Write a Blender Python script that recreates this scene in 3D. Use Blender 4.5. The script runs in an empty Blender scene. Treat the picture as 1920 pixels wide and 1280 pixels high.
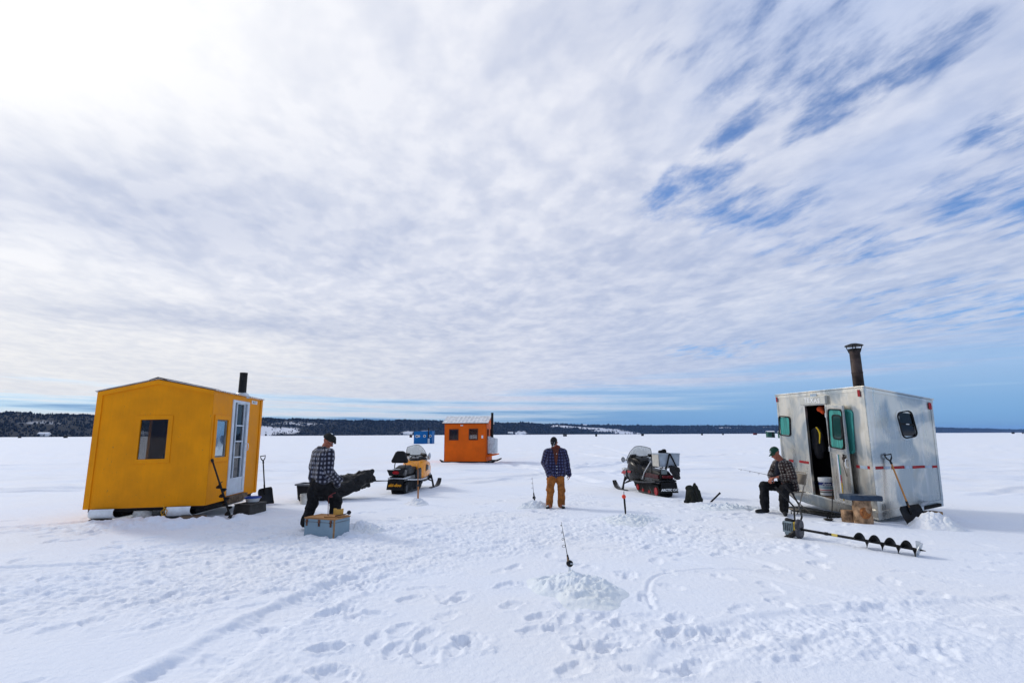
import bpy, bmesh, math, random
import numpy as np
from mathutils import Vector, Matrix
from math import sin, cos, pi, radians as R

scene = bpy.context.scene
COL = scene.collection

# ------------------------------------------------------------------ camera
cam_d = bpy.data.cameras.new('camera')
cam_d.lens = 18.0
cam_d.sensor_width = 36.0
cam_d.clip_start = 0.05
cam_d.clip_end = 60000
cam = bpy.data.objects.new('camera', cam_d)
COL.objects.link(cam)
PITCH = math.atan(174 / 960)
ROLL = R(0.22)
cam.matrix_world = (Matrix.Translation((0, 0, 1.65)) @ Matrix.Rotation(pi / 2 + PITCH, 4, 'X')
                    @ Matrix.Rotation(-ROLL, 4, 'Z'))
scene.camera = cam

# ------------------------------------------------------------------ world / sky / sun
SUN_AZ, SUN_EL = R(-58), R(34)          # azimuth from +Y towards +X
sun_dir = Vector((sin(SUN_AZ) * cos(SUN_EL), cos(SUN_AZ) * cos(SUN_EL), sin(SUN_EL)))


class NT:
    """tiny helper to write node graphs"""
    def __init__(self, tree):
        self.t = tree
        self.n = tree.nodes
        self.l = tree.links

    def node(self, kind, **kw):
        n = self.n.new(kind)
        for k, v in kw.items():
            if k in ('operation', 'noise_dimensions', 'blend_type', 'data_type', 'wave_type', 'bands_direction', 'wave_profile',
                     'feature', 'distance', 'attribute_name', 'musgrave_type', 'normalize', 'interpolation_type', 'clamp', 'sky_type',
                     'sun_disc', 'sun_elevation', 'sun_rotation', 'altitude', 'air_density', 'dust_density', 'ozone_density',
                     'vector_type', 'rotation_type', 'invert', 'voronoi_dimensions', 'attribute_type'):
                setattr(n, k, v)
            else:
                self.set(n, k, v)
        return n

    def set(self, n, key, v):
        s = n.inputs[int(key[1:])] if key[0] == 'i' and key[1:].isdigit() else n.inputs[key.replace('_', ' ')]
        if hasattr(v, 'links') or isinstance(v, bpy.types.NodeSocket):
            self.l.new(v, s)
        else:
            s.default_value = v

    def m(self, op, a, b=0.0, c=0.0, clamp=False):
        n = self.n.new('ShaderNodeMath')
        n.operation = op
        n.use_clamp = clamp
        for i, v in enumerate((a, b, c)):
            if isinstance(v, bpy.types.NodeSocket):
                self.l.new(v, n.inputs[i])
            else:
                n.inputs[i].default_value = v
        return n.outputs[0]

    def mix(self, f, a, b, blend='MIX'):
        n = self.n.new('ShaderNodeMix')
        n.data_type = 'RGBA'
        n.blend_type = blend
        for i, v in ((0, f), (6, a), (7, b)):
            if isinstance(v, bpy.types.NodeSocket):
                self.l.new(v, n.inputs[i])
            else:
                n.inputs[i].default_value = (*v, 1) if isinstance(v, tuple) and len(v) == 3 else v
        return n.outputs[2]

    def sm(self, x, lo, hi, a=0.0, b=1.0):
        n = self.n.new('ShaderNodeMapRange')
        n.interpolation_type = 'SMOOTHSTEP'
        self.l.new(x, n.inputs[0])
        for i, v in enumerate((lo, hi, a, b)):
            if isinstance(v, bpy.types.NodeSocket):
                self.l.new(v, n.inputs[i + 1])
            else:
                n.inputs[i + 1].default_value = v
        return n.outputs[0]

    def noise(self, vec, scale=1.0, detail=2.0, rough=0.5, dist=0.0, dim='3D'):
        n = self.n.new('ShaderNodeTexNoise')
        n.noise_dimensions = dim
        self.l.new(vec, n.inputs['Vector'])
        n.inputs['Scale'].default_value = scale
        n.inputs['Detail'].default_value = detail
        n.inputs['Roughness'].default_value = rough
        n.inputs['Distortion'].default_value = dist
        return n.outputs[0]

    def xyz(self, x, y, z=0.0):
        n = self.n.new('ShaderNodeCombineXYZ')
        for i, v in enumerate((x, y, z)):
            if isinstance(v, bpy.types.NodeSocket):
                self.l.new(v, n.inputs[i])
            else:
                n.inputs[i].default_value = v
        return n.outputs[0]

    def sep(self, v):
        n = self.n.new('ShaderNodeSeparateXYZ')
        self.l.new(v, n.inputs[0])
        return n.outputs


world = bpy.data.worlds.new('World')
scene.world = world
world.use_nodes = True
wt = NT(world.node_tree)
wt.n.clear()
tc = wt.n.new('ShaderNodeTexCoord')
gen = tc.outputs['Generated']
dx, dy, dz = wt.sep(gen)
zc = wt.m('MAXIMUM', dz, 0.0)
inv = wt.m('DIVIDE', 1.0, wt.m('ADD', zc, 0.05))
px, py = wt.m('MULTIPLY', dx, inv), wt.m('MULTIPLY', dy, inv)
# cloud-layer coordinates: t across the streets of cloud, s along them
s_ = wt.m('ADD', wt.m('MULTIPLY', px, -0.259), wt.m('MULTIPLY', py, 0.966))
t_ = wt.m('ADD', wt.m('MULTIPLY', px, 0.966), wt.m('MULTIPLY', py, 0.259))
# cross-ripple wobble so the streets are not ruler straight
wob = wt.noise(wt.xyz(t_, s_, 3.1), 1.3, 2.0)
wob2 = wt.noise(wt.xyz(t_, s_, 9.7), 1.3, 2.0)
tw = wt.m('ADD', t_, wt.m('MULTIPLY', wt.m('SUBTRACT', wob, 0.5), 0.16))
sw = wt.m('ADD', s_, wt.m('MULTIPLY', wt.m('SUBTRACT', wob2, 0.5), 0.16))
n_big = wt.noise(wt.xyz(wt.m('MULTIPLY', tw, 0.9), wt.m('MULTIPLY', sw, 0.55), 0.3), 1.0, 2.0, 0.5)
n_mid = wt.noise(wt.xyz(wt.m('MULTIPLY', tw, 5.0), wt.m('MULTIPLY', sw, 3.4), 5.2), 1.0, 4.0, 0.55)
n_fin = wt.noise(wt.xyz(wt.m('MULTIPLY', tw, 15.0), wt.m('MULTIPLY', sw, 9.5), 1.7), 1.0, 5.0, 0.6)
n_cell = wt.noise(wt.xyz(wt.m('MULTIPLY', tw, 9.5), wt.m('MULTIPLY', sw, 6.8), 6.6), 1.0, 3.0, 0.5)
puff = wt.sm(n_cell, 0.34, 0.66)
dens = wt.m('ADD', wt.m('ADD', wt.m('MULTIPLY', n_big, 0.42), wt.m('MULTIPLY', n_mid, 0.36)), wt.m('ADD', wt.m('MULTIPLY', n_fin, 0.12), wt.m('MULTIPLY', puff, 0.10)))
az_n = wt.m('ARCTAN2', dx, dy)
# how close to the sun
sdn = wt.n.new('ShaderNodeVectorMath')
sdn.operation = 'DOT_PRODUCT'
wt.l.new(gen, sdn.inputs[0])
sdn.inputs[1].default_value = sun_dir
sdot = wt.m('MAXIMUM', sdn.outputs['Value'], 0.0)
glow = wt.m('POWER', sdot, 9.0)
glow2 = wt.m('POWER', sdot, 3.0)
fade = wt.sm(dz, 0.02, 0.30)            # ripples soften where the layer recedes
k0 = wt.m('MULTIPLY', wt.m('SUBTRACT', dens, 0.5), wt.m('ADD', 0.9, wt.m('MULTIPLY', fade, 1.85)))
k = wt.m('ADD', wt.m('ADD', k0, wt.m('MULTIPLY', glow2, 0.55)), 0.40, clamp=True)
# a long darker bank across the left of the layer
d_t, d_s = wt.m('ADD', tw, 0.85), wt.m('SUBTRACT', wt.m('ADD', sw, wt.m('MULTIPLY', tw, -0.1)), 2.30)
bank = wt.m('EXPONENT', wt.m('MULTIPLY', wt.m('ADD', wt.m('MULTIPLY', wt.m('MULTIPLY', d_t, d_t), 1.0), wt.m('MULTIPLY', wt.m('MULTIPLY', d_s, d_s), 2.6)), -1.0))
e_t, e_s = wt.m('ADD', tw, 1.25), wt.m('SUBTRACT', wt.m('ADD', sw, wt.m('MULTIPLY', tw, -0.15)), 4.1)
bank2 = wt.m('EXPONENT', wt.m('MULTIPLY', wt.m('ADD', wt.m('MULTIPLY', wt.m('MULTIPLY', e_t, e_t), 1.0), wt.m('MULTIPLY', wt.m('MULTIPLY', e_s, e_s), 5.0)), -1.0))
bank = wt.m('MAXIMUM', bank, wt.m('MULTIPLY', bank2, 0.8))
k = wt.m('SUBTRACT', k, wt.m('MULTIPLY', bank, 0.50), clamp=True)
glow = wt.m('MULTIPLY', glow, wt.m('SUBTRACT', 1.0, wt.m('MULTIPLY', bank, 0.75)))
cloud = wt.mix(k, (0.40, 0.47, 0.66), (0.80, 0.82, 0.90))
veil = wt.m('MULTIPLY', wt.sm(az_n, 0.05, 0.75), wt.sm(dz, 0.2, 0.5))
cloud = wt.mix(wt.m('MULTIPLY', veil, wt.sm(n_big, 0.60, 0.40, 0.1, 0.55)), cloud, (0.46, 0.57, 0.83))
cloud = wt.mix(wt.m('MULTIPLY', glow, 0.9, clamp=True), cloud, (1.12, 1.11, 1.08), 'MIX')
cool = wt.m('MULTIPLY', wt.sm(az_n, -0.05, 0.75), wt.sm(dz, 0.36, 0.08))
cloud = wt.mix(wt.m('MULTIPLY', cool, 0.62), cloud, wt.mix(k, (0.30, 0.44, 0.70), (0.52, 0.62, 0.80)))
elev_warm = wt.m('MULTIPLY', wt.sm(dz, 0.30, 0.06), wt.sm(sdot, 0.35, 0.85))
cloud = wt.mix(wt.m('MULTIPLY', elev_warm, 0.55), cloud, wt.mix(k, (0.50, 0.55, 0.66), (0.95, 0.92, 0.84)))

sky = wt.node('ShaderNodeTexSky', sky_type='NISHITA', sun_disc=False, sun_elevation=SUN_EL, sun_rotation=SUN_AZ,
              altitude=200.0, air_density=1.0, dust_density=0.4, ozone_density=2.0)
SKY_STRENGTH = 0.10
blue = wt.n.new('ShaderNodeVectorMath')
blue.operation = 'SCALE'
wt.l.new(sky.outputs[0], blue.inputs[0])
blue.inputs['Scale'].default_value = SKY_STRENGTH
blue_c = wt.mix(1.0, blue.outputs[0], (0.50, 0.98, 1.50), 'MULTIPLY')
# clear rifts in the layer, each where it hangs in the cloud plane
gap = None
for (gt, gs, rt, rs, w) in ((1.13, .91, .10, .16, .95), (1.22, 1.00, .10, .17, 1.2), (1.02, 1.22, .06, .15, 1.4), (1.10, 1.52, .12, .26, 1.0),
                            (1.48, 1.64, .26, .20, 1.0), (1.80, 1.78, .3, .2, .7), (1.86, .98, .18, .12, .9), (2.36, 1.28, .40, .22, 1.1),
                            (2.10, 1.78, .3, .25, .8), (3.0, 4.0, .45, .5, .6), (0.95, 0.9, .3, .25, .62), (1.27, 0.85, .09, .14, 1.15),
                            (4.4, 4.3, .5, 1.0, .55), (3.8, 2.3, 1.2, .7, .6), (.62, .92, .12, .14, .7)):
    a = wt.m('DIVIDE', wt.m('SUBTRACT', t_, gt), rt)
    b = wt.m('DIVIDE', wt.m('SUBTRACT', s_, gs), rs)
    g = wt.m('MULTIPLY', wt.m('EXPONENT', wt.m('MULTIPLY', wt.m('ADD', wt.m('MULTIPLY', a, a), wt.m('MULTIPLY', b, b)), -0.7)), w)
    gap = g if gap is None else wt.m('MAXIMUM', gap, g)
gfine = wt.m('ADD', wt.m('MULTIPLY', n_mid, 0.55), wt.m('MULTIPLY', n_fin, 0.75))
n_rag = wt.noise(wt.xyz(wt.m('MULTIPLY', tw, 9.0), wt.m('MULTIPLY', sw, 4.2), 4.4), 1.0, 6.0, 0.62, 0.0)
open_ = wt.sm(wt.m('ADD', wt.m('MULTIPLY', gap, 0.62), wt.m('MULTIPLY', wt.m('SUBTRACT', n_rag, 0.5), 1.9)), 0.15, 0.90, 0.0, 0.88)
open_ = wt.m('MULTIPLY', open_, wt.sm(gap, 0.10, 0.45))
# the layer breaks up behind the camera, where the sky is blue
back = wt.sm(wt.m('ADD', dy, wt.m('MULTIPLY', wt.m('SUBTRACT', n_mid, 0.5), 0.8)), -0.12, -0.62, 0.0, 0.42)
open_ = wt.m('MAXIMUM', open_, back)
# clear band under the far edge of the layer: higher on the sunless side
streak = wt.noise(wt.xyz(wt.m('MULTIPLY', az_n, 2.2), wt.m('MULTIPLY', wt.m('ADD', dz, wt.m('MULTIPLY', az_n, 0.012)), 55.0), 2.0), 1.0, 4.0, 0.55)
streak2 = wt.noise(wt.xyz(wt.m('MULTIPLY', az_n, 7.0), wt.m('MULTIPLY', dz, 130.0), 8.0), 1.0, 3.0, 0.55)
edge = wt.m('ADD', 0.070, wt.m('MULTIPLY', wt.sm(az_n, -0.1, 0.75), 0.085))
band = wt.m('DIVIDE', wt.m('SUBTRACT', edge, dz), 0.07)
band = wt.m('ADD', band, wt.m('ADD', wt.m('MULTIPLY', wt.m('SUBTRACT', streak, 0.5), 3.4), wt.m('MULTIPLY', wt.m('SUBTRACT', streak2, 0.5), 0.9)))
band_o = wt.sm(band, -0.10, 1.10)
hz_col = wt.mix(wt.sm(dz, 0.02, 0.12), wt.mix(wt.sm(az_n, -0.2, 0.5), (0.115, 0.28, 0.54), (0.19, 0.41, 0.70)), (0.33, 0.51, 0.77))
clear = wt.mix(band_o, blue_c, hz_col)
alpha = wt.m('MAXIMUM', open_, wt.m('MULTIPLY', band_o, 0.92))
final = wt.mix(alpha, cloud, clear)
bg = wt.n.new('ShaderNodeBackground')
wt.l.new(final, bg.inputs[0])
bg.inputs[1].default_value = 1.0
wo = wt.n.new('ShaderNodeOutputWorld')
wt.l.new(bg.outputs[0], wo.inputs[0])

sun_l = bpy.data.lights.new('sun', 'SUN')
sun_l.energy = 1.35
sun_l.angle = R(9.0)
sun_l.color = (1.0, 0.95, 0.87)
sun_o = bpy.data.objects.new('sun', sun_l)
COL.objects.link(sun_o)
sun_o.rotation_euler = sun_dir.to_track_quat('Z', 'Y').to_euler()

vs = scene.view_settings
vs.view_transform = 'Standard'
vs.look = 'None'
vs.exposure = 0.08
vs.gamma = 1.0
vs.use_curve_mapping = False

# ------------------------------------------------------------------ materials
def new_mat(name):
    m = bpy.data.materials.new(name)
    m.use_nodes = True
    nt = NT(m.node_tree)
    b = nt.n['Principled BSDF']
    return m, nt, b


def setb(b, **kw):
    names = {'col': 'Base Color', 'rough': 'Roughness', 'metal': 'Metallic', 'spec': 'Specular IOR Level', 'alpha': 'Alpha',
             'trans': 'Transmission Weight', 'sheen': 'Sheen Weight', 'coat': 'Coat Weight', 'ior': 'IOR'}
    for k, v in kw.items():
        i = b.inputs[names[k]]
        i.default_value = (*v, 1) if k == 'col' else v


MATS = {}


def mat(name, col, rough=0.5, metal=0.0, spec=0.28, var=0.12, vscale=6.0, bump=0.0, bscale=60.0, coat=0.0, stretch=None):
    """plain material with a little worn variation of its colour and gloss"""
    if name in MATS:
        return MATS[name]
    m, nt, b = new_mat(name)
    setb(b, rough=rough, metal=metal, spec=spec, coat=coat)
    t = nt.n.new('ShaderNodeTexCoord').outputs['Object']
    if stretch:
        mp = nt.n.new('ShaderNodeMapping')
        nt.l.new(t, mp.inputs[0])
        mp.inputs['Scale'].default_value = stretch
        t = mp.outputs[0]
    n1 = nt.noise(t, vscale, 5.0, 0.6)
    lo = tuple(max(0.0, c * (1 - var * 2)) for c in col)
    hi = tuple(min(1.0, c * (1 + var * 2)) for c in col)
    nt.l.new(nt.mix(nt.sm(n1, 0.3, 0.7), lo, hi), b.inputs['Base Color'])
    nt.l.new(nt.sm(nt.noise(t, vscale * 2.3, 3.0), 0.3, 0.7, max(0.02, rough - 0.08), min(1, rough + 0.1)), b.inputs['Roughness'])
    if bump > 0:
        bn = nt.n.new('ShaderNodeBump')
        bn.inputs['Strength'].default_value = bump
        bn.inputs['Distance'].default_value = 0.01
        nt.l.new(nt.noise(t, bscale, 4.0, 0.6), bn.inputs['Height'])
        nt.l.new(bn.outputs[0], b.inputs['Normal'])
    MATS[name] = m
    return m


def painted_wood(name, col, dirt=(0.25, 0.16, 0.05)):
    m, nt, b = new_mat(name)
    setb(b, rough=0.6, spec=0.12)
    t = nt.n.new('ShaderNodeTexCoord').outputs['Object']
    x, y, z = nt.sep(t)
    n1 = nt.noise(t, 1.6, 5.0, 0.6)
    grain = nt.noise(nt.xyz(nt.m('MULTIPLY', x, 22.0), nt.m('MULTIPLY', y, 22.0), nt.m('MULTIPLY', z, 1.6)), 1.0, 4.0, 0.6)
    spots = nt.noise(t, 26.0, 2.0, 0.5)
    c = nt.mix(nt.sm(n1, 0.3, 0.7), tuple(v * 0.88 for v in col), tuple(min(1, v * 1.08) for v in col))
    c = nt.mix(nt.m('MULTIPLY', nt.sm(grain, 0.35, 0.7), 0.14), c, tuple(v * 0.7 for v in col))
    c = nt.mix(nt.m('MULTIPLY', nt.sm(spots, 0.70, 0.76), 0.6), c, dirt)
    nt.l.new(c, b.inputs['Base Color'])
    bn = nt.n.new('ShaderNodeBump')
    bn.inputs['Strength'].default_value = 0.25
    bn.inputs['Distance'].default_value = 0.004
    nt.l.new(grain, bn.inputs['Height'])
    nt.l.new(bn.outputs[0], b.inputs['Normal'])
    nt.l.new(nt.sm(n1, 0.3, 0.7, 0.45, 0.65), b.inputs['Roughness'])
    return m


def wood_mat(name, col, dark, axis=0, scale=14.0):
    m, nt, b = new_mat(name)
    setb(b, rough=0.65, spec=0.25)
    t = nt.n.new('ShaderNodeTexCoord').outputs['Object']
    x, y, z = nt.sep(t)
    f = [scale, scale, scale]
    f[axis] = scale * 0.12
    g = nt.noise(nt.xyz(nt.m('MULTIPLY', x, f[0]), nt.m('MULTIPLY', y, f[1]), nt.m('MULTIPLY', z, f[2])), 1.0, 5.0, 0.62, 0.6)
    nt.l.new(nt.mix(nt.sm(g, 0.32, 0.68), dark, col), b.inputs['Base Color'])
    bn = nt.n.new('ShaderNodeBump')
    bn.inputs['Strength'].default_value = 0.3
    bn.inputs['Distance'].default_value = 0.004
    nt.l.new(g, bn.inputs['Height'])
    nt.l.new(bn.outputs[0], b.inputs['Normal'])
    return m


def glass_mat(name, col, rough=0.03, alpha=None):
    m, nt, b = new_mat(name)
    t = nt.n.new('ShaderNodeTexCoord').outputs['Object']
    nn = nt.noise(t, 3.0, 3.0)
    setb(b, rough=rough, spec=0.5, ior=1.5)
    nt.l.new(nt.mix(nt.sm(nn, 0.3, 0.7), tuple(c * 0.85 for c in col), col), b.inputs['Base Color'])
    if alpha is not None:
        b.inputs['Alpha'].default_value = alpha
    return m


def alu_mat(name, tone=1.0):
    """weathered sheet aluminium: brushed, blotched with bluish oxide and pale run marks"""
    m, nt, b = new_mat(name)
    t = nt.n.new('ShaderNodeTexCoord').outputs['Object']
    x, y, z = nt.sep(t)
    blot = nt.noise(t, 1.15, 4.0, 0.55, 0.8)
    runs = nt.noise(nt.xyz(nt.m('MULTIPLY', x, 9.0), nt.m('MULTIPLY', y, 9.0), nt.m('MULTIPLY', z, 0.55)), 1.0, 4.0, 0.6)
    fine = nt.noise(t, 34.0, 4.0, 0.65)
    c = nt.mix(nt.sm(blot, 0.40, 0.58), (0.62 * tone, 0.585 * tone, 0.51 * tone), (0.31 * tone, 0.35 * tone, 0.37 * tone))
    c = nt.mix(nt.m('MULTIPLY', nt.sm(runs, 0.52, 0.72), 0.35), c, (0.72 * tone, 0.72 * tone, 0.72 * tone))
    c = nt.mix(nt.m('MULTIPLY', nt.sm(fine, 0.60, 0.75), 0.35), c, (0.30, 0.28, 0.24))
    c = nt.mix(nt.m('MULTIPLY', nt.sm(nt.noise(t, 2.2, 3.0), 0.56, 0.70), 0.30), c, (0.42, 0.37, 0.27))
    nt.l.new(c, b.inputs['Base Color'])
    nt.l.new(nt.sm(blot, 0.40, 0.62, 0.86, 0.97), b.inputs['Metallic'])
    nt.l.new(nt.sm(runs, 0.3, 0.7, 0.24, 0.46), b.inputs['Roughness'])
    bn = nt.n.new('ShaderNodeBump')
    bn.inputs['Strength'].default_value = 0.22
    bn.inputs['Distance'].default_value = 0.02
    nt.l.new(nt.m('ADD', nt.noise(t, 1.7, 2.0), nt.m('MULTIPLY', fine, 0.08)), bn.inputs['Height'])
    nt.l.new(bn.outputs[0], b.inputs['Normal'])
    return m


def plaid_mat(name, ground_c, dark, light, accent, pu=0.075):
    """woven check following the cloth: attribute pl = (around the limb, along the limb)"""
    m, nt, b = new_mat(name)
    setb(b, rough=0.9, spec=0.15, sheen=0.3)
    at = nt.node('ShaderNodeAttribute', attribute_name='pl')
    u, v, w = nt.sep(at.outputs['Vector'])

    def bandn(s, off, width):
        f = nt.m('FRACT', nt.m('ADD', nt.m('DIVIDE', s, pu), off))
        d = nt.m('ABSOLUTE', nt.m('SUBTRACT', f, 0.5))
        return nt.sm(d, width, width - 0.10)
    bu, bv = bandn(u, 0.0, 0.28), bandn(v, 0.0, 0.28)
    c = nt.mix(nt.m('MULTIPLY', nt.m('MAXIMUM', bu, bv), 0.55), dark, ground_c)
    c = nt.mix(nt.m('MULTIPLY', bu, bv), c, light)
    line = nt.m('MAXIMUM', bandn(u, 0.5, 0.10), bandn(v, 0.5, 0.10))
    c = nt.mix(nt.m('MULTIPLY', line, 0.7), c, accent)
    t = nt.n.new('ShaderNodeTexCoord').outputs['Object']
    c = nt.mix(nt.m('MULTIPLY', nt.noise(t, 40.0, 3.0), 0.3), c, dark)
    nt.l.new(c, b.inputs['Base Color'])
    bn = nt.n.new('ShaderNodeBump')
    bn.inputs['Strength'].default_value = 0.5
    bn.inputs['Distance'].default_value = 0.012
    nt.l.new(nt.noise(t, 16.0, 3.0, 0.6), bn.inputs['Height'])
    nt.l.new(bn.outputs[0], b.inputs['Normal'])
    return m


def snow_mat(name, base=(0.785, 0.825, 0.89), tint=(0.81, 0.825, 0.85), slush=0.0):
    m, nt, b = new_mat(name)
    setb(b, rough=0.75, spec=0.15)
    t = nt.n.new('ShaderNodeTexCoord').outputs['Object']
    n1 = nt.noise(t, 0.35, 4.0, 0.55)
    c = nt.mix(nt.sm(n1, 0.35, 0.7), base, tint)
    if slush > 0:
        c = nt.mix(nt.m('MULTIPLY', nt.sm(nt.noise(t, 5.0, 4.0, 0.6), 0.4, 0.65), slush), c, (0.62, 0.72, 0.70))
    nt.l.new(c, b.inputs['Base Color'])
    grain = nt.noise(t, 75.0, 3.0, 0.65)
    clod = nt.noise(t, 17.0, 4.0, 0.6)
    bn = nt.n.new('ShaderNodeBump')
    bn.inputs['Strength'].default_value = 0.55
    bn.inputs['Distance'].default_value = 0.03
    nt.l.new(nt.m('ADD', nt.m('MULTIPLY', clod, 0.8), nt.m('MULTIPLY', grain, 0.32)), bn.inputs['Height'])
    nt.l.new(bn.outputs[0], b.inputs['Normal'])
    return m


# ------------------------------------------------------------------ mesh helpers
def frame_to(p0, p1):
    d = Vector(p1) - Vector(p0)
    return d.to_track_quat('Z', 'Y').to_matrix()


class G:
    """collects shapes and links them as ONE mesh object"""
    def __init__(self, M=None):
        self.v, self.f = [], []
        self.M = M

    def add(self, vs_, fs, M=None):
        n = len(self.v)
        for p in vs_:
            p = Vector(p)
            self.v.append(M @ p if M is not None else p)
        self.f += [tuple(i + n for i in f) for f in fs]
        return self

    def hexa(self, p):
        """8 corners: bottom loop 0-3, top loop 4-7"""
        return self.add(p, [(3, 2, 1, 0), (4, 5, 6, 7), (0, 1, 5, 4), (1, 2, 6, 5), (2, 3, 7, 6), (3, 0, 4, 7)])

    def box(self, c, s, rot=None, M=None):
        hx, hy, hz = s[0] / 2, s[1] / 2, s[2] / 2
        pts = [Vector(q) for q in ((-hx, -hy, -hz), (hx, -hy, -hz), (hx, hy, -hz), (-hx, hy, -hz), (-hx, -hy, hz), (hx, -hy, hz), (hx, hy, hz), (-hx, hy, hz))]
        if rot is not None:
            rm = rot if isinstance(rot, Matrix) else (Matrix.Rotation(rot[2], 3, 'Z') @ Matrix.Rotation(rot[1], 3, 'Y') @ Matrix.Rotation(rot[0], 3, 'X'))
            pts = [rm @ q for q in pts]
        pts = [q + Vector(c) for q in pts]
        if M is not None:
            pts = [M @ q for q in pts]
        return self.hexa(pts)

    def loft(self, rings, cap0=True, cap1=True, closed=True):
        n = len(rings[0])
        vs_ = [p for r in rings for p in r]
        fs = []
        for i in range(len(rings) - 1):
            for j in range(n if closed else n - 1):
                k = (j + 1) % n
                fs.append((i * n + j, i * n + k, (i + 1) * n + k, (i + 1) * n + j))
        if cap0:
            fs.append(tuple(reversed(range(n))))
        if cap1:
            fs.append(tuple(range((len(rings) - 1) * n, len(rings) * n)))
        return self.add(vs_, fs)

    def pipe(self, pts, r, n=10, cap=True):
        pts = [Vector(p) for p in pts]
        rs = r if isinstance(r, (list, tuple)) else [r] * len(pts)
        rings = []
        up = None
        for i, p in enumerate(pts):
            a = pts[max(i - 1, 0)]
            b = pts[min(i + 1, len(pts) - 1)]
            d = (b - a).normalized()
            if up is None:
                up = Vector((0, 0, 1)) if abs(d.z) < 0.9 else Vector((1, 0, 0))
            x = up.cross(d).normalized()
            y = d.cross(x).normalized()
            up = y
            rings.append([p + (x * cos(2 * pi * k / n) + y * sin(2 * pi * k / n)) * rs[i] for k in range(n)])
        return self.loft(rings, cap, cap)

    def lathe(self, prof, n=16, M=None, cap0=True, cap1=True):
        rings = [[Vector((r * cos(2 * pi * k / n), r * sin(2 * pi * k / n), z)) for k in range(n)] for r, z in prof]
        if M is not None:
            rings = [[M @ q for q in r] for r in rings]
        return self.loft(rings, cap0, cap1)

    def prism(self, poly, t, M):
        """poly in local xy, extruded by t along local z, centred"""
        n = len(poly)
        a = [M @ Vector((x, y, -t / 2)) for x, y in poly]
        b = [M @ Vector((x, y, t / 2)) for x, y in poly]
        return self.loft([a, b])

    def ell(self, c, r, M=None, n=14, m=9):
        rr = (r, r, r) if isinstance(r, (int, float)) else r
        rings = []
        for i in range(1, m):
            a = pi * i / m
            ring = [Vector((rr[0] * sin(a) * cos(2 * pi * k / n), rr[1] * sin(a) * sin(2 * pi * k / n), -rr[2] * cos(a))) for k in range(n)]
            if M is not None:
                ring = [M @ q for q in ring]
            rings.append([q + Vector(c) for q in ring])
        return self.loft(rings)

    def cap(self, p0, r0, p1, r1, n=14):
        """tapered limb piece with round ends"""
        p0, p1 = Vector(p0), Vector(p1)
        L = (p1 - p0).length
        M = Matrix.Translation(p0) @ frame_to(p0, p1).to_4x4()
        prof = [(r0 * sin(a), -r0 * cos(a)) for a in (0.25, 0.6, 1.0, pi / 2)] + [(r1 * sin(a), L + r1 * cos(a)) for a in (pi / 2, 1.0, 0.6, 0.25)]
        return self.lathe(prof, n, M)

    def mesh(self, name):
        me = bpy.data.meshes.new(name)
        vv = [self.M @ q for q in self.v] if self.M is not None else self.v
        me.from_pydata([tuple(q) for q in vv], [], self.f)
        bm = bmesh.new()
        bm.from_mesh(me)
        bmesh.ops.recalc_face_normals(bm, faces=bm.faces)
        bm.to_mesh(me)
        bm.free()
        return me

    def build(self, name, m, parent=None, smooth=35, bevel=0.0, seg=2):
        me = self.mesh(name)
        me.materials.append(m)
        o = bpy.data.objects.new(name, me)
        COL.objects.link(o)
        o.parent = parent
        if smooth:
            me.polygons.foreach_set('use_smooth', [True] * len(me.polygons))
            me.set_sharp_from_angle(angle=R(smooth))
        if bevel > 0:
            bv = o.modifiers.new('bevel', 'BEVEL')
            bv.width = bevel
            bv.segments = seg
            bv.limit_method = 'ANGLE'
            bv.angle_limit = R(40)
        return o

    def fuse(self, name, m, parent=None, voxel=0.012, smooth=6, wrinkle=0.0, wscale=9.0, seed=0):
        """melt the collected shapes into one continuous surface"""
        me = self.mesh(name + '_raw')
        o = bpy.data.objects.new(name + '_raw', me)
        COL.objects.link(o)
        rm = o.modifiers.new('r', 'REMESH')
        rm.mode = 'VOXEL'
        rm.voxel_size = voxel
        if smooth:
            s_m = o.modifiers.new('s', 'SMOOTH')
            s_m.factor = 0.5
            s_m.iterations = smooth
        dg = bpy.context.evaluated_depsgraph_get()
        res = bpy.data.meshes.new_from_object(o.evaluated_get(dg))
        bpy.data.objects.remove(o)
        bpy.data.meshes.remove(me)
        res.name = name
        if wrinkle > 0:
            co = np.empty(len(res.vertices) * 3)
            no = np.empty(len(res.vertices) * 3)
            res.vertices.foreach_get('co', co)
            res.vertices.foreach_get('normal', no)
            co, no = co.reshape(-1, 3), no.reshape(-1, 3)
            d = fbm3(co * wscale, seed, 3)
            co += no * (d * wrinkle)[:, None]
            res.vertices.foreach_set('co', co.ravel())
        res.materials.clear()
        res.materials.append(m)
        res.polygons.foreach_set('use_smooth', [True] * len(res.polygons))
        res.update()
        ob = bpy.data.objects.new(name, res)
        COL.objects.link(ob)
        ob.parent = parent
        return ob


def thing(name, label, cat, loc=(0, 0, 0), rot=(0, 0, 0), group=None):
    o = bpy.data.objects.new(name, None)
    o.empty_display_size = 0.2
    COL.objects.link(o)
    o.location = loc
    o.rotation_euler = rot
    o['label'] = label
    o['category'] = cat
    if group:
        o['group'] = group
    return o


def tag(o, label, cat, group=None):
    o['label'] = label
    o['category'] = cat
    if group:
        o['group'] = group
    return o


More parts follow.
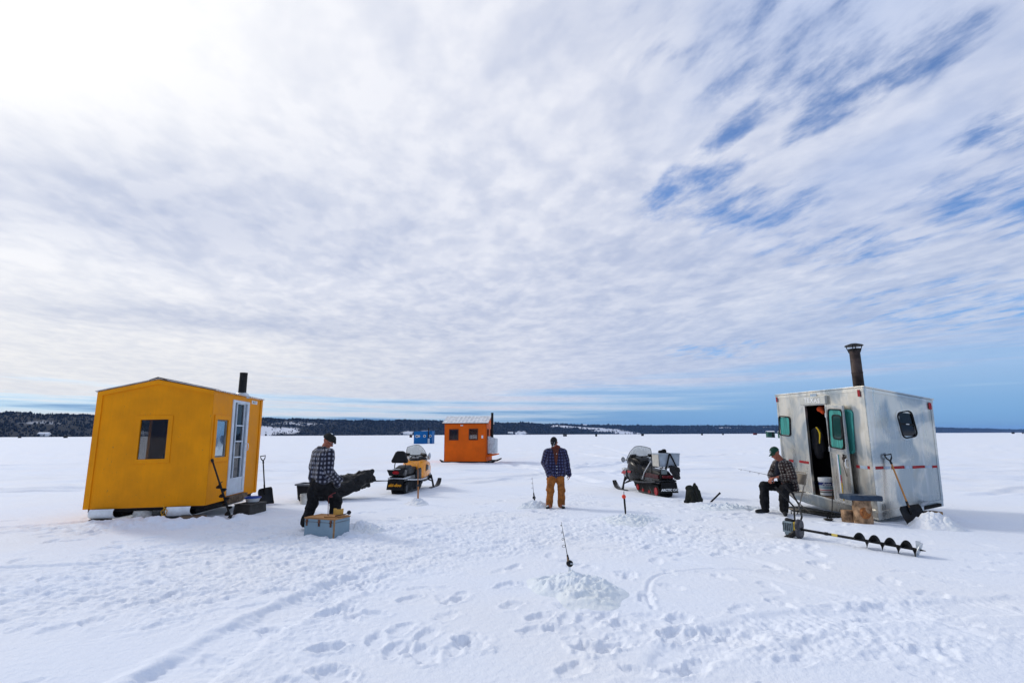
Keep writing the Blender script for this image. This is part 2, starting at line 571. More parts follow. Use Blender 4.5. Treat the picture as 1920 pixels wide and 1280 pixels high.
def text(body, size, m, parent, M, name='lettering', depth=0.003, shear=0.0, space=1.0, bold=0.0):
    cu = bpy.data.curves.new(name, 'FONT')
    cu.body = body
    cu.size = size
    cu.extrude = depth
    cu.shear = shear
    cu.offset = bold
    cu.space_character = space
    cu.align_x = 'CENTER'
    cu.align_y = 'CENTER'
    o = bpy.data.objects.new(name + '_c', cu)
    COL.objects.link(o)
    dg = bpy.context.evaluated_depsgraph_get()
    me = bpy.data.meshes.new_from_object(o.evaluated_get(dg))
    bpy.data.objects.remove(o)
    me.name = name
    me.transform(M)
    me.materials.clear()
    me.materials.append(m)
    ob = bpy.data.objects.new(name, me)
    COL.objects.link(ob)
    ob.parent = parent
    return ob


# ------------------------------------------------------------------ numpy noise
def _hash(ix, iy, iz, seed):
    h = (ix.astype(np.int64) * 374761393 + iy.astype(np.int64) * 668265263 + iz.astype(np.int64) * 2147483647 + seed * 1274126177) & 0xffffffff
    h = ((h ^ (h >> 13)) * 1274126177) & 0xffffffff
    h = ((h ^ (h >> 16)) * 2246822519) & 0xffffffff
    return h ^ (h >> 15)


def perlin2(x, y, seed=0):
    xi, yi = np.floor(x), np.floor(y)
    xf, yf = x - xi, y - yi
    u = xf * xf * xf * (xf * (xf * 6 - 15) + 10)
    v = yf * yf * yf * (yf * (yf * 6 - 15) + 10)
    z = np.zeros_like(xi)

    def g(a, b, fx, fy):
        ang = _hash(a, b, z, seed).astype(np.float64) * (2 * np.pi / 4294967296.0)
        return np.cos(ang) * fx + np.sin(ang) * fy
    n00, n10 = g(xi, yi, xf, yf), g(xi + 1, yi, xf - 1, yf)
    n01, n11 = g(xi, yi + 1, xf, yf - 1), g(xi + 1, yi + 1, xf - 1, yf - 1)
    return 1.5 * ((n00 * (1 - u) + n10 * u) * (1 - v) + (n01 * (1 - u) + n11 * u) * v)


def fbm2(x, y, seed=0, octv=4, gain=0.5, lac=2.03):
    a, t, f = 1.0, 0.0, 1.0
    for i in range(octv):
        t = t + a * perlin2(x * f + 17.3 * i, y * f - 9.1 * i, seed + i)
        a *= gain
        f *= lac
    return t


def vnoise3(p, seed):
    i = np.floor(p)
    f = p - i
    w = f * f * (3 - 2 * f)
    r = 0
    for a in (0, 1):
        for b in (0, 1):
            for c in (0, 1):
                h = _hash(i[:, 0] + a, i[:, 1] + b, i[:, 2] + c, seed) / 4294967296.0
                r = r + h * (w[:, 0] if a else 1 - w[:, 0]) * (w[:, 1] if b else 1 - w[:, 1]) * (w[:, 2] if c else 1 - w[:, 2])
    return r * 2 - 1


def fbm3(p, seed=0, octv=3):
    t, a, f = 0, 1.0, 1.0
    for i in range(octv):
        t = t + a * vnoise3(p * f + 13.7 * i, seed + i)
        a *= 0.5
        f *= 2.1
    return t


def sstep(x, lo, hi):
    t = np.clip((x - lo) / (hi - lo), 0, 1)
    return t * t * (3 - 2 * t)

# ------------------------------------------------------------------ the frozen lake: one height field, one sheet
random.seed(7)
HX0, HX1, HY0, HY1, HR = -14.0, 13.0, 2.0, 19.0, 0.015
gx = np.arange(HX0, HX1, HR)
gy = np.arange(HY0, HY1, HR)
GX, GY = np.meshgrid(gx, gy)


def low_h(x, y):
    return 0.020 * fbm2(x / 6.0, y / 6.0, 3, 2) + 0.010 * fbm2(x / 1.6, y / 2.0, 5, 2)


def blob(x, y, cx, cy, rx, ry):
    return np.exp(-(((x - cx) / rx) ** 2 + ((y - cy) / ry) ** 2))


HM = low_h(GX, GY)
# trampled, cloddy areas
chop = fbm2(GX / 2.6, GY / 2.6, 21, 3) * 0.55
chop += 1.0 * blob(GX, GY, -4.6, 6.6, 2.6, 2.6) + 0.75 * blob(GX, GY, -2.6, 8.6, 2.2, 1.5) + 0.5 * blob(GX, GY, 1.9, 4.6, 1.3, 0.8) \
    + 0.65 * blob(GX, GY, 1.6, 8.4, 2.6, 1.6) + 0.7 * blob(GX, GY, -6.8, 10.0, 2.0, 0.6) + 0.2 * blob(GX, GY, 4.3, 5.2, 1.5, 0.6) + 0.5 * blob(GX, GY, 3.6, 12.6, 2.5, 1.2) + 0.45 * blob(GX, GY, 0.8, 10.2, 3.6, 1.6) \
    - 0.7 * blob(GX, GY, 2.3, 6.3, 1.0, 0.8) - 0.6 * blob(GX, GY, -0.6, 4.7, 0.7, 0.9) - 0.5 * blob(GX, GY, 5.6, 4.2, 1.6, 0.8)
chop = sstep(chop, 0.18, 0.75)
# clods drawn out along the wind
cu_, cv_ = GX * 0.82 + GY * 0.57, -GX * 0.57 + GY * 0.82
rid = 0.5 - np.abs(fbm2(cu_ / 0.62, cv_ / 0.40, 31, 4, 0.55))
cl2 = fbm2(cu_ / 0.17, cv_ / 0.13, 41, 3, 0.55)
cl3 = 0.5 - np.abs(fbm2(GX / 0.10, GY / 0.10, 43, 3, 0.65))
HM += chop * (0.034 * rid + 0.013 * cl2 + 0.026 * cl3)
# smooth wind-packed parts keep only faint drift lines
drift = 0.5 - np.abs(fbm2((GX * 0.5 + GY * 0.87) / 0.5, (GX * 0.87 - GY * 0.5) / 2.2, 51, 3))
HM += (1 - chop) * 0.009 * drift
HM += 0.0045 * fbm2(GX / 0.06, GY / 0.06, 61, 2) * (0.30 + 1.3 * chop)


def stamp(cx, cy, ang, ln, wd, dep, rim=0.3):
    """a boot print: a rounded dent with a pushed-up rim"""
    rad = ln * 1.5
    i0, i1 = int((cx - rad - HX0) / HR), int((cx + rad - HX0) / HR)
    j0, j1 = int((cy - rad - HY0) / HR), int((cy + rad - HY0) / HR)
    if i0 < 0 or j0 < 0 or i1 >= len(gx) or j1 >= len(gy):
        return
    X, Y = GX[j0:j1, i0:i1] - cx, GY[j0:j1, i0:i1] - cy
    a, b = X * cos(ang) + Y * sin(ang), -X * sin(ang) + Y * cos(ang)
    q = np.sqrt((a / (ln / 2)) ** 2 + (b / (wd / 2)) ** 2) + 0.38 * fbm2((X + cx) / 0.10, (Y + cy) / 0.10, 71, 3, .6)
    HM[j0:j1, i0:i1] += -dep * .52 * sstep(q, 1.20, 0.62) + dep * .50 * rim * np.exp(-((q - 1.32) / 0.24) ** 2)


rng = random.Random(11)
for (cx, cy, sx, sy, n, dep) in ((-3.6, 6.2, 2.6, 2.2, 90, .035), (-1.0, 5.4, 1.2, 1.2, 9, .045), (1.3, 4.5, 1.3, .7, 26, .045), (1.2, 7.6, 2.2, 1.6, 30, .024),
                                (0.8, 11.0, 4.0, 2.0, 90, .025), (-3.2, 9.4, 1.6, 1.2, 60, .04), (4.4, 11.6, 1.8, 1.2, 80, .035), (4.0, 5.2, 1.6, .8, 24, .035),
                                (-6.0, 9.2, 1.6, .8, 50, .04), (4.5, 8.2, 2.0, 1.0, 40, .025)):
    for _ in range(n):
        stamp(rng.gauss(cx, sx), rng.gauss(cy, sy), rng.uniform(0, pi), rng.uniform(.26, .36), rng.uniform(.12, .19), dep * rng.uniform(.6, 1.35))


def walk(pts, dep=0.045, step=0.62):
    d = 0
    for (x0, y0), (x1, y1) in zip(pts, pts[1:]):
        L = math.hypot(x1 - x0, y1 - y0)
        a = math.atan2(y1 - y0, x1 - x0)
        for k_ in range(max(1, int(L / step))):
            t = (k_ + .5) / max(1, int(L / step))
            s = 1 if d % 2 else -1
            d += 1
            stamp(x0 + (x1 - x0) * t - sin(a) * .12 * s + rng.uniform(-.04, .04), y0 + (y1 - y0) * t + cos(a) * .12 * s, a + rng.uniform(-.2, .2), .33, .15, dep * rng.uniform(.8, 1.2))


walk([(-.95, 4.2), (-.75, 5.1), (-.3, 5.8), (.3, 7.2), (.9, 9.2), (1.0, 11.6)])
walk([(.6, 4.4), (.75, 4.7), (1.1, 5.3), (1.9, 7.6), (3.4, 10.0), (5.0, 11.2)])
walk([(-3.2, 8.4), (-2.2, 7.0), (-1.5, 5.6), (-1.1, 4.1)])
walk([(-5.4, 10.3), (-4.0, 9.8), (-2.0, 10.8), (.8, 11.9)])
walk([(6.2, 9.8), (5.2, 8.9), (4.0, 7.7)], .03)


def seg_dist(pts, X, Y):
    """distance to a polyline, and the run along it"""
    best = np.full(X.shape, 1e9)
    run = np.zeros(X.shape)
    acc = 0.0
    for (x0, y0), (x1, y1) in zip(pts, pts[1:]):
        L2 = (x1 - x0) ** 2 + (y1 - y0) ** 2
        t = np.clip(((X - x0) * (x1 - x0) + (Y - y0) * (y1 - y0)) / L2, 0, 1)
        d = np.hypot(X - x0 - t * (x1 - x0), Y - y0 - t * (y1 - y0))
        m_ = d < best
        best = np.where(m_, d, best)
        run = np.where(m_, acc + t * math.sqrt(L2), run)
        acc += math.sqrt(L2)
    return best, run


def curve(pts, n=8):
    out = []
    P = [np.array(p, float) for p in pts]
    P = [2 * P[0] - P[1]] + P + [2 * P[-1] - P[-2]]
    for i in range(1, len(P) - 2):
        for k_ in range(n):
            t = k_ / n
            a, b, c, d = P[i - 1], P[i], P[i + 1], P[i + 2]
            out.append(tuple(0.5 * ((2 * b) + (-a + c) * t + (2 * a - 5 * b + 4 * c - d) * t * t + (-a + 3 * b - 3 * c + d) * t ** 3)))
    out.append(tuple(P[-2]))
    return out


def belt(pts, w, dep, lug=0.012, pitch=0.09, rim=0.5):
    """a snow-machine belt track: flat trough with cross bars and a crumbled lip"""
    d, run = seg_dist(curve(pts, 6), GX, GY)
    d = d + 0.05 * fbm2(GX / .22, GY / .22, 81, 2)
    inside = sstep(d, w / 2 + .05, w / 2 - .05)
    bars = np.sin(run * 2 * pi / pitch) * sstep(perlin2(GX / .5, GY / .5, 5), -.4, .3)
    return -inside * dep + inside * lug * bars + rim * dep * np.exp(-((d - w / 2 - .09) / .07) ** 2)


def groove(pts, w, dep, rim=0.4):
    d, run = seg_dist(curve(pts, 5), GX, GY)
    return -dep * np.exp(-(d / w) ** 2) + rim * dep * np.exp(-((d - 1.9 * w) / w) ** 2)


tk = belt([(-2.35, 2.6), (-2.3, 3.9), (-2.2, 4.9), (-1.9, 5.9), (-1.4, 7.1), (-.7, 8.6)], .50, .036, .008, .085, .7)
HM += tk * sstep(GY, 7.6, 5.6) * (.55 + .6 * sstep(perlin2(GX / .8, GY / .8, 9), -.3, .4))
HM += .022 * (0.5 - np.abs(fbm2(GX / .2, GY / .2, 19, 4, .6))) * blob(GX, GY, -1.75, 5.2, .55, 1.9)
HM += belt([(1.2, 4.1), (2.0, 4.75), (3.2, 5.1), (4.6, 5.35), (7.0, 5.6), (9.0, 5.7)], .40, .016, .008)
HM += belt([(-14, 7.6), (-10, 9.4), (-8.0, 11.2), (-7.0, 15.0)], .40, .02, .006)
for off in (0, .16, .55, .62):
    HM += groove([(-14, 6.6 + off), (-10.6, 8.3 + off), (-8.4, 9.7 + off), (-6.8, 10.6 + off)], .03, .022)
for (p, w, dp) in (([(1.35, 5.3), (1.45, 5.9), (1.75, 6.5), (2.5, 6.75), (3.2, 6.6)], .022, .016), ([(2.2, 7.2), (3.0, 6.3), (3.6, 5.4), (3.9, 4.6)], .05, .018),
                   ([(2.4, 8.3), (3.2, 7.2), (3.3, 6.8)], .05, .02), ([(5.0, 8.0), (8.0, 7.2), (12, 6.8)], .05, .015), ([(5.5, 6.6), (8, 6.0), (11, 5.8)], .04, .014),
                   ([(-6.5, 6.9), (-5.0, 7.3), (-3.6, 8.2), (-2.6, 8.8)], .05, .03), ([(-2.5, 16.5), (0.5, 14.6), (2.0, 14.0), (4.0, 13.6)], .05, .02),
                   ([(-2.5, 15.4), (0.0, 14.0), (1.5, 13.4)], .05, .02), ([(-9, 12.5), (-4.2, 13.2), (-3.4, 14.6)], .05, .02), ([(4.2, 14.0), (3.4, 16), (2.0, 18.5)], .14, .025)):
    HM += groove(p, w, dp)
# snow banked against the yellow shanty and the tackle box
lump = 0.75 + 0.45 * fbm2(GX / .30, GY / .30, 91, 3)
for (cx, cy, rx, ry, h) in ((-7.75, 10.12, .45, .22, .10), (-7.1, 10.02, .42, .25, .16), (-6.45, 9.98, .42, .24, .17), (-5.85, 10.25, .30, .26, .16), (-5.45, 10.75, .30, .30, .10),
                            (-2.85, 9.35, .22, .30, .13), (-3.45, 8.72, .26, .10, .06), (-5.55, 11.9, .3, .3, .05), (3.9, 13.35, .5, .16, .06), (4.4, 12.5, .32, .2, .05),
                            (6.2, 9.6, .5, .3, .03), (8.2, 10.1, .5, .25, .06), (2.2, 10.1, .6, .3, .05), (-1.6, 9.6, .7, .5, .05)):
    HM += h * blob(GX, GY, cx, cy, rx, ry) * lump
# an old drill hole and the dent beside the slush heap
HM -= 0.10 * sstep(np.hypot((GX - .42) / 1.3, GY - 6.22), .13, .07)
for (cx, cy, d_) in ((.95, 4.85, .1), (1.35, 4.62, .13), (.62, 4.35, .12), (1.5, 5.0, .09), (-.35, 4.45, .09), (-.7, 4.25, .08), (-1.45, 4.35, .1), (-1.25, 3.9, .1), (-.95, 4.75, .06)):
    stamp(cx, cy, rng.uniform(0, pi), rng.uniform(.26, .4), rng.uniform(.16, .24), d_ * .62, .5)


def gh(x, y):
    """snow height at points of the lake"""
    x, y = np.atleast_1d(np.asarray(x, float)), np.atleast_1d(np.asarray(y, float))
    fi, fj = (x - HX0) / HR, (y - HY0) / HR
    ok = (fi > 1) & (fj > 1) & (fi < len(gx) - 2) & (fj < len(gy) - 2)
    i, j = np.clip(fi, 0, len(gx) - 2).astype(int), np.clip(fj, 0, len(gy) - 2).astype(int)
    u, v = np.clip(fi - i, 0, 1), np.clip(fj - j, 0, 1)
    s = (HM[j, i] * (1 - u) + HM[j, i + 1] * u) * (1 - v) + (HM[j + 1, i] * (1 - u) + HM[j + 1, i + 1] * u) * v
    m_ = np.minimum(np.minimum(fi, len(gx) - fi), np.minimum(fj, len(gy) - fj)) * HR
    w = np.where(ok, sstep(m_, 0.0, 1.2), 0)
    r = np.hypot(x, y)
    far = low_h(x, y) + 0.055 * fbm2(x / 2.8, y / 1.2, 15, 3) * sstep(r, 8, 25) + 0.06 * fbm2(x / 14.0, y / 5.0, 25, 3) * sstep(r, 15, 60)
    far = far + far_tracks(x, y)
    return s * w + far * (1 - w)


FAR_TR = [(curve(p, 6), w, d) for p, w, d in (
    ([(-60, 24), (-28, 30.5), (-10, 33), (4, 29), (14, 24), (24, 23)], .22, .05), ([(-60, 21), (-26, 27), (-9, 24.5), (3, 26), (9, 40), (12, 80)], .22, .05),
    ([(-50, 14), (-18, 16.6), (-11, 17.4), (-3, 19.5), (1, 22), (5, 30), (22, 46)], .2, .045), ([(-50, 12.5), (-19, 15.6), (-11, 16.6)], .2, .05),
    ([(-.5, 31), (2, 22), (2.8, 18.6)], .22, .06), ([(-1.2, 33), (4, 24), (6, 20), (16, 19), (40, 26)], .22, .05), ([(30, 18), (17, 21), (9, 30), (3, 60)], .25, .06),
    ([(-90, 60), (-30, 48), (20, 62), (90, 50)], .4, .07), ([(-80, 95), (-10, 80), (60, 110)], .5, .08), ([(12, 14), (20, 17.5), (40, 22)], .18, .04),
    ([(-3.6, 14.8), (-1, 18.8), (3, 22.4), (15, 26), (40, 30)], .2, .05))]


def far_tracks(x, y):
    out = np.zeros_like(x)
    sel = (np.hypot(x, y) < 140) & (y > 8)
    if sel.any():
        X, Y = x[sel], y[sel]
        o = np.zeros_like(X)
        for p, w, d in FAR_TR:
            dd, _ = seg_dist(p, X, Y)
            dd = dd + .10 * perlin2(X / .9, Y / .9, 7)
            w = w * 1.25
            o += -1.3 * d * np.exp(-(dd / w) ** 4) + .5 * d * np.exp(-((dd - 1.7 * w) / (w * .5)) ** 2)
        out[sel] = o
    return out


def z0(x, y):
    return float(gh([x], [y])[0])


def polar_sheet(name):
    rs = [0.0, 1.0, 1.8, 2.4]
    r = 2.7
    while r < 11200:
        rs.append(r)
        r *= 1.0036 if r < 15 else (1.005 if r < 45 else (1.03 if r < 400 else 1.12))
    th = list(np.linspace(-58, 58, 1080)) + list(np.linspace(58, 302, 62))[1:-1]
    th = np.radians(np.array(th))
    RR, TH = np.meshgrid(np.array(rs), th, indexing='ij')
    X, Y = RR * np.sin(TH), RR * np.cos(TH)
    Z = gh(X.ravel(), Y.ravel()).reshape(X.shape)
    Z *= 1 - sstep(RR, 300, 900)
    nr, nt = X.shape
    co = np.stack([X, Y, Z], -1).reshape(-1, 3)
    i = np.arange(nr - 1)[:, None]
    j = np.arange(nt)[None, :]
    k_ = (j + 1) % nt
    f = np.stack([i * nt + j, i * nt + k_, (i + 1) * nt + k_, (i + 1) * nt + j], -1).reshape(-1, 4)
    f = f[:, ::-1]
    me = bpy.data.meshes.new(name)
    me.vertices.add(len(co))
    me.vertices.foreach_set('co', co.ravel())
    me.loops.add(f.size)
    me.loops.foreach_set('vertex_index', f.ravel().astype(np.int32))
    me.polygons.add(len(f))
    me.polygons.foreach_set('loop_start', np.arange(0, f.size, 4, dtype=np.int32))
    me.polygons.foreach_set('use_smooth', np.ones(len(f), bool))
    me.update(calc_edges=True)
    o = bpy.data.objects.new(name, me)
    COL.objects.link(o)
    return o


M_snow = snow_mat('snow')
ground = polar_sheet('snow_ground')
ground.data.materials.append(M_snow)
ground['kind'] = 'structure'

# ------------------------------------------------------------------ far shore: hills and the wood on them
HILL = [(-78, 2.05, 1500), (-60, 2.05, 1500), (-45, 1.93, 1500), (-40.5, 1.90, 1550), (-25.2, 1.72, 1900), (-20, 1.60, 2000), (-9.3, 1.53, 2300), (-4, 1.38, 2500), (0, 1.25, 2600), (5.9, 1.04, 3000),
        (8.2, .92, 3300), (14, .82, 3900), (22, .74, 4600), (28.5, .66, 5200), (36, .55, 7000), (40, .38, 8500), (44, .24, 9500), (60, .22, 9500), (78, .25, 9000)]
HA, HE, HD = (np.array([h[i] for h in HILL], float) for i in range(3))


def shore(a):
    """far-shore distance and hill height at a bearing in degrees"""
    d = np.interp(a, HA, HD)
    h = np.tan(np.radians(np.interp(a, HA, HE))) * (d + 450)
    return d, h


def hill_z(a, q):
    """height of the hill at bearing a, q = 0 at the shore .. 1 at the crest"""
    d, h = shore(a)
    n = fbm2(a / 5.0, q * 1.7 + a * 0.1, 101, 4)
    prof = np.where(q < 1, np.sin(np.clip(q, 0, 1) * np.pi / 2) ** 1.15, 1 - 0.25 * (q - 1))
    return h * (prof * (0.93 + 0.05 * n) + 0.05 * np.clip(q * 4, 0, 1) * fbm2(a / 1.6, q * 3, 111, 3)) - 0.5 * (q <= 0)


aa = np.linspace(-78, 78, 900)
qq = np.array([-.02, 0.0, .04, .1, .18, .28, .4, .52, .65, .8, .9, 1.0, 1.15, 1.4])
A2, Q2 = np.meshgrid(aa, qq)
D2 = shore(A2)[0] + Q2 * 450
hz_ = hill_z(A2.ravel(), Q2.ravel()).reshape(A2.shape)
hco = np.stack([D2 * np.sin(np.radians(A2)), D2 * np.cos(np.radians(A2)), hz_], -1).reshape(-1, 3)
na = len(aa)
hf = [(i * na + j, i * na + j + 1, (i + 1) * na + j + 1, (i + 1) * na + j) for i in range(len(qq) - 1) for j in range(na - 1)]
hme = bpy.data.meshes.new('hills')
hme.from_pydata([tuple(p) for p in hco], [], hf)
hme.polygons.foreach_set('use_smooth', [True] * len(hf))
hills = bpy.data.objects.new('hills', hme)
COL.objects.link(hills)
hills['kind'] = 'structure'


def clearing(a, q):
    """snowy open ground among the trees, 0..1"""
    c = np.zeros_like(a)
    for (ca, cq, ra, rq, w) in ((-25.8, .18, 1.5, .22, 1.0), (-23.6, .22, 1.6, .14, .75), (-22.5, .55, 3.5, .14, .5), (-26.2, .08, .8, .12, 1.1), (-11.3, .10, 1.2, .10, .7), (-9.6, .14, 1.4, .08, .7), (.9, .12, .7, .16, .9),
                                (6.3, .62, 2.0, .11, 1.1), (8.8, .50, 1.6, .10, 1.0), (10.6, .36, 1.4, .12, 1.15), (12.0, .16, 1.2, .12, 1.1), (9.4, .30, .8, .06, .7), (4.6, .78, .9, .06, .8), (22.5, .66, 1.2, .06, 1.1), (26, .8, .5, .05, .8),
                                (12.7, .08, 1.4, .06, .9), (-35.5, .10, .8, .1, .6), (-31.5, .07, .5, .07, .8), (-42, .4, 3.0, .12, .4), (-38, .5, 2.0, .1, .4), (16, .3, 1.0, .06, .45)):
        c = np.maximum(c, w * np.exp(-((a - ca) / ra) ** 2 - ((q - cq) / rq) ** 2))
    return c


cl = np.clip(clearing(A2.ravel(), Q2.ravel()) * 1.1, 0, 1)
at_ = hme.attributes.new('open', 'FLOAT', 'POINT')
at_.data.foreach_set('value', cl.astype(np.float32))
m_, nt, b = new_mat('hill_ground')
setb(b, rough=0.9, spec=0.1)
op = nt.node('ShaderNodeAttribute', attribute_name='open').outputs['Fac']
tco = nt.n.new('ShaderNodeTexCoord').outputs['Object']
hn = nt.noise(tco, 0.02, 5.0, 0.7)
nt.l.new(nt.mix(nt.sm(nt.m('ADD', op, nt.m('MULTIPLY', nt.m('SUBTRACT', hn, 0.5), 0.5)), 0.25, 0.6), nt.mix(nt.sm(nt.noise(tco, 0.05, 4.0, 0.7), 0.5, 0.8), (0.008, 0.010, 0.013), (0.030, 0.034, 0.042)), (0.72, 0.74, 0.79)), b.inputs['Base Color'])
hme.materials.append(m_)

# trees of the wood: thousands of small conical and round-headed crowns, one far-off mass
trg = np.random.default_rng(5)
NT_ = 30000
ta = trg.uniform(-62, 62, NT_)
tq = trg.beta(1.0, 1.25, NT_) * 1.05
front = trg.random(NT_) < 0.25
tq[front] = trg.uniform(0.93, 1.08, front.sum())
keep = trg.random(NT_) > np.clip(clearing(ta, tq) * 1.25, 0, .97)
keep &= trg.random(NT_) < 0.35 + 0.65 * sstep(fbm2(ta / .8, tq * 6, 131, 3), -.55, .0)
ta, tq = ta[keep], tq[keep]
td = shore(ta)[0] + tq * 450
tz = hill_z(ta, tq)
tx, ty = td * np.sin(np.radians(ta)), td * np.cos(np.radians(ta))
hgt = trg.uniform(5, 9, len(ta)) * (1 + .45 * trg.random(len(ta)) ** 6) * np.clip(td / 2300, .8, 1.9)
hgt *= np.clip(shore(ta)[1] / 55, .35, 1)
conif = trg.random(len(ta)) < .68
tv, tf = [], []
profC = [(0.26, .10), (.19, .40), (.10, .70), (0.0, 1.0)]
profD = [(.14, .10), (.42, .45), (.36, .74), (0.0, 1.0)]
NS = 5
angs = np.arange(NS) * 2 * np.pi / NS
vc = []
for arr, prof in ((conif, profC), (~conif, profD)):
    x, y, z, h = tx[arr], ty[arr], tz[arr] - 1.0, hgt[arr]
    n = len(x)
    wid = h * trg.uniform(.75, 1.25, n)
    rings = []
    for r_, q_ in prof[:-1]:
        jit = trg.uniform(.7, 1.3, (n, NS))
        rings.append(np.stack([x[:, None] + np.cos(angs) * wid[:, None] * r_ * jit, y[:, None] + np.sin(angs) * wid[:, None] * r_ * jit, (z + h * q_)[:, None] + trg.uniform(-.04, .04, (n, NS)) * h[:, None]], -1))
    top = np.stack([x, y, z + h], -1)[:, None, :]
    V = np.concatenate(rings + [top], 1)
    per = V.shape[1]
    base = sum(len(q) for q in tv)
    tv.append(V.reshape(-1, 3))
    loc_f = []
    for i in range(2):
        for j in range(NS):
            k_ = (j + 1) % NS
            loc_f += [(i * NS + j, i * NS + k_, (i + 1) * NS + k_), (i * NS + j, (i + 1) * NS + k_, (i + 1) * NS + j)]
    for j in range(NS):
        loc_f.append((2 * NS + j, 2 * NS + (j + 1) % NS, 3 * NS))
    lf = np.array(loc_f)
    tf.append((lf[None] + (base + np.arange(n) * per)[:, None, None]).reshape(-1, 3))
    tint = trg.random(n) * .55 + (0 if prof is profC else .45)
    vc.append(np.repeat(tint, per))
tv, tf, vc = np.concatenate(tv), np.concatenate(tf), np.concatenate(vc)
fme = bpy.data.meshes.new('forest')
fme.vertices.add(len(tv))
fme.vertices.foreach_set('co', tv.ravel())
fme.loops.add(tf.size)
fme.loops.foreach_set('vertex_index', tf.ravel().astype(np.int32))
fme.polygons.add(len(tf))
fme.polygons.foreach_set('loop_start', np.arange(0, tf.size, 3, dtype=np.int32))
fme.update(calc_edges=True)
fa = fme.attributes.new('tint', 'FLOAT', 'POINT')
fa.data.foreach_set('value', vc.astype(np.float32))
forest = bpy.data.objects.new('forest', fme)
COL.objects.link(forest)
forest['kind'] = 'stuff'
m_, nt, b = new_mat('far_trees')
setb(b, rough=0.95, spec=0.05)
tn = nt.node('ShaderNodeAttribute', attribute_name='tint').outputs['Fac']
nt.l.new(nt.mix(nt.sm(tn, 0.1, 1.0), (0.005, 0.008, 0.010), (0.015, 0.014, 0.016)), b.inputs['Base Color'])
fme.materials.append(m_)

# ------------------------------------------------------------------ shanties
class Quad:
    """a wall plane seen from outside: bottom-left, bottom-right, top-left, top-right"""
    def __init__(self, bl, br, tl, tr):
        self.c = [Vector(q) for q in (bl, br, tl, tr)]
        a, b, c, d = self.c
        self.n = (b - a).cross(c - a).normalized()
        self.x = (b - a).normalized()
        self.y = self.n.cross(self.x).normalized()
        self.w = (b - a).length
        self.h = ((c - a).length + (d - b).length) / 2

    def p(self, u, v, o=0.0):
        a, b, c, d = self.c
        return (a * (1 - u) + b * u) * (1 - v) + (c * (1 - u) + d * u) * v + self.n * o

    def M(self, u, v, o=0.0):
        m = Matrix((self.x, self.y, self.n)).transposed().to_4x4()
        m.translation = self.p(u, v, o)
        return m

    def slab(self, g, u0, v0, u1, v1, o0, o1):
        return g.hexa([self.p(u0, v0, o0), self.p(u1, v0, o0), self.p(u1, v1, o0), self.p(u0, v1, o0),
                       self.p(u0, v0, o1), self.p(u1, v0, o1), self.p(u1, v1, o1), self.p(u0, v1, o1)])

    def wall(self, g, holes, t=0.04):
        us = sorted({0.0, 1.0} | {h[i] for h in holes for i in (0, 2)})
        vs_ = sorted({0.0, 1.0} | {h[i] for h in holes for i in (1, 3)})
        solid = lambda i, j: 0 <= i < len(us) - 1 and 0 <= j < len(vs_) - 1 and not any(
            h[0] - 1e-6 <= us[i] and us[i + 1] <= h[2] + 1e-6 and h[1] - 1e-6 <= vs_[j] and vs_[j + 1] <= h[3] + 1e-6 for h in holes)
        pts, fs, idx = [], [], {}

        def P(i, j, s):
            if (i, j, s) not in idx:
                idx[(i, j, s)] = len(pts)
                pts.append(self.p(us[i], vs_[j], 0 if s else -t))
            return idx[(i, j, s)]
        for i in range(len(us) - 1):
            for j in range(len(vs_) - 1):
                if not solid(i, j):
                    continue
                fs.append((P(i, j, 1), P(i + 1, j, 1), P(i + 1, j + 1, 1), P(i, j + 1, 1)))
                fs.append((P(i, j, 0), P(i, j + 1, 0), P(i + 1, j + 1, 0), P(i + 1, j, 0)))
                for (di, dj, a, b) in ((-1, 0, (0, 0), (0, 1)), (1, 0, (1, 0), (1, 1)), (0, -1, (0, 0), (1, 0)), (0, 1, (0, 1), (1, 1))):
                    if not solid(i + di, j + dj):
                        p, q = (i + a[0], j + a[1]), (i + b[0], j + b[1])
                        fs.append((P(*p, 1), P(*q, 1), P(*q, 0), P(*p, 0)))
        return g.add(pts, fs)

    def ring(self, g, u0, v0, u1, v1, bu, bv, o0, o1):
        """a rectangular frame of four butted boards"""
        self.slab(g, u0, v0, u1, v0 + bv, o0, o1)
        self.slab(g, u0, v1 - bv, u1, v1, o0, o1)
        self.slab(g, u0, v0 + bv, u0 + bu, v1 - bv, o0, o1)
        self.slab(g, u1 - bu, v0 + bv, u1, v1 - bv, o0, o1)
        return g

    def rounded(self, u0, v0, u1, v1, r, n=5):
        """rounded rectangle outline in metres about its centre, and the matrix that sets it on the wall"""
        w = (self.p(u1, v0) - self.p(u0, v0)).length / 2
        h = (self.p(u0, v1) - self.p(u0, v0)).length / 2
        out = []
        for cx, cy, a0 in ((w - r, h - r, 0), (-w + r, h - r, 90), (-w + r, -h + r, 180), (w - r, -h + r, 270)):
            out += [(cx + r * cos(R(a0 + 90 * k_ / n)), cy + r * sin(R(a0 + 90 * k_ / n))) for k_ in range(n + 1)]
        return out, (u0 + u1) / 2, (v0 + v1) / 2


def round_ring(g, poly, inner, t, M):
    """frame between two outlines with the same number of points"""
    n = len(poly)
    r = [[M @ Vector((x, y, z)) for x, y in q] for q, z in ((poly, -t / 2), (poly, t / 2), (inner, t / 2), (inner, -t / 2))]
    r.append(r[0])
    return g.loft(r, False, False)


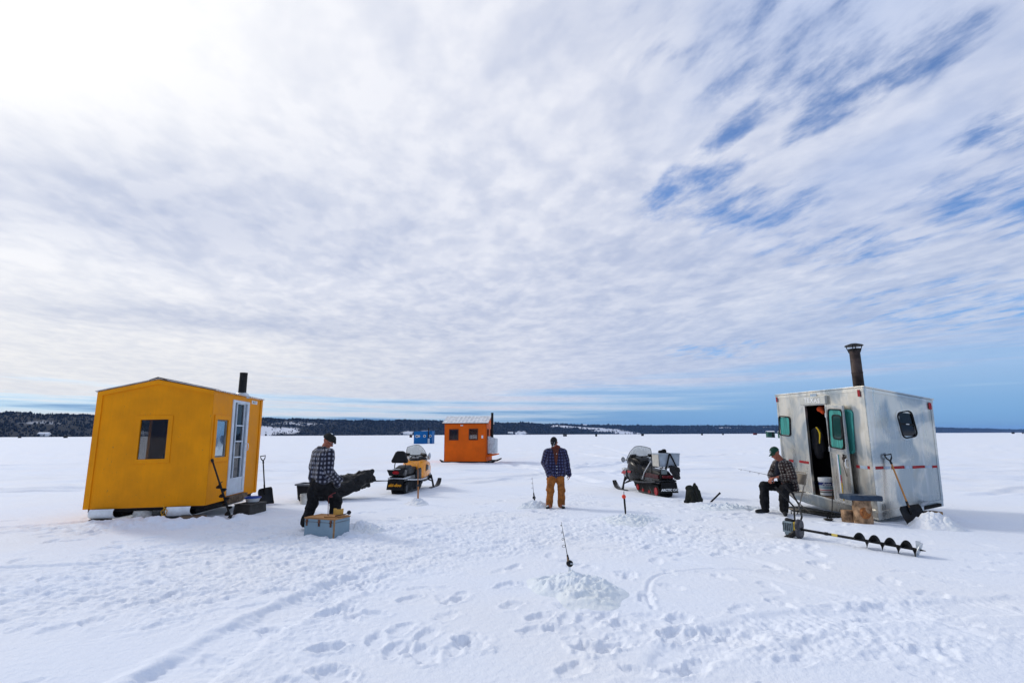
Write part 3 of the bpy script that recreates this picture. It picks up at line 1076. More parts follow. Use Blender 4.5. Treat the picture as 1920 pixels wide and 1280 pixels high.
M_yel = painted_wood('yellow_paint', (0.80, 0.285, 0.003))
M_yel2 = painted_wood('yellow_trim_paint', (0.82, 0.295, 0.004))
M_org = painted_wood('orange_paint', (0.74, 0.120, 0.005))
M_blu = painted_wood('blue_paint', (0.010, 0.13, 0.36))
M_blk = mat('black_iron', (0.009, 0.0085, 0.0085), 0.5, 0.2, bump=0.15)
M_blkp = mat('black_plastic', (0.006, 0.006, 0.007), 0.40, 0.0, var=0.2)
M_rub = mat('black_rubber', (0.006, 0.006, 0.0065), 0.75)
M_rust = mat('sooty_pipe', (0.045, 0.032, 0.027), 0.6, 0.4, var=0.35, vscale=5, bump=0.2)
M_gal = mat('galvanised', (0.52, 0.55, 0.57), 0.42, 0.75, var=0.12, vscale=9, bump=0.08)
M_roof = mat('roof_metal', (0.58, 0.59, 0.60), 0.4, 0.5, var=0.08)
M_wht = mat('white_plastic', (0.72, 0.74, 0.74), 0.4, var=0.06)
M_dkglass = glass_mat('dark_glass', (0.006, 0.007, 0.009), 0.03, 0.55)
M_mirror = mat('sky_glass', (0.42, 0.50, 0.55), 0.03, 0.85, var=0.05, vscale=2)
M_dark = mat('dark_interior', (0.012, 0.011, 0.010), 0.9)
M_door = mat('storm_door_white', (0.56, 0.62, 0.68), 0.4, var=0.05)
M_wood = wood_mat('pine', (0.42, 0.24, 0.10), (0.22, 0.115, 0.045), 0)
M_woodd = wood_mat('old_plank', (0.17, 0.115, 0.07), (0.07, 0.045, 0.028), 0)
M_alu = alu_mat('weathered_aluminium', 1.14)
M_alu2 = alu_mat('bright_aluminium', 1.25)
M_red = mat('red_tape', (0.30, 0.012, 0.016), 0.35, var=0.1)
M_blutape = mat('silver_blue_tape', (0.36, 0.44, 0.52), 0.3, 0.2, var=0.08)
M_teal = mat('teal_curtain', (0.045, 0.27, 0.235), 0.6, var=0.18, vscale=3, stretch=(9, 9, 0.6), bump=0.3, bscale=5)
M_inkw = mat('white_lettering', (0.78, 0.78, 0.76), 0.5, var=0.03)
M_inkb = mat('dark_lettering', (0.05, 0.045, 0.05), 0.5)


def shell(o):
    return G(Matrix.Translation(-Vector(o)))


# --- yellow shanty on white ski runners
yA, yB, yC = Vector((-8.306, 10.321, .250)), Vector((-6.044, 10.479, .300)), Vector((-6.207, 12.806, .305))
yA1, yB1, yC1 = Vector((-8.327, 10.321, 2.516)), Vector((-6.091, 10.479, 2.553)), Vector((-6.223, 12.806, 2.510))
yD, yD1 = yA + yC - yB, yA1 + yC1 - yB1
yRf = (yA1 + yB1) / 2 + Vector((0.02, 0, .235))
yRb = (yD1 + yC1) / 2 + Vector((0.02, 0, .235))
yo = Vector((-7.2, 11.6, 0))
yh = thing('shanty', 'yellow painted wooden shanty with a gable roof, black stovepipe and white storm door', 'ice shanty', yo)
qF, qR, qL, qK = Quad(yA, yB, yA1, yB1), Quad(yB, yC, yB1, yC1), Quad(yD, yA, yD1, yA1), Quad(yC, yD, yC1, yD1)
g = shell(yo)
qF.wall(g, [(.390, .407, .626, .750)])
qR.wall(g, [(.078, .404, .281, .746), (.352, .038, .696, .950)])
qL.wall(g, [(.25, .36, .62, .78)])
qK.wall(g, [])
for a, b, r_, n in ((yA1, yB1, yRf, qF.n), (yC1, yD1, yRb, qK.n)):
    g.loft([[a, b, r_], [a - n * .04, b - n * .04, r_ - n * .04]])
wallo = g.build('wall', M_yel, yh, smooth=0)
# boards that cover the corners and openings
for q, u0, u1 in ((qF, 0, .045), (qR, .955, 1.0), (qL, .96, 1.0)):
    g = q.slab(shell(yo), u0, 0.0, u1, 1.0, .002, .020)
    g.build('corner_board', M_yel2, yh, smooth=0, bevel=.003)
g = shell(yo)
for a, b in ((yA1, yRf), (yB1, yRf)):
    d = Vector((0, 0, -.085))
    o = qF.n
    g.hexa([a + d + o * .004, b + d + o * .004, b + d + o * .024, a + d + o * .024, a + o * .004, b + o * .004, b + o * .024, a + o * .024])
g.build('fascia_board', M_yel2, yh, smooth=0)
# roof: two corrugated sheets
for s, (e0, e1) in (('l', (yA1, yD1)), ('r', (yB1, yC1))):
    g = shell(yo)
    r0, r1 = yRf + Vector((0, 0, .012)), yRb + Vector((0, 0, .012))
    dn = (e0 - r0).normalized()
    e0b, e1b = e0 + dn * .045 + Vector((0, 0, .012)), e1 + dn * .045 + Vector((0, 0, .012))
    fwd = (r1 - r0).normalized()
    nrm = Vector((-dn.z, 0, dn.x)) if dn.x > 0 else Vector((dn.z, 0, -dn.x))
    rings = []
    N_ = 96
    for i in range(N_ + 1):
        t = -.014 + 1.028 * i / N_
        wv = .011 * cos(2 * pi * i / 4)
        a, b = r0 + (r1 - r0) * t, e0b + (e1b - e0b) * t
        rings.append([a + nrm * (wv + .012), b + nrm * (wv + .012), b + nrm * (wv + .004), a + nrm * (wv + .004)])
    g.loft(rings)
    g.build('roof', M_roof, yh, smooth=25)
g = shell(yo)
rc0, rc1 = yRf + Vector((0, -.05, .03)), yRb + Vector((0, .05, .03))
g.loft([[p + Vector(q) for q in ((-.17, 0, -.042), (0, 0, .012), (.17, 0, -.042), (.17, 0, -.030), (0, 0, .026), (-.17, 0, -.030))] for p in (rc0, rc1)])
g.build('ridge_cap', M_rust, yh, smooth=0)
# stovepipe
g = shell(yo)
cb = Vector((-6.22, 12.0, 2.55)) + Vector((-.10, 0, 0))
g.lathe([(.155, -.05), (.15, .03), (.10, .07), (.088, .09), (.084, .5), (.086, .505), (.086, .55), (.075, .55), (.07, .1)], 20, Matrix.Translation(cb), True, True)
ch = g.build('chimney', M_blk, yh)
g = shell(yo)
g.lathe([(.17, -.06), (.165, .0), (.125, .05), (.105, .065), (.10, .05), (.12, .0)], 20, Matrix.Translation(cb + Vector((0, 0, .012))))
g.build('flashing', M_gal, ch)
# windows


def framed_window(q, u0, v0, u1, v1, fu, fv, pane_m, parent, o, frame_m, name='window', pane_off=-.02, th=.022):
    g = shell(o)
    q.ring(g, u0 - fu, v0 - fv, u1 + fu, v1 + fv, fu, fv, .002, th)
    w_ = g.build(name, frame_m, parent, smooth=0, bevel=.003)
    g = shell(o)
    q.slab(g, u0 - .004, v0 - .004, u1 + .004, v1 + .004, pane_off - .006, pane_off)
    g.build('pane', pane_m, w_, smooth=0)
    return w_


w1 = framed_window(qF, .390, .407, .626, .750, .040, .036, M_dkglass, yh, yo, M_yel, th=.012)
w2 = framed_window(qR, .078, .404, .281, .746, .042, .040, M_mirror, yh, yo, M_yel2)
g = shell(yo)
qR.ring(g, .080, .406, .279, .744, .022, .012, -.019, -.006)
g.build('sash', mat('grey_sash', (.16, .17, .17), .5), w2, smooth=0)
w3 = framed_window(qL, .25, .36, .62, .78, .040, .036, glass_mat('clear_glass', (.5, .55, .58), .03, .15), yh, yo, M_yel2)
# storm door
g = shell(yo)
qR.ring(g, .352, .038, .696, .950, .045, .024, -.03, .018)
qR.slab(g, .397, .038 + .024, .651, .175, -.022, .004)
qR.slab(g, .397, .175, .651, .195, -.022, .010)
for vv in (.385, .540, .695, .915):
    qR.slab(g, .455, vv, .600, vv + .013, -.021, .006)
qR.slab(g, .443, .195, .455, .926, -.021, .008)
qR.slab(g, .600, .195, .612, .926, -.021, .008)
dr = g.build('door', M_door, yh, smooth=0, bevel=.002)
g = shell(yo)
qR.slab(g, .397, .195, .651, .926, -.030, -.024)
g.build('pane', glass_mat('door_glass', (.010, .016, .022), .03, .9), dr, smooth=0)
g = shell(yo)
hp = [qR.p(.672, .455, .02), qR.p(.672, .457, .065), qR.p(.672, .49, .075), qR.p(.672, .522, .065), qR.p(.672, .525, .02)]
g.pipe(hp, .011, 8)
g.build('handle', M_wht, dr)
g = shell(yo)
qR.slab(g, .34, -.035, .72, .030, .002, .09)
g.build('threshold', M_woodd, yh, smooth=0, bevel=.004)
# number plate beside the door
g = shell(yo)
qR.slab(g, .748, .940, .872, .975, .002, .008)
pl = g.build('number_plate', M_wht, yh, smooth=0)
Mi = Matrix.Translation(-yo)
text('N-112', .075, M_inkb, pl, Mi @ qR.M(.81, .9575, .0095), depth=.001)
# floor and the dark inside
g = shell(yo)
fl = [yA, yB, yC, yD]
cen = sum(fl, Vector()) / 4
ins = [p + (cen - p).normalized() * .07 for p in fl]
g.hexa([p + Vector((0, 0, -.02)) for p in ins] + [p + Vector((0, 0, .04)) for p in ins])
g.build('floor', M_woodd, yh, smooth=0)
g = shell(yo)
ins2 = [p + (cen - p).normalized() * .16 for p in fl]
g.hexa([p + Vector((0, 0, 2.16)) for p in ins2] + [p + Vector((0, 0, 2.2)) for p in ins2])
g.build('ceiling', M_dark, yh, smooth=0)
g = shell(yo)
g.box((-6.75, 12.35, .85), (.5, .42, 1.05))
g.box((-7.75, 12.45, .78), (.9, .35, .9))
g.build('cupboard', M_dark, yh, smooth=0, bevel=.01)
# white runners curled up at the nose
for k_, (u, L) in enumerate(((.175, 2.35), (.80, 2.35))):
    base = qF.p(u, 0, 0)
    fw = -qF.n
    sx = qF.x
    prof = [(-.09, -.010), (-.12, -.055), (-.115, -.105), (-.08, -.150), (-.02, -.178), (.08, -.186), (L - .1, -.186), (L, -.182)]
    g = shell(yo)
    rings = []
    for (yy, zz) in prof:
        p = base + fw * yy + Vector((0, 0, zz))
        rings.append([p - sx * .225, p + sx * .225, p + sx * .225 + Vector((0, 0, .012)) + fw * .010, p - sx * .225 + Vector((0, 0, .012)) + fw * .010])
    g.loft(rings)
    rn = g.build('runner', M_wht, yh, smooth=50)
    g = shell(yo)
    rings = []
    for (yy, zz) in [(-.06, -.012), (-.095, -.055), (-.09, -.10), (-.06, -.135), (0, -.160), (.09, -.168), (L - .1, -.168)]:
        p = base + fw * yy + Vector((0, 0, zz))
        rings.append([p - sx * .215, p + sx * .215, p + sx * .215 + Vector((0, 0, .010)), p - sx * .215 + Vector((0, 0, .010))])
    g.loft(rings)  # shade inside the curl put in as a black sheet; the rails are frame
    for s in (-.17, .17):
        g.hexa([base + sx * (s + a) + fw * b + Vector((0, 0, c)) for c in (-.155, -.004) for a, b in ((-.02, .18), (.02, .18), (.02, L - .15), (-.02, L - .15))])
    g.build('runner_frame_and_shade', M_blk, rn, smooth=40)
    g = shell(yo)
    bc = base - sx * .02 + fw * .0 + Vector((0, 0, -.06))
    g.pipe([bc + Vector((-.03, 0, .03)), bc + Vector((-.03, -.02, -.01)), bc + Vector((0, -.03, -.03)), bc + Vector((.03, -.02, -.01)), bc + Vector((.03, 0, .03))], .008, 8)
    g.build('tow_eye', M_gal, rn)
g = shell(yo)
g.hexa([qF.p(u, 0, o) + Vector((0, 0, z)) for z in (-.07, -.003) for u, o in ((.02, -.06), (.98, -.06), (.98, -2.2), (.02, -2.2))])
g.build('underframe', M_dark, yh, smooth=0)

# props under and around the yellow shanty
for (x, y, s, rz, lb) in ((-7.98, 10.36, (.34, .16, .12), .1, 'brown wood block under the left white runner of the yellow shanty'),
                          (-6.23, 10.44, (.42, .20, .15), -.12, 'brown wood block under the nearer right runner of the yellow shanty')):
    g = G()
    g.box((0, 0, s[2] / 2), s, (0, 0, rz))
    o = g.build('wood_block', M_woodd, None, smooth=0, bevel=.012)
    o.location = (x, y, z0(x, y) - .04)
    tag(o, lb, 'wood block', 'wood blocks under the shanties')
g = G()
g.lathe([(.155, 0), (.16, .02), (.165, .20), (.15, .245), (.10, .25)], 20)
o = g.build('foam_drum', mat('dirty_foam', (.55, .54, .49), .8, var=.15, bump=.3, bscale=30))
o.location = (-7.28, 10.52, z0(-7.28, 10.52) - .02)
tag(o, 'off-white round foam drum under the middle of the yellow shanty front', 'foam drum')
g = G()
pts = [(-.06, 0, .26), (-.03, -.02, .22), (.0, -.03, .14), (-.05, -.05, .06), (-.10, -.07, .02), (-.12, -.10, .0)]
g.pipe(pts, .008, 7)
g.pipe([(-.02, -.02, .22), (.06, -.05, .17), (.05, -.07, .09), (-.02, -.06, .08), (-.06, -.05, .14), (-.02, -.03, .20)], .008, 7)
g.pipe([(-.12, -.10, .0), (-.13, -.17, .03), (-.13, -.19, -.05), (-.12, -.20, -.09)], .008, 7)
o = g.build('rope', mat('yellow_rope', (.60, .30, .02), .8, var=.2, vscale=60))
o.location = (-6.72, 10.34, z0(-6.72, 10.25) + .0)
tag(o, 'looped yellow tow rope hanging under the front edge of the yellow shanty', 'rope')

g = G()
g.hexa([(-.20, -.28, 0), (.20, -.28, 0), (.20, .28, 0), (-.20, .28, 0), (-.185, -.265, .20), (.185, -.265, .20), (.185, .265, .20), (-.185, .265, .20)])
g.box((0, 0, .208), (.40, .56, .020))
o = g.build('crate', mat('charcoal_crate', (.035, .033, .030), .6, var=.2, bump=.2), None, smooth=0, bevel=.01)
o.location = (-5.66, 11.50, z0(-5.66, 11.50) - .01)
o.rotation_euler = (0, .02, R(-10))
tag(o, 'charcoal plastic crate used as a step below the white storm door', 'crate')
zc_ = z0(-5.66, 11.50) + .21
t_ = thing('basin', 'blue-rimmed white basin standing on the charcoal step crate', 'basin', (-5.68, 11.62, zc_))
g = G()
g.lathe([(.105, 0), (.125, .01), (.155, .085), (.150, .085), (.12, .015)], 20)
g.build('bowl', M_wht, t_)
g = G()
g.lathe([(.157, .083), (.172, .085), (.175, .10), (.165, .112), (.148, .10), (.150, .086)], 20)
g.build('rim', mat('blue_plastic', (.02, .06, .28), .35), t_)


def helix(g, r0, r1, z_a, z_b, turns, th, M, n=26, taper=0.0):
    """auger flighting: a screw-shaped blade with thickness"""
    steps = int(turns * n)
    rings = []
    for i in range(steps + 1):
        t = i / steps
        a = -2 * pi * turns * t
        z = z_a + (z_b - z_a) * t
        rr = r1 * (1 - taper * max(0, (t - .9) / .1))
        c, s = cos(a), sin(a)
        rings.append([M @ Vector((r0 * c, r0 * s, z - th / 2)), M @ Vector((rr * c, rr * s, z - th / 2)), M @ Vector((rr * c, rr * s, z + th / 2)), M @ Vector((r0 * c, r0 * s, z + th / 2))])
    return g.loft(rings)


# spare auger bit leaning on the corner of the yellow shanty
foot = Vector((-5.60, 10.62, z0(-5.60, 10.62) + .02))
topp = Vector((-6.01, 10.50, 1.17))
L_ = (topp - foot).length
t_ = thing('ice_auger', 'black auger bit leaning against the yellow shanty below its side window', 'ice auger', foot)
Mz = frame_to(foot, topp).to_4x4()
g = G()
g.pipe([Mz @ Vector((0, 0, -.02)), Mz @ Vector((0, 0, L_ * .6)), Mz @ Vector((0, 0, L_ * .6)), Mz @ Vector((0, 0, L_))], [.021, .021, .017, .017], 10)
g.pipe([Mz @ Vector((0, 0, L_ - .04)), Mz @ Vector((0, 0, L_ + .02))], .027, 10)
g.build('shaft', M_blk, t_)
g = G()
helix(g, .015, .085, .05, .72, 3.6, .006, Mz)
g.build('flighting', M_blk, t_)
g = G()
g.box(Mz @ Vector((.05, 0, .03)), (.12, .05, .016), Mz.to_3x3() @ Matrix.Rotation(.5, 3, 'X'))
g.box(Mz @ Vector((-.05, 0, .03)), (.12, .05, .016), Mz.to_3x3() @ Matrix.Rotation(-.5, 3, 'X'))
g.cap(Mz @ Vector((0, 0, .02)), .03, Mz @ Vector((0, 0, -.05)), .008)
g.build('cutter', M_blk, t_)


def shovel(name, label, base, top, width, height, handle_m, blade_m, face, group='snow shovels'):
    """scoop shovel: base = lower edge of the blade, top = D-grip"""
    base, top = Vector(base), Vector(top)
    t_ = thing(name, label, 'shovel', base, group=group)
    d = (top - base)
    L = d.length
    zdir = d.normalized()
    face = Vector(face)
    y = (face - zdir * face.dot(zdir)).normalized()          # the hollow side of the scoop
    x = y.cross(zdir)
    Mx = Matrix((x, y, zdir)).transposed().to_4x4()
    P = lambda a, b, c: Mx @ Vector((a, b, c))
    g = G()
    rows = []
    for i in range(9):
        t = i / 8
        z = t * height
        w = width / 2 * (0.94 + .06 * t) if t < .85 else width / 2 * (1.0 - (t - .85) * 1.1)
        bow = -.07 * sin(pi * min(1, t * .55 + .05)) + .03
        rows.append([P(w * s, bow + .055 * abs(s) ** 2.6, z) for s in np.linspace(-1, 1, 11)])
    n_ = 11
    front = [q for r in rows for q in r]
    back = [q - (Mx.to_3x3() @ Vector((0, .007, 0))) for q in front]
    fs = []
    N_ = len(front)
    for i in range(8):
        for j in range(n_ - 1):
            a = i * n_ + j
            fs.append((a, a + 1, a + n_ + 1, a + n_))
            fs.append((N_ + a, N_ + a + n_, N_ + a + n_ + 1, N_ + a + 1))
    for i in range(8):
        for j in (0, n_ - 1):
            a = i * n_ + j
            fs.append((a, a + n_, N_ + a + n_, N_ + a))
    for j in range(n_ - 1):
        for i in (0, 8):
            a = i * n_ + j
            fs.append((a, a + 1, N_ + a + 1, N_ + a))
    g.add(front + back, fs)
    g.cap(P(0, -.03, height * .62), .022, P(0, -.02, height + .07), .02, 10)
    g.build('blade', blade_m, t_, smooth=40)
    g = G()
    g.pipe([P(0, -.02, height * .9), P(0, -.015, height + .12), P(0, 0, L - .16)], [.016, .016, .015], 10)
    g.build('handle', handle_m, t_)
    g = G()
    gw = .062
    g.pipe([P(0, 0, L - .19), P(0, 0, L - .12)], [.021, .018], 10)
    g.pipe([P(0, 0, L - .13), P(-gw * .7, 0, L - .08), P(-gw, 0, L - .01), P(gw, 0, L - .01), P(gw * .7, 0, L - .08), P(0, 0, L - .13)], .014, 8)
    g.build('grip', M_blkp, t_)
    return t_


zb_ = z0(-6.0, 12.98)
shovel('shovel', 'all-black shovel leaning on the far corner of the yellow shanty', (-6.03, 13.02, zb_ - .02), (-6.16, 12.93, 1.16), .36, .40, M_blkp, M_blkp, (.75, -.65, .1))

# --- aluminium shanty
aA, aB, aC = Vector((6.407, 12.478, .257)), Vector((6.824, 9.985, .05)), Vector((8.267, 10.226, .27))
aA1, aB1, aC1 = Vector((6.408, 12.478, 2.544)), Vector((6.848, 9.985, 2.524)), Vector((8.338, 10.226, 2.286))
aD = aA + aC - aB + Vector((0, 0, .02))
aD1 = aA1 + aC1 - aB1
ao = Vector((7.35, 11.3, 0))
ah = thing('shanty', 'silver sheet-metal shanty with an open door, tall sooty chimney and red tape stripe', 'ice shanty', ao)
a1, a2, a3, a4 = Quad(aA, aB, aA1, aB1), Quad(aB, aC, aB1, aC1), Quad(aC, aD, aC1, aD1), Quad(aD, aA, aD1, aA1)
g = shell(ao)
a1.wall(g, [(.368, .066, .604, .880), (.012, .600, .150, .775), (.70, .49, .855, .82)])
a2.wall(g, [(.478, .640, .690, .840)])
a3.wall(g, [])
a4.wall(g, [])
g.build('wall', M_alu, ah, smooth=0)
# angle trims on the corners and along the roof edge, with rivets
g = shell(ao)
for q, u0, u1 in ((a1, .978, 1.0), (a2, .0, .032), (a1, .0, .018), (a2, .968, 1.0)):
    q.slab(g, u0, .05, u1, 1.0, .002, .006)
a1.slab(g, -.004, .972, 1.004, .998, .003, .012)
a2.slab(g, -.004, .974, 1.004, .998, .003, .012)
g.build('edge_trim', M_alu2, ah, smooth=0)
g = shell(ao)
for q, u in ((a1, .988), (a2, .018), (a2, .984), (a1, .009)):
    for k_ in range(13):
        g.ell(q.p(u, .10 + .07 * k_, .006), (.008, .008, .008), n=6, m=4)
for k_ in range(11):
    g.ell(a2.p(.08 + .085 * k_, .115, .001), .008, n=6, m=4)
    g.ell(a1.p(.06 + .085 * k_, .985, .012), .008, n=6, m=4)
g.build('rivet', M_gal, ah)['kind'] = 'stuff'
g = shell(ao)
rf = [aA1, aB1, aC1, aD1]
rcen = sum(rf, Vector()) / 4
out = [p + (p - rcen).normalized() * .035 for p in rf]
g.hexa([p + Vector((0, 0, .002)) for p in out] + [p + Vector((0, 0, .030)) for p in out])
roof_a = g.build('roof', M_alu2, ah, smooth=0, bevel=.004)
# skid hull below the walls: rises at the nose
g = shell(ao)
prof = [(.02, .045), (.05, .000), (.11, -.020), (.28, -.032), (.55, -.030), (.80, -.005), (1.0, .018), (1.0, .052), (.5, .055), (.03, .062)]
wdir = (aC - aB)
g.loft([[a1.p(u, v, .012) for u, v in prof], [a1.p(u, v, -.03) + wdir * .97 + Vector((0, 0, -.02)) for u, v in prof]])
g.build('hull', alu_mat('scuffed_hull', .78), ah, smooth=30)
g = shell(ao)
a1.slab(g, .02, .056, .99, .070, .004, .022)
a2.slab(g, .02, .052, .99, .062, .004, .016)
g.build('rub_rail', M_alu2, ah, smooth=0, bevel=.003)
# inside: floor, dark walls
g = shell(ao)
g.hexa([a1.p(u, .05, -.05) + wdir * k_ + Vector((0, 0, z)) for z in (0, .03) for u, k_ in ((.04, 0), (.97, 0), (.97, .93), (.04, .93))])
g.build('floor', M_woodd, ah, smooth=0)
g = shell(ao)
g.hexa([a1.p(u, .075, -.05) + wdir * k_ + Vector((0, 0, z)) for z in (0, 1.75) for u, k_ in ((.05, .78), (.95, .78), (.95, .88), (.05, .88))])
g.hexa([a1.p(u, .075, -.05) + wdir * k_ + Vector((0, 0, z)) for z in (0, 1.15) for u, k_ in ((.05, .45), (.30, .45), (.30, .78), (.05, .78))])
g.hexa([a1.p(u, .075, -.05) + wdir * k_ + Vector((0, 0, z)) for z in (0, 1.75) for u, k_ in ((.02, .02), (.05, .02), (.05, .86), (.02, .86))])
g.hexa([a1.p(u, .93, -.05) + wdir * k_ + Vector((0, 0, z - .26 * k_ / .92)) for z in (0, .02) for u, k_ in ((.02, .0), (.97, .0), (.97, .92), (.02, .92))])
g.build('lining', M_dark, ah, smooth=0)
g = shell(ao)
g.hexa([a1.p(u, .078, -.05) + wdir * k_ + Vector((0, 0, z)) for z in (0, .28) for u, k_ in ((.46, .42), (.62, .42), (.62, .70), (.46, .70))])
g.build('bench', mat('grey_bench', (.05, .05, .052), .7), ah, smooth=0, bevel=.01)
# door frame
g = shell(ao)
a1.ring(g, .356, .055, .615, .892, .013, .012, .003, .020)
g.build('door_frame', M_alu2, ah, smooth=0, bevel=.002)
# the open door, swung back against the wall
hx_ = a1.p(.612, .070, .022)
top_ = a1.p(.606, .880, .022)
ux = (a1.x * cos(R(9)) + a1.n * sin(R(9))).normalized()
dw = .575
Q_ = Quad(hx_, hx_ + ux * dw, top_, top_ + ux * dw)
dz_ = .012
g = shell(ao)
Q_.wall(g, [(.115, .555, .885, .950)], .03)
door_a = g.build('door', M_alu, ah, smooth=0, bevel=.004)
g = shell(ao)
Q_.ring(g, 0, 0, 1, 1, .055, .016, .002, .010)
Q_.slab(g, .055, .487, .945, .505, .002, .010)
g.build('door_trim', M_alu2, door_a, smooth=0)
for vv in (.12, .5, .86):
    g = Q_.slab(shell(ao), -.035, vv, .015, vv + .05, -.012, .014)
    g.build('hinge', M_gal, door_a, smooth=0, bevel=.004)
poly, cu0, cv0 = Q_.rounded(.09, .545, .91, .960, .075)
inner = [(x * .90, y * .945) for x, y in poly]
g = shell(ao)
round_ring(g, poly, inner, .022, Q_.M(cu0, cv0, .008))
dwin = g.build('window', M_rub, door_a, smooth=40)
g = shell(ao)
g.prism(inner, .006, Q_.M(cu0, cv0, -.004))
g.build('pane', M_teal, dwin, smooth=40)
poly2, cu2, cv2 = Q_.rounded(.26, .640, .80, .900, .075)
inner2 = [(x * .84, y * .90) for x, y in poly2]
g = shell(ao)
round_ring(g, poly2, inner2, .010, Q_.M(cu2 + .04, cv2, .005))
g.build('vent_frame', M_rub, dwin, smooth=40)
g = shell(ao)
g.prism(inner2, .004, Q_.M(cu2 + .04, cv2, .003))
g.build('vent_pane', glass_mat('green_black_glass', (.012, .05, .045), .06), dwin, smooth=40)
g = shell(ao)
g.pipe([Q_.p(.93, .37, .0), Q_.p(.955, .375, .05), Q_.p(.965, .41, .062), Q_.p(.96, .455, .05), Q_.p(.935, .46, .0)], .010, 8)
g.build('handle', M_wht, door_a)
g = shell(ao)
Q_.slab(g, .72, .440, .86, .470, .010, .030)
Q_.slab(g, .78, .425, .82, .500, .012, .035)
g.pipe([Q_.p(.80, .44, .03), Q_.p(.79, .40, .045), Q_.p(.83, .33, .03), Q_.p(.86, .28, .02)], .006, 6)
g.build('latch', M_rust, door_a, smooth=0)
for (u0, u1, v0, v1, c, nm) in ((.36, .42, .06, .485, (.62, .64, .66), 'white'), (.425, .455, .22, .485, (.05, .12, .35), 'blue'), (.46, .485, .28, .485, (.05, .32, .16), 'green'),
                                (.46, .485, .20, .278, (.5, .06, .03), 'red'), (.455, .495, .02, .198, (.60, .40, .03), 'yellow')):
    g = shell(ao)
    Q_.slab(g, u0, v0, u1, v1, .002, .004)
    g.build('fish_ruler', mat('ruler_' + nm, c, .45, var=.05), door_a, smooth=0)


def gasket_window(q, u0, v0, u1, v1, r, pane_m, parent, o, th=.03, k_=(.86, .90), rim=None):
    poly, cu0, cv0 = q.rounded(u0, v0, u1, v1, r)
    inner = [(x * k_[0], y * k_[1]) for x, y in poly]
    g = shell(o)
    round_ring(g, poly, inner, th, q.M(cu0, cv0, .002))
    w_ = g.build('window', rim or M_rub, parent, smooth=40)
    g = shell(o)
    g.prism(inner, .006, q.M(cu0, cv0, -.012))
    g.build('pane', pane_m, w_, smooth=40)
    return w_


gasket_window(a1, .002, .585, .160, .788, .07, M_teal, ah, ao)
gasket_window(a1, .69, .475, .865, .835, .08, M_teal, ah, ao, rim=M_teal)
wr = gasket_window(a2, .462, .625, .702, .855, .10, glass_mat('black_glass', (.006, .006, .007), .05), ah, ao, k_=(.88, .92))
g = shell(ao)
poly, cu0, cv0 = a2.rounded(.442, .610, .722, .870, .115)
inner = [(x * .87, y * .89) for x, y in poly]
round_ring(g, poly, inner, .008, a2.M(cu0, cv0, .003))
g.build('window_trim', M_alu2, wr, smooth=40)
g = shell(ao)
a2.slab(g, .475, .735, .690, .748, -.008, .006)
g.build('meeting_rail', M_rub, wr, smooth=0)
g = shell(ao)
a2.slab(g, .562, .738, .606, .745, .007, .016)
g.build('latch', M_wht, wr, smooth=0)
# sign box over the door
g = shell(ao)
a1.slab(g, .340, .888, .634, .960, .003, .070)
sg = g.build('sign_box', mat('cream_sign', (.50, .50, .455), .5, .3, var=.06), ah, smooth=0, bevel=.006)
Ma = Matrix.Translation(-ao)
text('TEXAS', .135, M_inkw, sg, Ma @ a1.M(.487, .922, .073), depth=.003, space=1.25, bold=.003)
g = shell(ao)
a1.slab(g, .448, .961, .520, .985, .013, .018)
g.build('name_plate', M_blutape, ah, smooth=0)
# red and silver reflective tape, corner markers
for q, segs in ((a1, ((.098, .153, 'r'), (.153, .225, 's'), (.228, .352, 'r'), (.852, .885, 'r'), (.885, .953, 'b'), (.953, .985, 'r'))),
                (a2, ((.024, .153, 'r'), (.165, .255, 'b'), (.271, .466, 'r'), (.478, .578, 'b'), (.589, .775, 'r'), (.785, .880, 'b'), (.891, .962, 'r')))):
    for u0, u1, c in segs:
        base = (.340 + .045 * u0 if q is a1 else .383 - .018 * u0)
        g = shell(ao)
        if c != 's':
            q.slab(g, u0, base - .012, u1, base + .011, .003, .0055)
            g.build('reflective_tape', M_red if c == 'r' else M_blutape, ah, smooth=0)
for q, u0, u1, v0, v1 in ((a1, .004, .022, .935, .985), (a1, .945, .968, .930, .985), (a2, .93, .972, .905, .968)):
    g = shell(ao)
    q.slab(g, u0, v0, u1, v1, .013, .022)
    g.build('marker_lamp', M_red, ah, smooth=0, bevel=.003)
# chimney with rain cap
cb = Vector((7.38, 10.90, 2.40))
g = shell(ao)
g.lathe([(.105, 0), (.103, .50), (.108, .505), (.108, .53), (.103, .54), (.100, 1.02), (.088, 1.02), (.085, .1)], 24, Matrix.Translation(cb))
cha = g.build('chimney', M_rust, ah)
g = shell(ao)
g.lathe([(.170, 1.09), (.178, 1.10), (.165, 1.115), (.06, 1.15), (.0, 1.155)], 24, Matrix.Translation(cb))
for k_ in range(4):
    a = pi / 4 + k_ * pi / 2
    g.pipe([cb + Vector((.101 * cos(a), .101 * sin(a), .95)), cb + Vector((.15 * cos(a), .15 * sin(a), 1.10))], .009, 6)
g.lathe([(.10, .98), (.125, 1.03), (.122, 1.035), (.095, .99)], 24, Matrix.Translation(cb))
g.build('rain_cap', M_blk, cha)
g = shell(ao)
g.lathe([(.17, -.005), (.165, .02), (.12, .06), (.106, .09)], 24, Matrix.Translation(cb + Vector((0, 0, -.02))))
g.build('flashing', M_gal, cha)
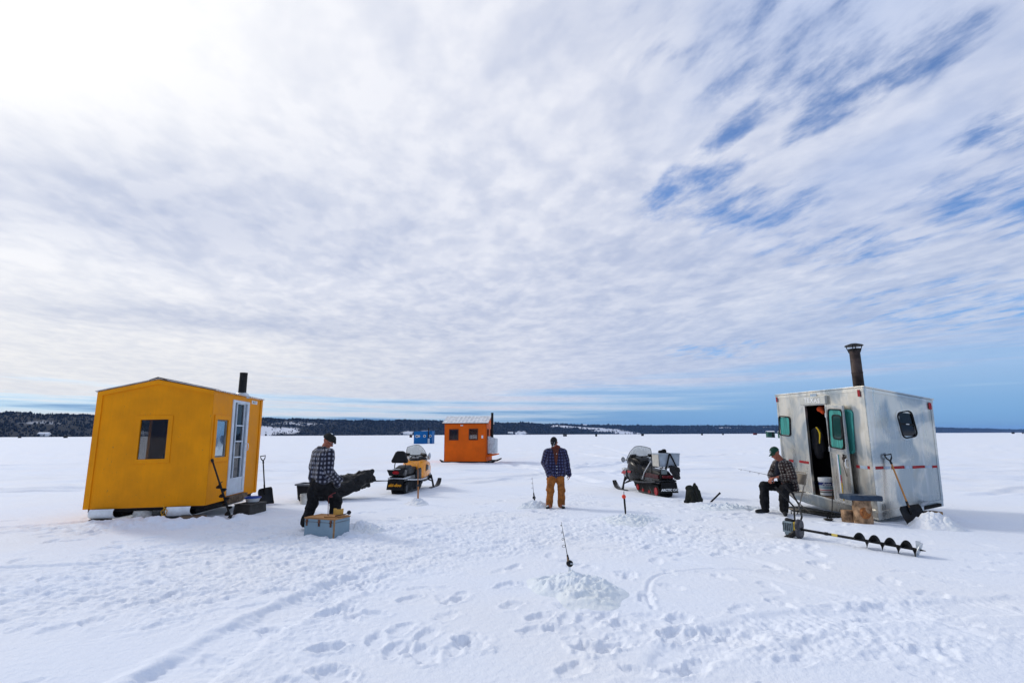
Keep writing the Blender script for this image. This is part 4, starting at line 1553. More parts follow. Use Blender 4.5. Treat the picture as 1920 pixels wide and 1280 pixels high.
# tow bracket under the gable
g = shell(ao)
g.hexa([a2.p(.56, .06, .003), a2.p(.72, .075, .003), a2.p(.66, .030, .003), a2.p(.62, .030, .003), a2.p(.56, .075, .12), a2.p(.72, .085, .12), a2.p(.66, .04, .05), a2.p(.62, .04, .05)])
a2.slab(g, .60, .005, .66, .05, .02, .045)
g.build('tow_bracket', M_gal, ah, smooth=0)
g = shell(ao)
a2.slab(g, .66, .010, .93, .034, .004, .05)
g.build('tow_slot', M_dark, ah, smooth=0)

# things around it
zt = z0(7.30, 9.92)
shovel('shovel', 'shovel with a pale wooden handle leaning on the silver shanty, blade in a snow heap', (7.34, 9.74, zt - .02), a2.p(.205, .487, .05), .39, .36, wood_mat('ash_handle', (.55, .26, .075), (.40, .17, .045), 2), M_blkp, (-.1, -1, .1))
g = G()
g.box((0, 0, .07), (.40, .22, .14), (0, 0, .2))
o = g.build('wood_block', M_wood, None, smooth=0, bevel=.008)
o.location = (8.02, 10.30, z0(8.02, 10.30) - .01)
tag(o, 'pale wood block propping the gable end of the silver shanty', 'wood block', 'wood blocks under the shanties')
# log seat
sp = (6.50, 9.93)
zs = z0(*sp)
t_ = thing('stump_stool', 'upright log stump with a dark blue padded board on top', 'stool', (*sp, zs))
M_bark = mat('birch_bark', (.30, .185, .105), .8, var=.35, vscale=7, bump=.7, bscale=22)
g = G()
g.lathe([(.150, -.03), (.160, .05), (.150, .16), (.158, .27), (.146, .36), (.150, .41), (.02, .412)], 22)
g.build('log', M_bark, t_)
g = G()
cut = Matrix.Translation((-.035, -.147, .20)) @ Matrix.Rotation(R(80), 4, 'X') @ Matrix.Rotation(R(14), 4, 'Y')
g.lathe([(.0, .012), (.06, .014), (.088, .020), (.100, .010), (.104, -.03)], 18, cut)
g.build('knot', wood_mat('cut_heartwood', (.42, .15, .035), (.17, .055, .016), 1, 20), t_)
g = G()
poly = []
for cx, cy, a0 in ((.26, .13, 0), (-.26, .13, 90), (-.26, -.13, 180), (.26, -.13, 270)):
    poly += [(cx + .05 * cos(R(a0 + 22.5 * k_)), cy + .05 * sin(R(a0 + 22.5 * k_))) for k_ in range(5)]
g.prism(poly, .095, Matrix.Translation((.0, 0, .462)) @ Matrix.Rotation(R(2), 4, 'Y'))
g.build('pad', mat('navy_vinyl', (.025, .045, .075), .55, var=.15), t_, smooth=40, bevel=.022, seg=3)
g = G()
g.lathe([(.10, 0), (.105, .12), (.10, .24), (.01, .242)], 16)
o = g.build('log', M_bark)
o.location = (6.33, 10.12, z0(6.33, 10.12) - .03)
tag(o, 'short log round standing behind the padded stump', 'log')
# bucket inside the doorway
bp = a1.p(.425, .072, -.20)
t_ = thing('bucket', 'white pail with a navy and red label just inside the open doorway', 'bucket', bp)
g = G()
g.lathe([(.125, 0), (.13, .01), (.142, .30), (.150, .305), (.150, .325), (.143, .33), (.150, .335), (.150, .365), (.142, .37), (.135, .36), (.12, .02)], 24)
g.build('pail', M_wht, t_)
for z_a, z_b, c, nm in ((.205, .275, (.012, .022, .12), 'navy'), (.135, .198, (.22, .30, .34), 'greyblue'), (.100, .120, (.35, .02, .02), 'red'), (.055, .085, (.10, .11, .10), 'dark')):
    g = G()
    g.lathe([(.1305 + .041 * z_a, z_a), (.1315 + .041 * z_b, z_b)], 24, cap0=False, cap1=False)
    g.build('label_band', mat('label_' + nm, c, .5, var=.05), t_)
Mt = Matrix.Translation((0, 0, 0)) @ Matrix.Rotation(R(-28), 4, 'Z')
text('Apex', .075, M_inkw, t_, Mt @ Matrix.Translation((0, -.1435, .240)) @ Matrix.Rotation(pi / 2, 4, 'X'), depth=.001, shear=.3)
g = G()
g.pipe([(-.14, 0, .33)] + [(-.15 * cos(a), -.02 - .15 * sin(a) * .6, .33 - .10 * sin(a)) for a in np.linspace(.15, pi - .15, 9)] + [(.14, 0, .33)], .004, 6)
g.build('handle', M_gal, t_)
# jacket and orange cap hanging inside
jp = a1.p(.405, .60, -.16)
t_ = thing('jacket', 'black jacket with a yellow stripe hanging inside the open doorway', 'jacket', jp)
g = G()
g.cap((0, 0, .14), .07, (.02, .03, -.40), .10)
g.cap((.03, -.05, .12), .05, (.06, -.06, -.30), .045)
g.cap((-.03, .07, .12), .05, (-.04, .10, -.28), .045)
jk = g.fuse('cloth', mat('black_cloth', (.012, .012, .014), .9), t_, .016, 3, .01)
g = G()
g.pipe([(-.055, -.07, .19), (-.035, -.105, .13), (-.020, -.125, .06), (-.03, -.13, -.02), (-.05, -.135, -.11), (-.055, -.135, -.16)], [.014, .016, .018, .016, .013, .010], 8)
g.build('stripe', mat('hi_vis_yellow', (.75, .52, .02), .6), jk)
o = G().cap((0, 0, 0), .07, (.06, .02, .03), .055).cap((.02, -.05, -.06), .05, (.05, -.02, -.07), .05).fuse('wool_hat', mat('blaze_orange', (.62, .075, .015), .8), None, .012, 3, .006)
o.location = a1.p(.475, .845, -.14)
tag(o, 'bright orange wool hat hanging under the top of the open doorway', 'wool hat')
# black grate and ladle on the snow before the door
gp_ = Vector((6.15, 10.95, z0(6.15, 10.95)))
t_ = thing('boot_scraper', 'low black steel boot grate lying before the silver shanty door', 'boot scraper', gp_, (0, 0, R(-58)))
g = G()
g.pipe([(-.36, -.16, .0), (-.36, -.16, .06), (.36, -.16, .06), (.36, -.16, -.01)], .012, 7)
g.pipe([(-.36, .16, .0), (-.36, .16, .06), (.36, .16, .06), (.36, .16, -.01)], .012, 7)
g.build('frame', M_blk, t_)
g = G()
for k_ in range(12):
    g.box((-.33 + .06 * k_, 0, .055), (.012, .31, .022))
g.build('grate', M_blk, t_, smooth=0)
lp = Vector((6.10, 10.25, z0(6.10, 10.25)))
t_ = thing('skimmer', 'black ice skimmer standing on its scoop left of the padded stump', 'ice skimmer', lp)
g = G()
g.pipe([(0, 0, .02), (.03, .0, .20), (.085, .02, .48)], .008, 7)
g.pipe([(.085, .02, .46), (.10, .025, .55)], .012, 7)
g.build('handle', M_blk, t_)
g = G()
g.lathe([(.0, .012), (.05, .014), (.085, .03), (.088, .028), (.055, .004), (0, .0)], 16, Matrix.Translation((-.06, 0, .0)))
g.build('scoop', M_blk, t_)
g = G()
for (x, y, s, r_) in ((0, 0, .30, .1), (.1, .55, .5, .5), (-.05, -.4, .35, -.3)):
    g.box((x, y, .012), (.26, s, .020), (0, 0, r_))
# flat black sheet laid on the snow under the hull nose
o = G().box((0, 0, .010), (.55, 1.5, .024)).build('black_sheet', M_rub, None, smooth=0, bevel=.006)
o.location = (6.42, 11.35, z0(6.42, 11.35) + .008)
o.rotation_euler = (0, 0, R(9))
tag(o, 'flat black sheet on the snow along the silver shanty', 'rubber mat')

# --- orange shanty
oo = Vector((-2.7, 32.3, 0))
yaw = R(6)
ox, oy = Vector((cos(yaw), -sin(yaw), 0)), Vector((sin(yaw), cos(yaw), 0))
ow, od, ob, oe, orr = 2.52, 2.35, .10, 2.32, 2.72
o0 = Vector((-4.04, 30.95, 0))
P = lambda a, b, z: o0 + ox * a + oy * b + Vector((0, 0, z))
oh = thing('shanty', 'orange shanty with a pale ribbed roof, two brown-framed windows and a black stovepipe', 'ice shanty', oo)
oF = Quad(P(0, 0, ob), P(ow, 0, ob), P(0, 0, oe), P(ow, 0, oe))
oR = Quad(P(ow, 0, ob), P(ow, od, ob), P(ow, 0, oe), P(ow, od, oe))
oK = Quad(P(ow, od, ob), P(0, od, ob), P(ow, od, oe), P(0, od, oe))
oL = Quad(P(0, od, ob), P(0, 0, ob), P(0, od, oe), P(0, 0, oe))
g = shell(oo)
oF.wall(g, [(.115, .555, .335, .835), (.585, .560, .800, .845)])
oR.wall(g, [(.12, .57, .32, .84), (.62, .57, .82, .84)])
oK.wall(g, [(.30, .56, .70, .84)])
oL.wall(g, [])
for u, n in ((0, -1), (ow, 1)):
    g.loft([[P(u, 0, oe), P(u, od, oe), P(u, od / 2, orr)], [P(u - .04 * n, 0, oe), P(u - .04 * n, od, oe), P(u - .04 * n, od / 2, orr)]])
g.build('wall', M_org, oh, smooth=0)
M_brn = mat('brown_frame', (.07, .022, .012), .6)
for q, hs in ((oF, ((.115, .555, .335, .835), (.585, .560, .800, .845))), (oR, ((.12, .57, .32, .84), (.62, .57, .82, .84)))):
    for u0, v0, u1, v1 in hs:
        framed_window(q, u0 + .02, v0 + .016, u1 - .02, v1 - .016, .022, .022, M_dkglass, oh, oo, M_brn, th=.03)
framed_window(oK, .32, .58, .68, .82, .02, .02, glass_mat('clear_glass2', (.5, .55, .58), .03, .15), oh, oo, M_brn)
for (b0, b1) in ((-.16, od / 2), (od + .16, od / 2)):
    g = shell(oo)
    ze = oe - .16 * (orr - oe) / (od / 2) + .02
    a, b = -.12, ow + .12
    N_ = 48
    rings = []
    for i in range(N_ + 1):
        x = a + (b - a) * i / N_
        rib = .022 if i % 4 == 0 else 0
        rings.append([P(x, b0, ze + rib + .02), P(x, b1, orr + .02 + rib + .02), P(x, b1, orr + .02), P(x, b0, ze)])
    g.loft(rings)
    g.build('roof', mat('pale_roof', (.62, .63, .64), .45, .3), oh, smooth=0)
g = shell(oo)
g.hexa([P(-.12, -.175, ze - .02), P(ow + .12, -.175, ze - .02), P(ow + .12, -.155, ze - .02), P(-.12, -.155, ze - .02), P(-.12, -.175, ze + .035), P(ow + .12, -.175, ze + .035), P(ow + .12, -.155, ze + .035), P(-.12, -.155, ze + .035)])
g.build('eave_board', M_brn, oh, smooth=0)
g = shell(oo)
oF.slab(g, .385, .925, .445, .955, .003, .05)
g.build('porch_lamp', M_wht, oh, smooth=0, bevel=.01)
g = shell(oo)
oF.slab(g, .885, .60, .925, .675, .003, .02)
g.build('notice', M_wht, oh, smooth=0)
# galvanised heat shield box and stovepipe on the gable end
g = shell(oo)
bx = lambda a, b, z: P(ow + a, .35 + b, z)
g.hexa([bx(.02, 0, .55), bx(.50, 0, .55), bx(.50, .95, .55), bx(.02, .95, .55), bx(.02, 0, 1.55), bx(.50, 0, 1.40), bx(.50, .95, 1.40), bx(.02, .95, 1.55)])
hsd = g.build('heat_shield', M_gal, oh, smooth=0, bevel=.01)
g = shell(oo)
for p, q in ((bx(.03, -.012, .58), bx(.48, -.012, 1.38)), (bx(.48, -.012, .58), bx(.03, -.012, 1.5))):
    g.pipe([p, q], .014, 6)
g.build('brace', M_roof, hsd)
g = shell(oo)
g.hexa([bx(.0, -.15, .34), bx(.58, -.15, .46), bx(.58, 1.1, .46), bx(.0, 1.1, .34), bx(.0, -.15, .48), bx(.58, -.15, .52), bx(.58, 1.1, .52), bx(.0, 1.1, .48)])
g.build('shelf', M_org, oh, smooth=0, bevel=.01)
g = shell(oo)
cp = P(ow + .24, .75, 0)
g.lathe([(.075, 1.30), (.075, 2.95), (.066, 2.95), (.06, 1.4)], 16, Matrix.Translation(cp))
g.build('chimney', M_blk, oh)
for b in (.12, od - .12):
    g = shell(oo)
    prof = [(-.28, .16), (-.16, .04), (0, .0), (ow + .35, .0), (ow + .62, .14), (ow + .62, .22), (ow + .3, .095), (0, .095), (-.28, .21)]
    g.loft([[P(x, b - .06, z) for x, z in prof], [P(x, b + .06, z) for x, z in prof]])
    g.build('runner', M_blk, oh, smooth=0)

# --- blue shanty far behind
bo = Vector((-16.6, 97.5, 0))
bh = thing('shanty', 'small bright blue shanty with white-rimmed portholes standing behind the yellow snowmobile', 'ice shanty', bo)
B0 = Vector((-18.35, 97.0, 0))
bw_, bd_, bz = 3.35, 2.4, 2.2
bF = Quad(B0, B0 + Vector((bw_, .25, 0)), B0 + Vector((0, 0, bz)), B0 + Vector((bw_, .25, bz + .1)))
g = shell(bo)
a, b = B0, B0 + Vector((bw_, .25, 0))
dv = Vector((.1, bd_, 0))
g.hexa([a, b, b + dv, a + dv, a + Vector((0, 0, bz)), b + Vector((0, 0, bz + .1)), b + dv + Vector((0, 0, bz + .1)), a + dv + Vector((0, 0, bz))])
g.build('wall', M_blu, bh, smooth=0)
g = shell(bo)
g.hexa([p + Vector((0, 0, z)) for z in (bz + .11, bz + .17) for p in (a + Vector((-.06, -.06, -.1)), b + Vector((.06, -.06, 0)), b + dv + Vector((.06, .06, 0)), a + dv + Vector((-.06, .06, -.1)))])
g.build('roof', M_blu, bh, smooth=0)
for u, s in ((.165, .27), (.28, .20), (.585, .24), (.90, .24)):
    g = shell(bo)
    g.lathe([(s, 0), (s, .05), (s * .62, .05), (s * .62, 0)], 18, bF.M(u, .62, .002))
    wn = g.build('porthole', M_wht, bh)
    g = shell(bo)
    g.lathe([(0, .02), (s * .62, .02), (s * .62, .0)], 18, bF.M(u, .62, .003))
    g.build('pane', M_dark if u != .28 else mat('tan_curtain', (.5, .28, .1), .7), wn)
g = shell(bo)
g.lathe([(.10, .0), (.10, 3.1), (.08, 3.1), (.07, .1)], 12, Matrix.Translation(bF.p(.80, .45, .2)) @ Matrix.Scale(.62, 4, (0, 0, 1)))
g.build('chimney', M_blk, bh)
g = shell(bo)
bF.slab(g, .775, .0, .88, .42, .01, .35)
g.build('stove_box', M_gal, bh, smooth=0)

# ------------------------------------------------------------------ distant huts, houses on the shore
def far_hut(name, label, x, y, w, d, h, col, roof_col=None, cat='ice shanty', group='small shanties far out on the ice', gable=.25, pale_top=False):
    t_ = thing(name, label, cat, (x, y, 0), (0, 0, math.atan2(-x, y) * .3), group)
    g = G()
    g.hexa([(-w / 2, -d / 2, 0), (w / 2, -d / 2, 0), (w / 2, d / 2, 0), (-w / 2, d / 2, 0), (-w / 2, -d / 2, h), (w / 2, -d / 2, h), (w / 2, d / 2, h), (-w / 2, d / 2, h)])
    g.loft([[(-w / 2, -d / 2, h), (-w / 2, d / 2, h), (-w / 2, 0, h + gable)], [(w / 2, -d / 2, h), (w / 2, d / 2, h), (w / 2, 0, h + gable)]])
    g.build('wall', col, t_, smooth=0)
    for s in (-1, 1):
        g = G()
        g.hexa([(-w / 2 - .12, s * (d / 2 + .12), h - .05), (w / 2 + .12, s * (d / 2 + .12), h - .05), (w / 2 + .12, 0, h + gable + .03), (-w / 2 - .12, 0, h + gable + .03),
                (-w / 2 - .12, s * (d / 2 + .12), h + .02), (w / 2 + .12, s * (d / 2 + .12), h + .02), (w / 2 + .12, 0, h + gable + .10), (-w / 2 - .12, 0, h + gable + .10)])
        g.build('roof', roof_col or M_dark, t_, smooth=0)
    g = G().box((w * .2, -d / 2 - .02, h * .48), (.75, .05, h * .86))
    g.build('door', M_dark, t_, smooth=0)
    g = G().box((-w * .22, -d / 2 - .02, h * .62), (.6, .05, .5))
    g.build('window', M_dkglass, t_, smooth=0)
    return t_


M_grn = painted_wood('green_paint', (0.020, 0.085, 0.060))
M_dred = painted_wood('dark_red_paint', (.16, .03, .03))
M_dgrey = mat('grey_paint', (.10, .11, .12), .7)
M_snowroof = mat('snowy_roof', (.74, .76, .80), .8, var=.03)
far_hut('shanty', 'dark green shanty with snow on its roof, half hidden by the silver shanty', 96, 184, 3.2, 2.6, 2.15, M_grn, M_snowroof)
far_hut('shanty', 'longer dark green shanty behind the snow-roofed green one', 103.6, 209, 2.6, 2.4, 2.3, M_grn, M_snowroof)
far_hut('shanty', 'tiny red-brown shanty far out left of the green shanties', 277, 594, 3.6, 2.6, 2.0, M_dred)
far_hut('shanty', 'tiny dark red shanty far out just left of the blue shanty', -62, 318, 1.4, 1.6, 1.15, M_dred, M_dark)
far_hut('shanty', 'tiny grey shanty far out just right of the standing man', 38.2, 378, 2.6, 2.0, 1.3, M_dgrey)
far_hut('shanty', 'tiny grey shanty far out, second to the right of the standing man', 57.3, 356, 1.2, 1.4, 1.2, M_dgrey)
far_hut('shanty', 'tiny black shanty far out between the standing man and the grey snowmobile', 108, 432, 1.9, 1.8, 1.4, M_dark)
far_hut('shanty', 'tiny pale grey shanty far out above the rear box of the black snowmobile', 208, 571, 1.8, 1.8, 1.5, M_dgrey)
far_hut('shanty', 'tiny grey shanty far out between the black snowmobile and the seated man', 263, 650, 1.8, 1.8, 1.6, M_dgrey)
far_hut('shanty', 'tiny dark shanty far out, leftmost speck under the left shore', -478, 505, 1.8, 2.0, 1.6, M_dark)
far_hut('shanty', 'tiny dark shanty far out under the left shore, midway to the yellow shanty', -400, 466, 2.3, 2.0, 1.5, M_dark)
far_hut('shanty', 'tiny dark shanty far out beside the left edge of the yellow shanty', -383, 476, 1.0, 1.6, 1.4, M_dgrey)
far_hut('shanty', 'tiny dark shanty far out on the right horizon, biggest of that pair', 660, 686, 2.2, 2.0, 1.9, M_dark)
far_hut('shanty', 'tiny dark shanty far out on the right horizon, smaller of that pair', 667, 680, 1.0, 1.4, 1.6, M_dark)
for i, (a, q, w, lb) in enumerate(((-42.0, .03, 20, 'pale house on the left shore above the tiny dark shanties'), (-19.3, .02, 16, 'white house on the shore behind the snow-covered bank'),
                                  (-11.6, .03, 22, 'white house on the shore left of the blue shanty'), (-.2, .05, 26, 'large white house on the shore left of the standing man'),
                                  (1.2, .04, 20, 'smaller white house on the shore just left of the standing man'), (7.9, .93, 34, 'white farmhouse on the ridge above the snowy fields'))):
    d = float(shore(np.array([a]))[0][0]) + q * 450
    z = float(hill_z(np.array([a]), np.array([q]))[0])
    far_hut('house', lb, d * sin(R(a)), d * cos(R(a)), w, w * .6, w * .28, mat('house_white', (.66, .67, .68), .6, var=.05), M_snowroof, 'house', 'houses on the far shore', w * .16).location.z = z - .5

# ------------------------------------------------------------------ snowmobiles
def rrect(cx, y, cz, hw, hh, r, n=4):
    """rounded-rectangle ring in the xz plane at y"""
    r = min(r, hw * .99, hh * .99)
    out = []
    for sx, sz, a0 in ((1, 1, 0), (-1, 1, 90), (-1, -1, 180), (1, -1, 270)):
        for k_ in range(n + 1):
            a = R(a0 + 90 * k_ / n)
            out.append(Vector((cx + sx * (hw - r) + r * cos(a), y, cz + sz * (hh - r) + r * sin(a))))
    return out


def body(g, secs, r=.09):
    return g.loft([rrect(c[4] if len(c) > 4 else 0, c[0], (c[2] + c[3]) / 2, c[1], (c[3] - c[2]) / 2, r) for c in secs])


def grid_solid(g, fn, nu, nv, th):
    """a curved sheet fn(u,v)->Vector given thickness th along its local normal"""
    P = [[fn(i / nu, j / nv) for i in range(nu + 1)] for j in range(nv + 1)]
    F, B = [], []
    for j in range(nv + 1):
        for i in range(nu + 1):
            du = P[j][min(i + 1, nu)] - P[j][max(i - 1, 0)]
            dv = P[min(j + 1, nv)][i] - P[max(j - 1, 0)][i]
            n = du.cross(dv)
            n = n.normalized() if n.length > 1e-9 else Vector((0, 0, 1))
            F.append(P[j][i] + n * th / 2)
            B.append(P[j][i] - n * th / 2)
    N_ = len(F)
    w = nu + 1
    fs = []
    for j in range(nv):
        for i in range(nu):
            a = j * w + i
            fs.append((a, a + 1, a + w + 1, a + w))
            fs.append((N_ + a, N_ + a + w, N_ + a + w + 1, N_ + a + 1))
    for j in range(nv):
        for i in (0, nu):
            a = j * w + i
            fs.append((a, a + w, N_ + a + w, N_ + a))
    for i in range(nu):
        for j in (0, nv):
            a = j * w + i
            fs.append((a, a + 1, N_ + a + 1, N_ + a))
    return g.add(F + B, fs)


M_shield = None


def shield_mat():
    global M_shield
    if M_shield:
        return M_shield
    m, nt, b = new_mat('smoked_clear_plastic')
    setb(b, col=(.60, .66, .63), rough=.08, spec=.5)
    t = nt.n.new('ShaderNodeTexCoord').outputs['Object']
    nt.l.new(nt.sm(nt.noise(t, 6.0, 4.0), .3, .7, .34, .46), b.inputs['Alpha'])
    M_shield = m
    return m


M_seat = mat('seat_vinyl', (.007, .007, .008), .5, var=.2, bump=.2, bscale=140)
M_skiy = mat('sled_yellow', (.88, .31, .004), .28, var=.05, coat=.5)
M_catb = mat('sled_black', (.006, .0065, .0075), .28, var=.15, coat=.08)
M_sil = mat('sled_silver', (.55, .56, .57), .3, .6, var=.06)
M_redp = mat('sled_red', (.30, .008, .010), .3, var=.08)
M_tail = mat('tail_lamp_red', (.35, .008, .012), .15, var=.05)
M_dkg = mat('sled_graphite', (.026, .028, .031), .4, var=.12)
M_ltext = mat('flap_orange', (.80, .33, .01), .5, var=.04)


def chassis(t_, board_m, wheel_m, ski_m, flap_text, flap_m, flap_size, flap_z, bumper_m):
    # belt
    g = G()
    out = []
    for k_ in range(9):
        a = R(90 + 180 * k_ / 8)
        out.append((.17 + .165 * cos(a), .165 + .165 * sin(a)))
    out += [(.4, 0), (.8, 0), (1.25, 0), (1.40, .03), (1.68, .20), (1.74, .28), (1.68, .36), (1.5, .37), (.8, .34)]
    Mx = Matrix(((0, 0, 1, 0), (1, 0, 0, 0), (0, 1, 0, 0), (0, 0, 0, 1)))
    g.prism(out, .38, Mx)
    tr = g.build('track', M_rub, t_, smooth=30)
    per = []
    for i in range(len(out)):
        a, b = Vector(out[i]), Vector(out[(i + 1) % len(out)])
        n = max(1, int((b - a).length / .085))
        for k_ in range(n):
            p = a + (b - a) * (k_ / n)
            d = (b - a).normalized()
            per.append((p, d))
    g = G()
    for p, d in per:
        ang = math.atan2(d.y, d.x)
        n = Vector((d.y, -d.x))
        q = p + n * .012
        g.box((0, q.x, q.y), (.37, .018, .034), Matrix.Rotation(ang, 3, 'X'))
    lo = g.build('lug', M_rub, tr, smooth=0)
    lo['kind'] = 'stuff'
    for s in (-1, 1):
        for (y, z, r) in ((.17, .165, .105), (.62, .085, .07), (1.05, .085, .07), (1.42, .16, .085)):
            g = G()
            Mw = Matrix.Translation((s * .195, y, z)) @ Matrix.Rotation(s * pi / 2, 4, 'Y')
            g.lathe([(.02, .018), (r * .45, .012), (r * .8, .012), (r, .02), (r, -.02), (r * .5, -.02)], 16, Mw)
            g.build('wheel', wheel_m, tr)
        g = G()
        g.box((s * .20, .80, .055), (.025, 1.15, .05))
        g.pipe([(s * .19, .45, .07), (s * .18, .75, .34)], .016, 6)
        g.pipe([(s * .19, 1.0, .07), (s * .18, 1.25, .34)], .016, 6)
        g.build('suspension_rail', M_dkg, tr, smooth=0)
    # tunnel, bumper, flap
    g = G()
    g.box((0, .72, .44), (.44, 1.62, .13))
    g.build('tunnel', M_catb, t_, smooth=0, bevel=.02)
    g = G()
    g.pipe([(-.23, .35, .47), (-.25, -.08, .46), (-.22, -.17, .46), (.22, -.17, .46), (.25, -.08, .46), (.23, .35, .47)], .020, 8)
    g.build('rear_bumper', bumper_m, t_)
    g = G()
    grid_solid(g, lambda u, v: Vector(((u - .5) * (.43 + .05 * (1 - v)), -.20 - .035 * (1 - v) - .012 * cos((u - .5) * 5), .16 + .27 * v)), 8, 6, .012)
    fl = g.build('snow_flap', M_rub, t_, smooth=40)
    Mf = Matrix.Translation((0, -.243, flap_z)) @ Matrix.Rotation(pi / 2 - .13, 4, 'X')
    text(flap_text, flap_size, flap_m, fl, Mf, depth=.003, shear=.25, bold=.0042, space=1.06)
    # running boards
    for s in (-1, 1):
        g = G()
        body(g, [(.02, .045, .40, .445, s * .255), (.35, .06, .37, .41, s * .275), (1.0, .075, .325, .36, s * .30), (1.55, .075, .33, .37, s * .30)], .015)
        g.build('running_board', board_m, t_, smooth=40)
    # skis and struts
    for s in (-1, 1):
        g = G()
        x = s * .44
        prof = [(1.70, .045), (1.80, .018), (2.1, .012), (2.42, .015), (2.60, .06), (2.70, .14), (2.745, .23), (2.72, .255), (2.70, .22), (2.66, .15), (2.57, .09), (2.40, .05), (2.1, .045), (1.80, .05)]
        g.loft([[Vector((x - w, y, z)) for y, z in prof] for w in (.065,)] + [[Vector((x + w, y, z)) for y, z in prof] for w in (.065,)])
        sk = g.build('ski', ski_m, t_, smooth=40, bevel=.008)
        g = G()
        g.pipe([(x - .03, 2.35, .06), (x - .03, 2.55, .17), (x - .03, 2.68, .25), (x + .03, 2.68, .25), (x + .03, 2.55, .17), (x + .03, 2.35, .06)], .010, 6)
        g.build('ski_loop', M_blk, sk)
        g = G()
        g.pipe([(x, 2.02, .05), (x - s * .02, 1.99, .20), (x - s * .06, 1.94, .42)], [.035, .03, .026], 8)
        g.pipe([(x - s * .02, 2.0, .20), (s * .17, 1.92, .36)], .018, 6)
        g.pipe([(x - s * .02, 1.96, .22), (s * .17, 1.74, .34)], .018, 6)
        g.pipe([(x - s * .05, 1.97, .30), (s * .16, 1.90, .56)], .028, 8)
        g.build('ski_strut', M_blk, sk)


def shield(t_, w, y0, z0_, h, lean):
    def fn(u, v):
        s = u * 2 - 1
        edge = 1 - .20 * v - .42 * max(0, v - .55) ** 1.6 * 1.0
        top = h * v * (1 - .16 * s * s * v)
        return Vector((s * w * edge, y0 - lean * v - .20 * s * s, z0_ + top - .05 * s * s * (1 - v)))
    g = G()
    grid_solid(g, fn, 14, 9, .005)
    ws = g.build('windshield', shield_mat(), t_, smooth=50)
    g = G()
    ed = [fn(0, v / 8) for v in range(9)] + [fn(u / 10, 1) for u in range(1, 11)] + [fn(1, 1 - v / 8) for v in range(1, 9)]
    g.pipe(ed, .007, 6)
    g.build('edge_trim', M_blkp, ws)
    return fn


def bars(t_, y, z, w, back=.14):
    g = G()
    g.pipe([(0, y + .22, z - .22), (0, y + .05, z - .02)], .022, 8)
    g.pipe([(-w, y - back, z + .01), (-w * .6, y - back * .45, z + .03), (-.10, y, z), (.10, y, z), (w * .6, y - back * .45, z + .03), (w, y - back, z + .01)], .014, 8)
    hb = g.build('handlebar', M_blk, t_)
    for s in (-1, 1):
        g = G()
        g.cap((s * w * .68, y - back * .58, z + .025), .02, (s * w, y - back, z + .01), .021, 10)
        g.build('grip', M_rub, hb)
        g = G()
        g.cap((s * w * .55, y + .03, z + .03), .045, (s * w * .95, y - back + .08, z + .01), .05, 10)
        g.build('hand_guard', M_blkp, hb)


# yellow and black machine, seen from behind
p_ = (-3.24, 14.93)
t_ = thing('snowmobile', 'yellow and black snowmobile with a tall backrest, towing the covered sled', 'snowmobile', (*p_, z0(*p_) - .02), (0, 0, R(-8)), 'snowmobiles')
chassis(t_, M_sil, M_dkg, M_blkp, 'ski-doo', M_ltext, .115, .285, M_sil)
g = G()
body(g, [(1.12, .24, .36, .72), (1.26, .315, .34, .86), (1.5, .345, .33, .90), (1.7, .352, .33, .88), (1.95, .34, .34, .83), (2.2, .29, .36, .72), (2.38, .20, .42, .62), (2.46, .10, .46, .56)], .10)
hd = g.build('hood', M_skiy, t_, smooth=40)
g = G()
body(g, [(1.30, .29, .25, .48), (1.6, .345, .24, .50), (2.0, .345, .26, .50), (2.25, .28, .30, .48), (2.40, .16, .36, .46)], .06)
g.build('belly_pan', M_catb, t_, smooth=40)
for s in (-1, 1):
    g = G()
    g.prism([(-.10, -.10), (.08, -.07), (.10, .08), (-.08, .10)], .012, Matrix.Translation((s * .356, 1.58, .66)) @ Matrix.Rotation(s * pi / 2, 4, 'Z') @ Matrix.Rotation(pi / 2, 4, 'X'))
    g.build('vent', M_blkp, hd, smooth=0, bevel=.004)
    g = G()
    g.prism([(-.07, -.075), (.07, -.06), (.06, .075), (-.07, .06)], .010, Matrix.Translation((s * .354, 1.78, .64)) @ Matrix.Rotation(s * pi / 2, 4, 'Z') @ Matrix.Rotation(pi / 2, 4, 'X'))
    g.build('decal', mat('decal_grey', (.50, .52, .50), .4), hd, smooth=0)
    g = G()
    body(g, [(.92, .03, .36, .56, s * .215), (1.06, .04, .34, .66, s * .235), (1.18, .04, .34, .68, s * .262), (1.24, .02, .36, .60, s * .27)], .03)
    g.build('knee_panel', M_dkg, t_, smooth=40)
g = G()
body(g, [(1.30, .16, .70, .86), (1.5, .22, .72, .96), (1.75, .26, .74, 1.0), (1.95, .24, .74, .94)], .07)
g.build('dashboard', M_blkp, t_, smooth=40)
g = G()
g.box((0, 1.50, .93), (.22, .05, .10), (.5, 0, 0))
g.build('gauge', M_sil, t_, smooth=0, bevel=.02)
g = G()
g.box((0.02, 1.40, .82), (.14, .05, .07))
g.build('kill_switch', M_redp, t_, smooth=0, bevel=.015)
fn = shield(t_, .35, 1.92, .93, .42, .34)
bars(t_, 1.42, 1.03, .38)
for s in (-1, 1):
    g = G()
    g.pipe([(s * .30, 1.78, .98), (s * .35, 1.72, 1.03)], .012, 6)
    g.ell((s * .385, 1.70, 1.00), (.050, .035, .11))
    g.build('mirror', M_sil if s > 0 else M_blkp, t_)
g = G()
body(g, [(.10, .13, .52, .66), (.16, .17, .50, .74), (.45, .185, .50, .79), (.62, .19, .50, .79), (.70, .18, .50, .72), (1.0, .17, .50, .71), (1.28, .15, .50, .74), (1.36, .10, .54, .78)], .06)
st = g.build('seat', M_seat, t_, smooth=45)
g = G()
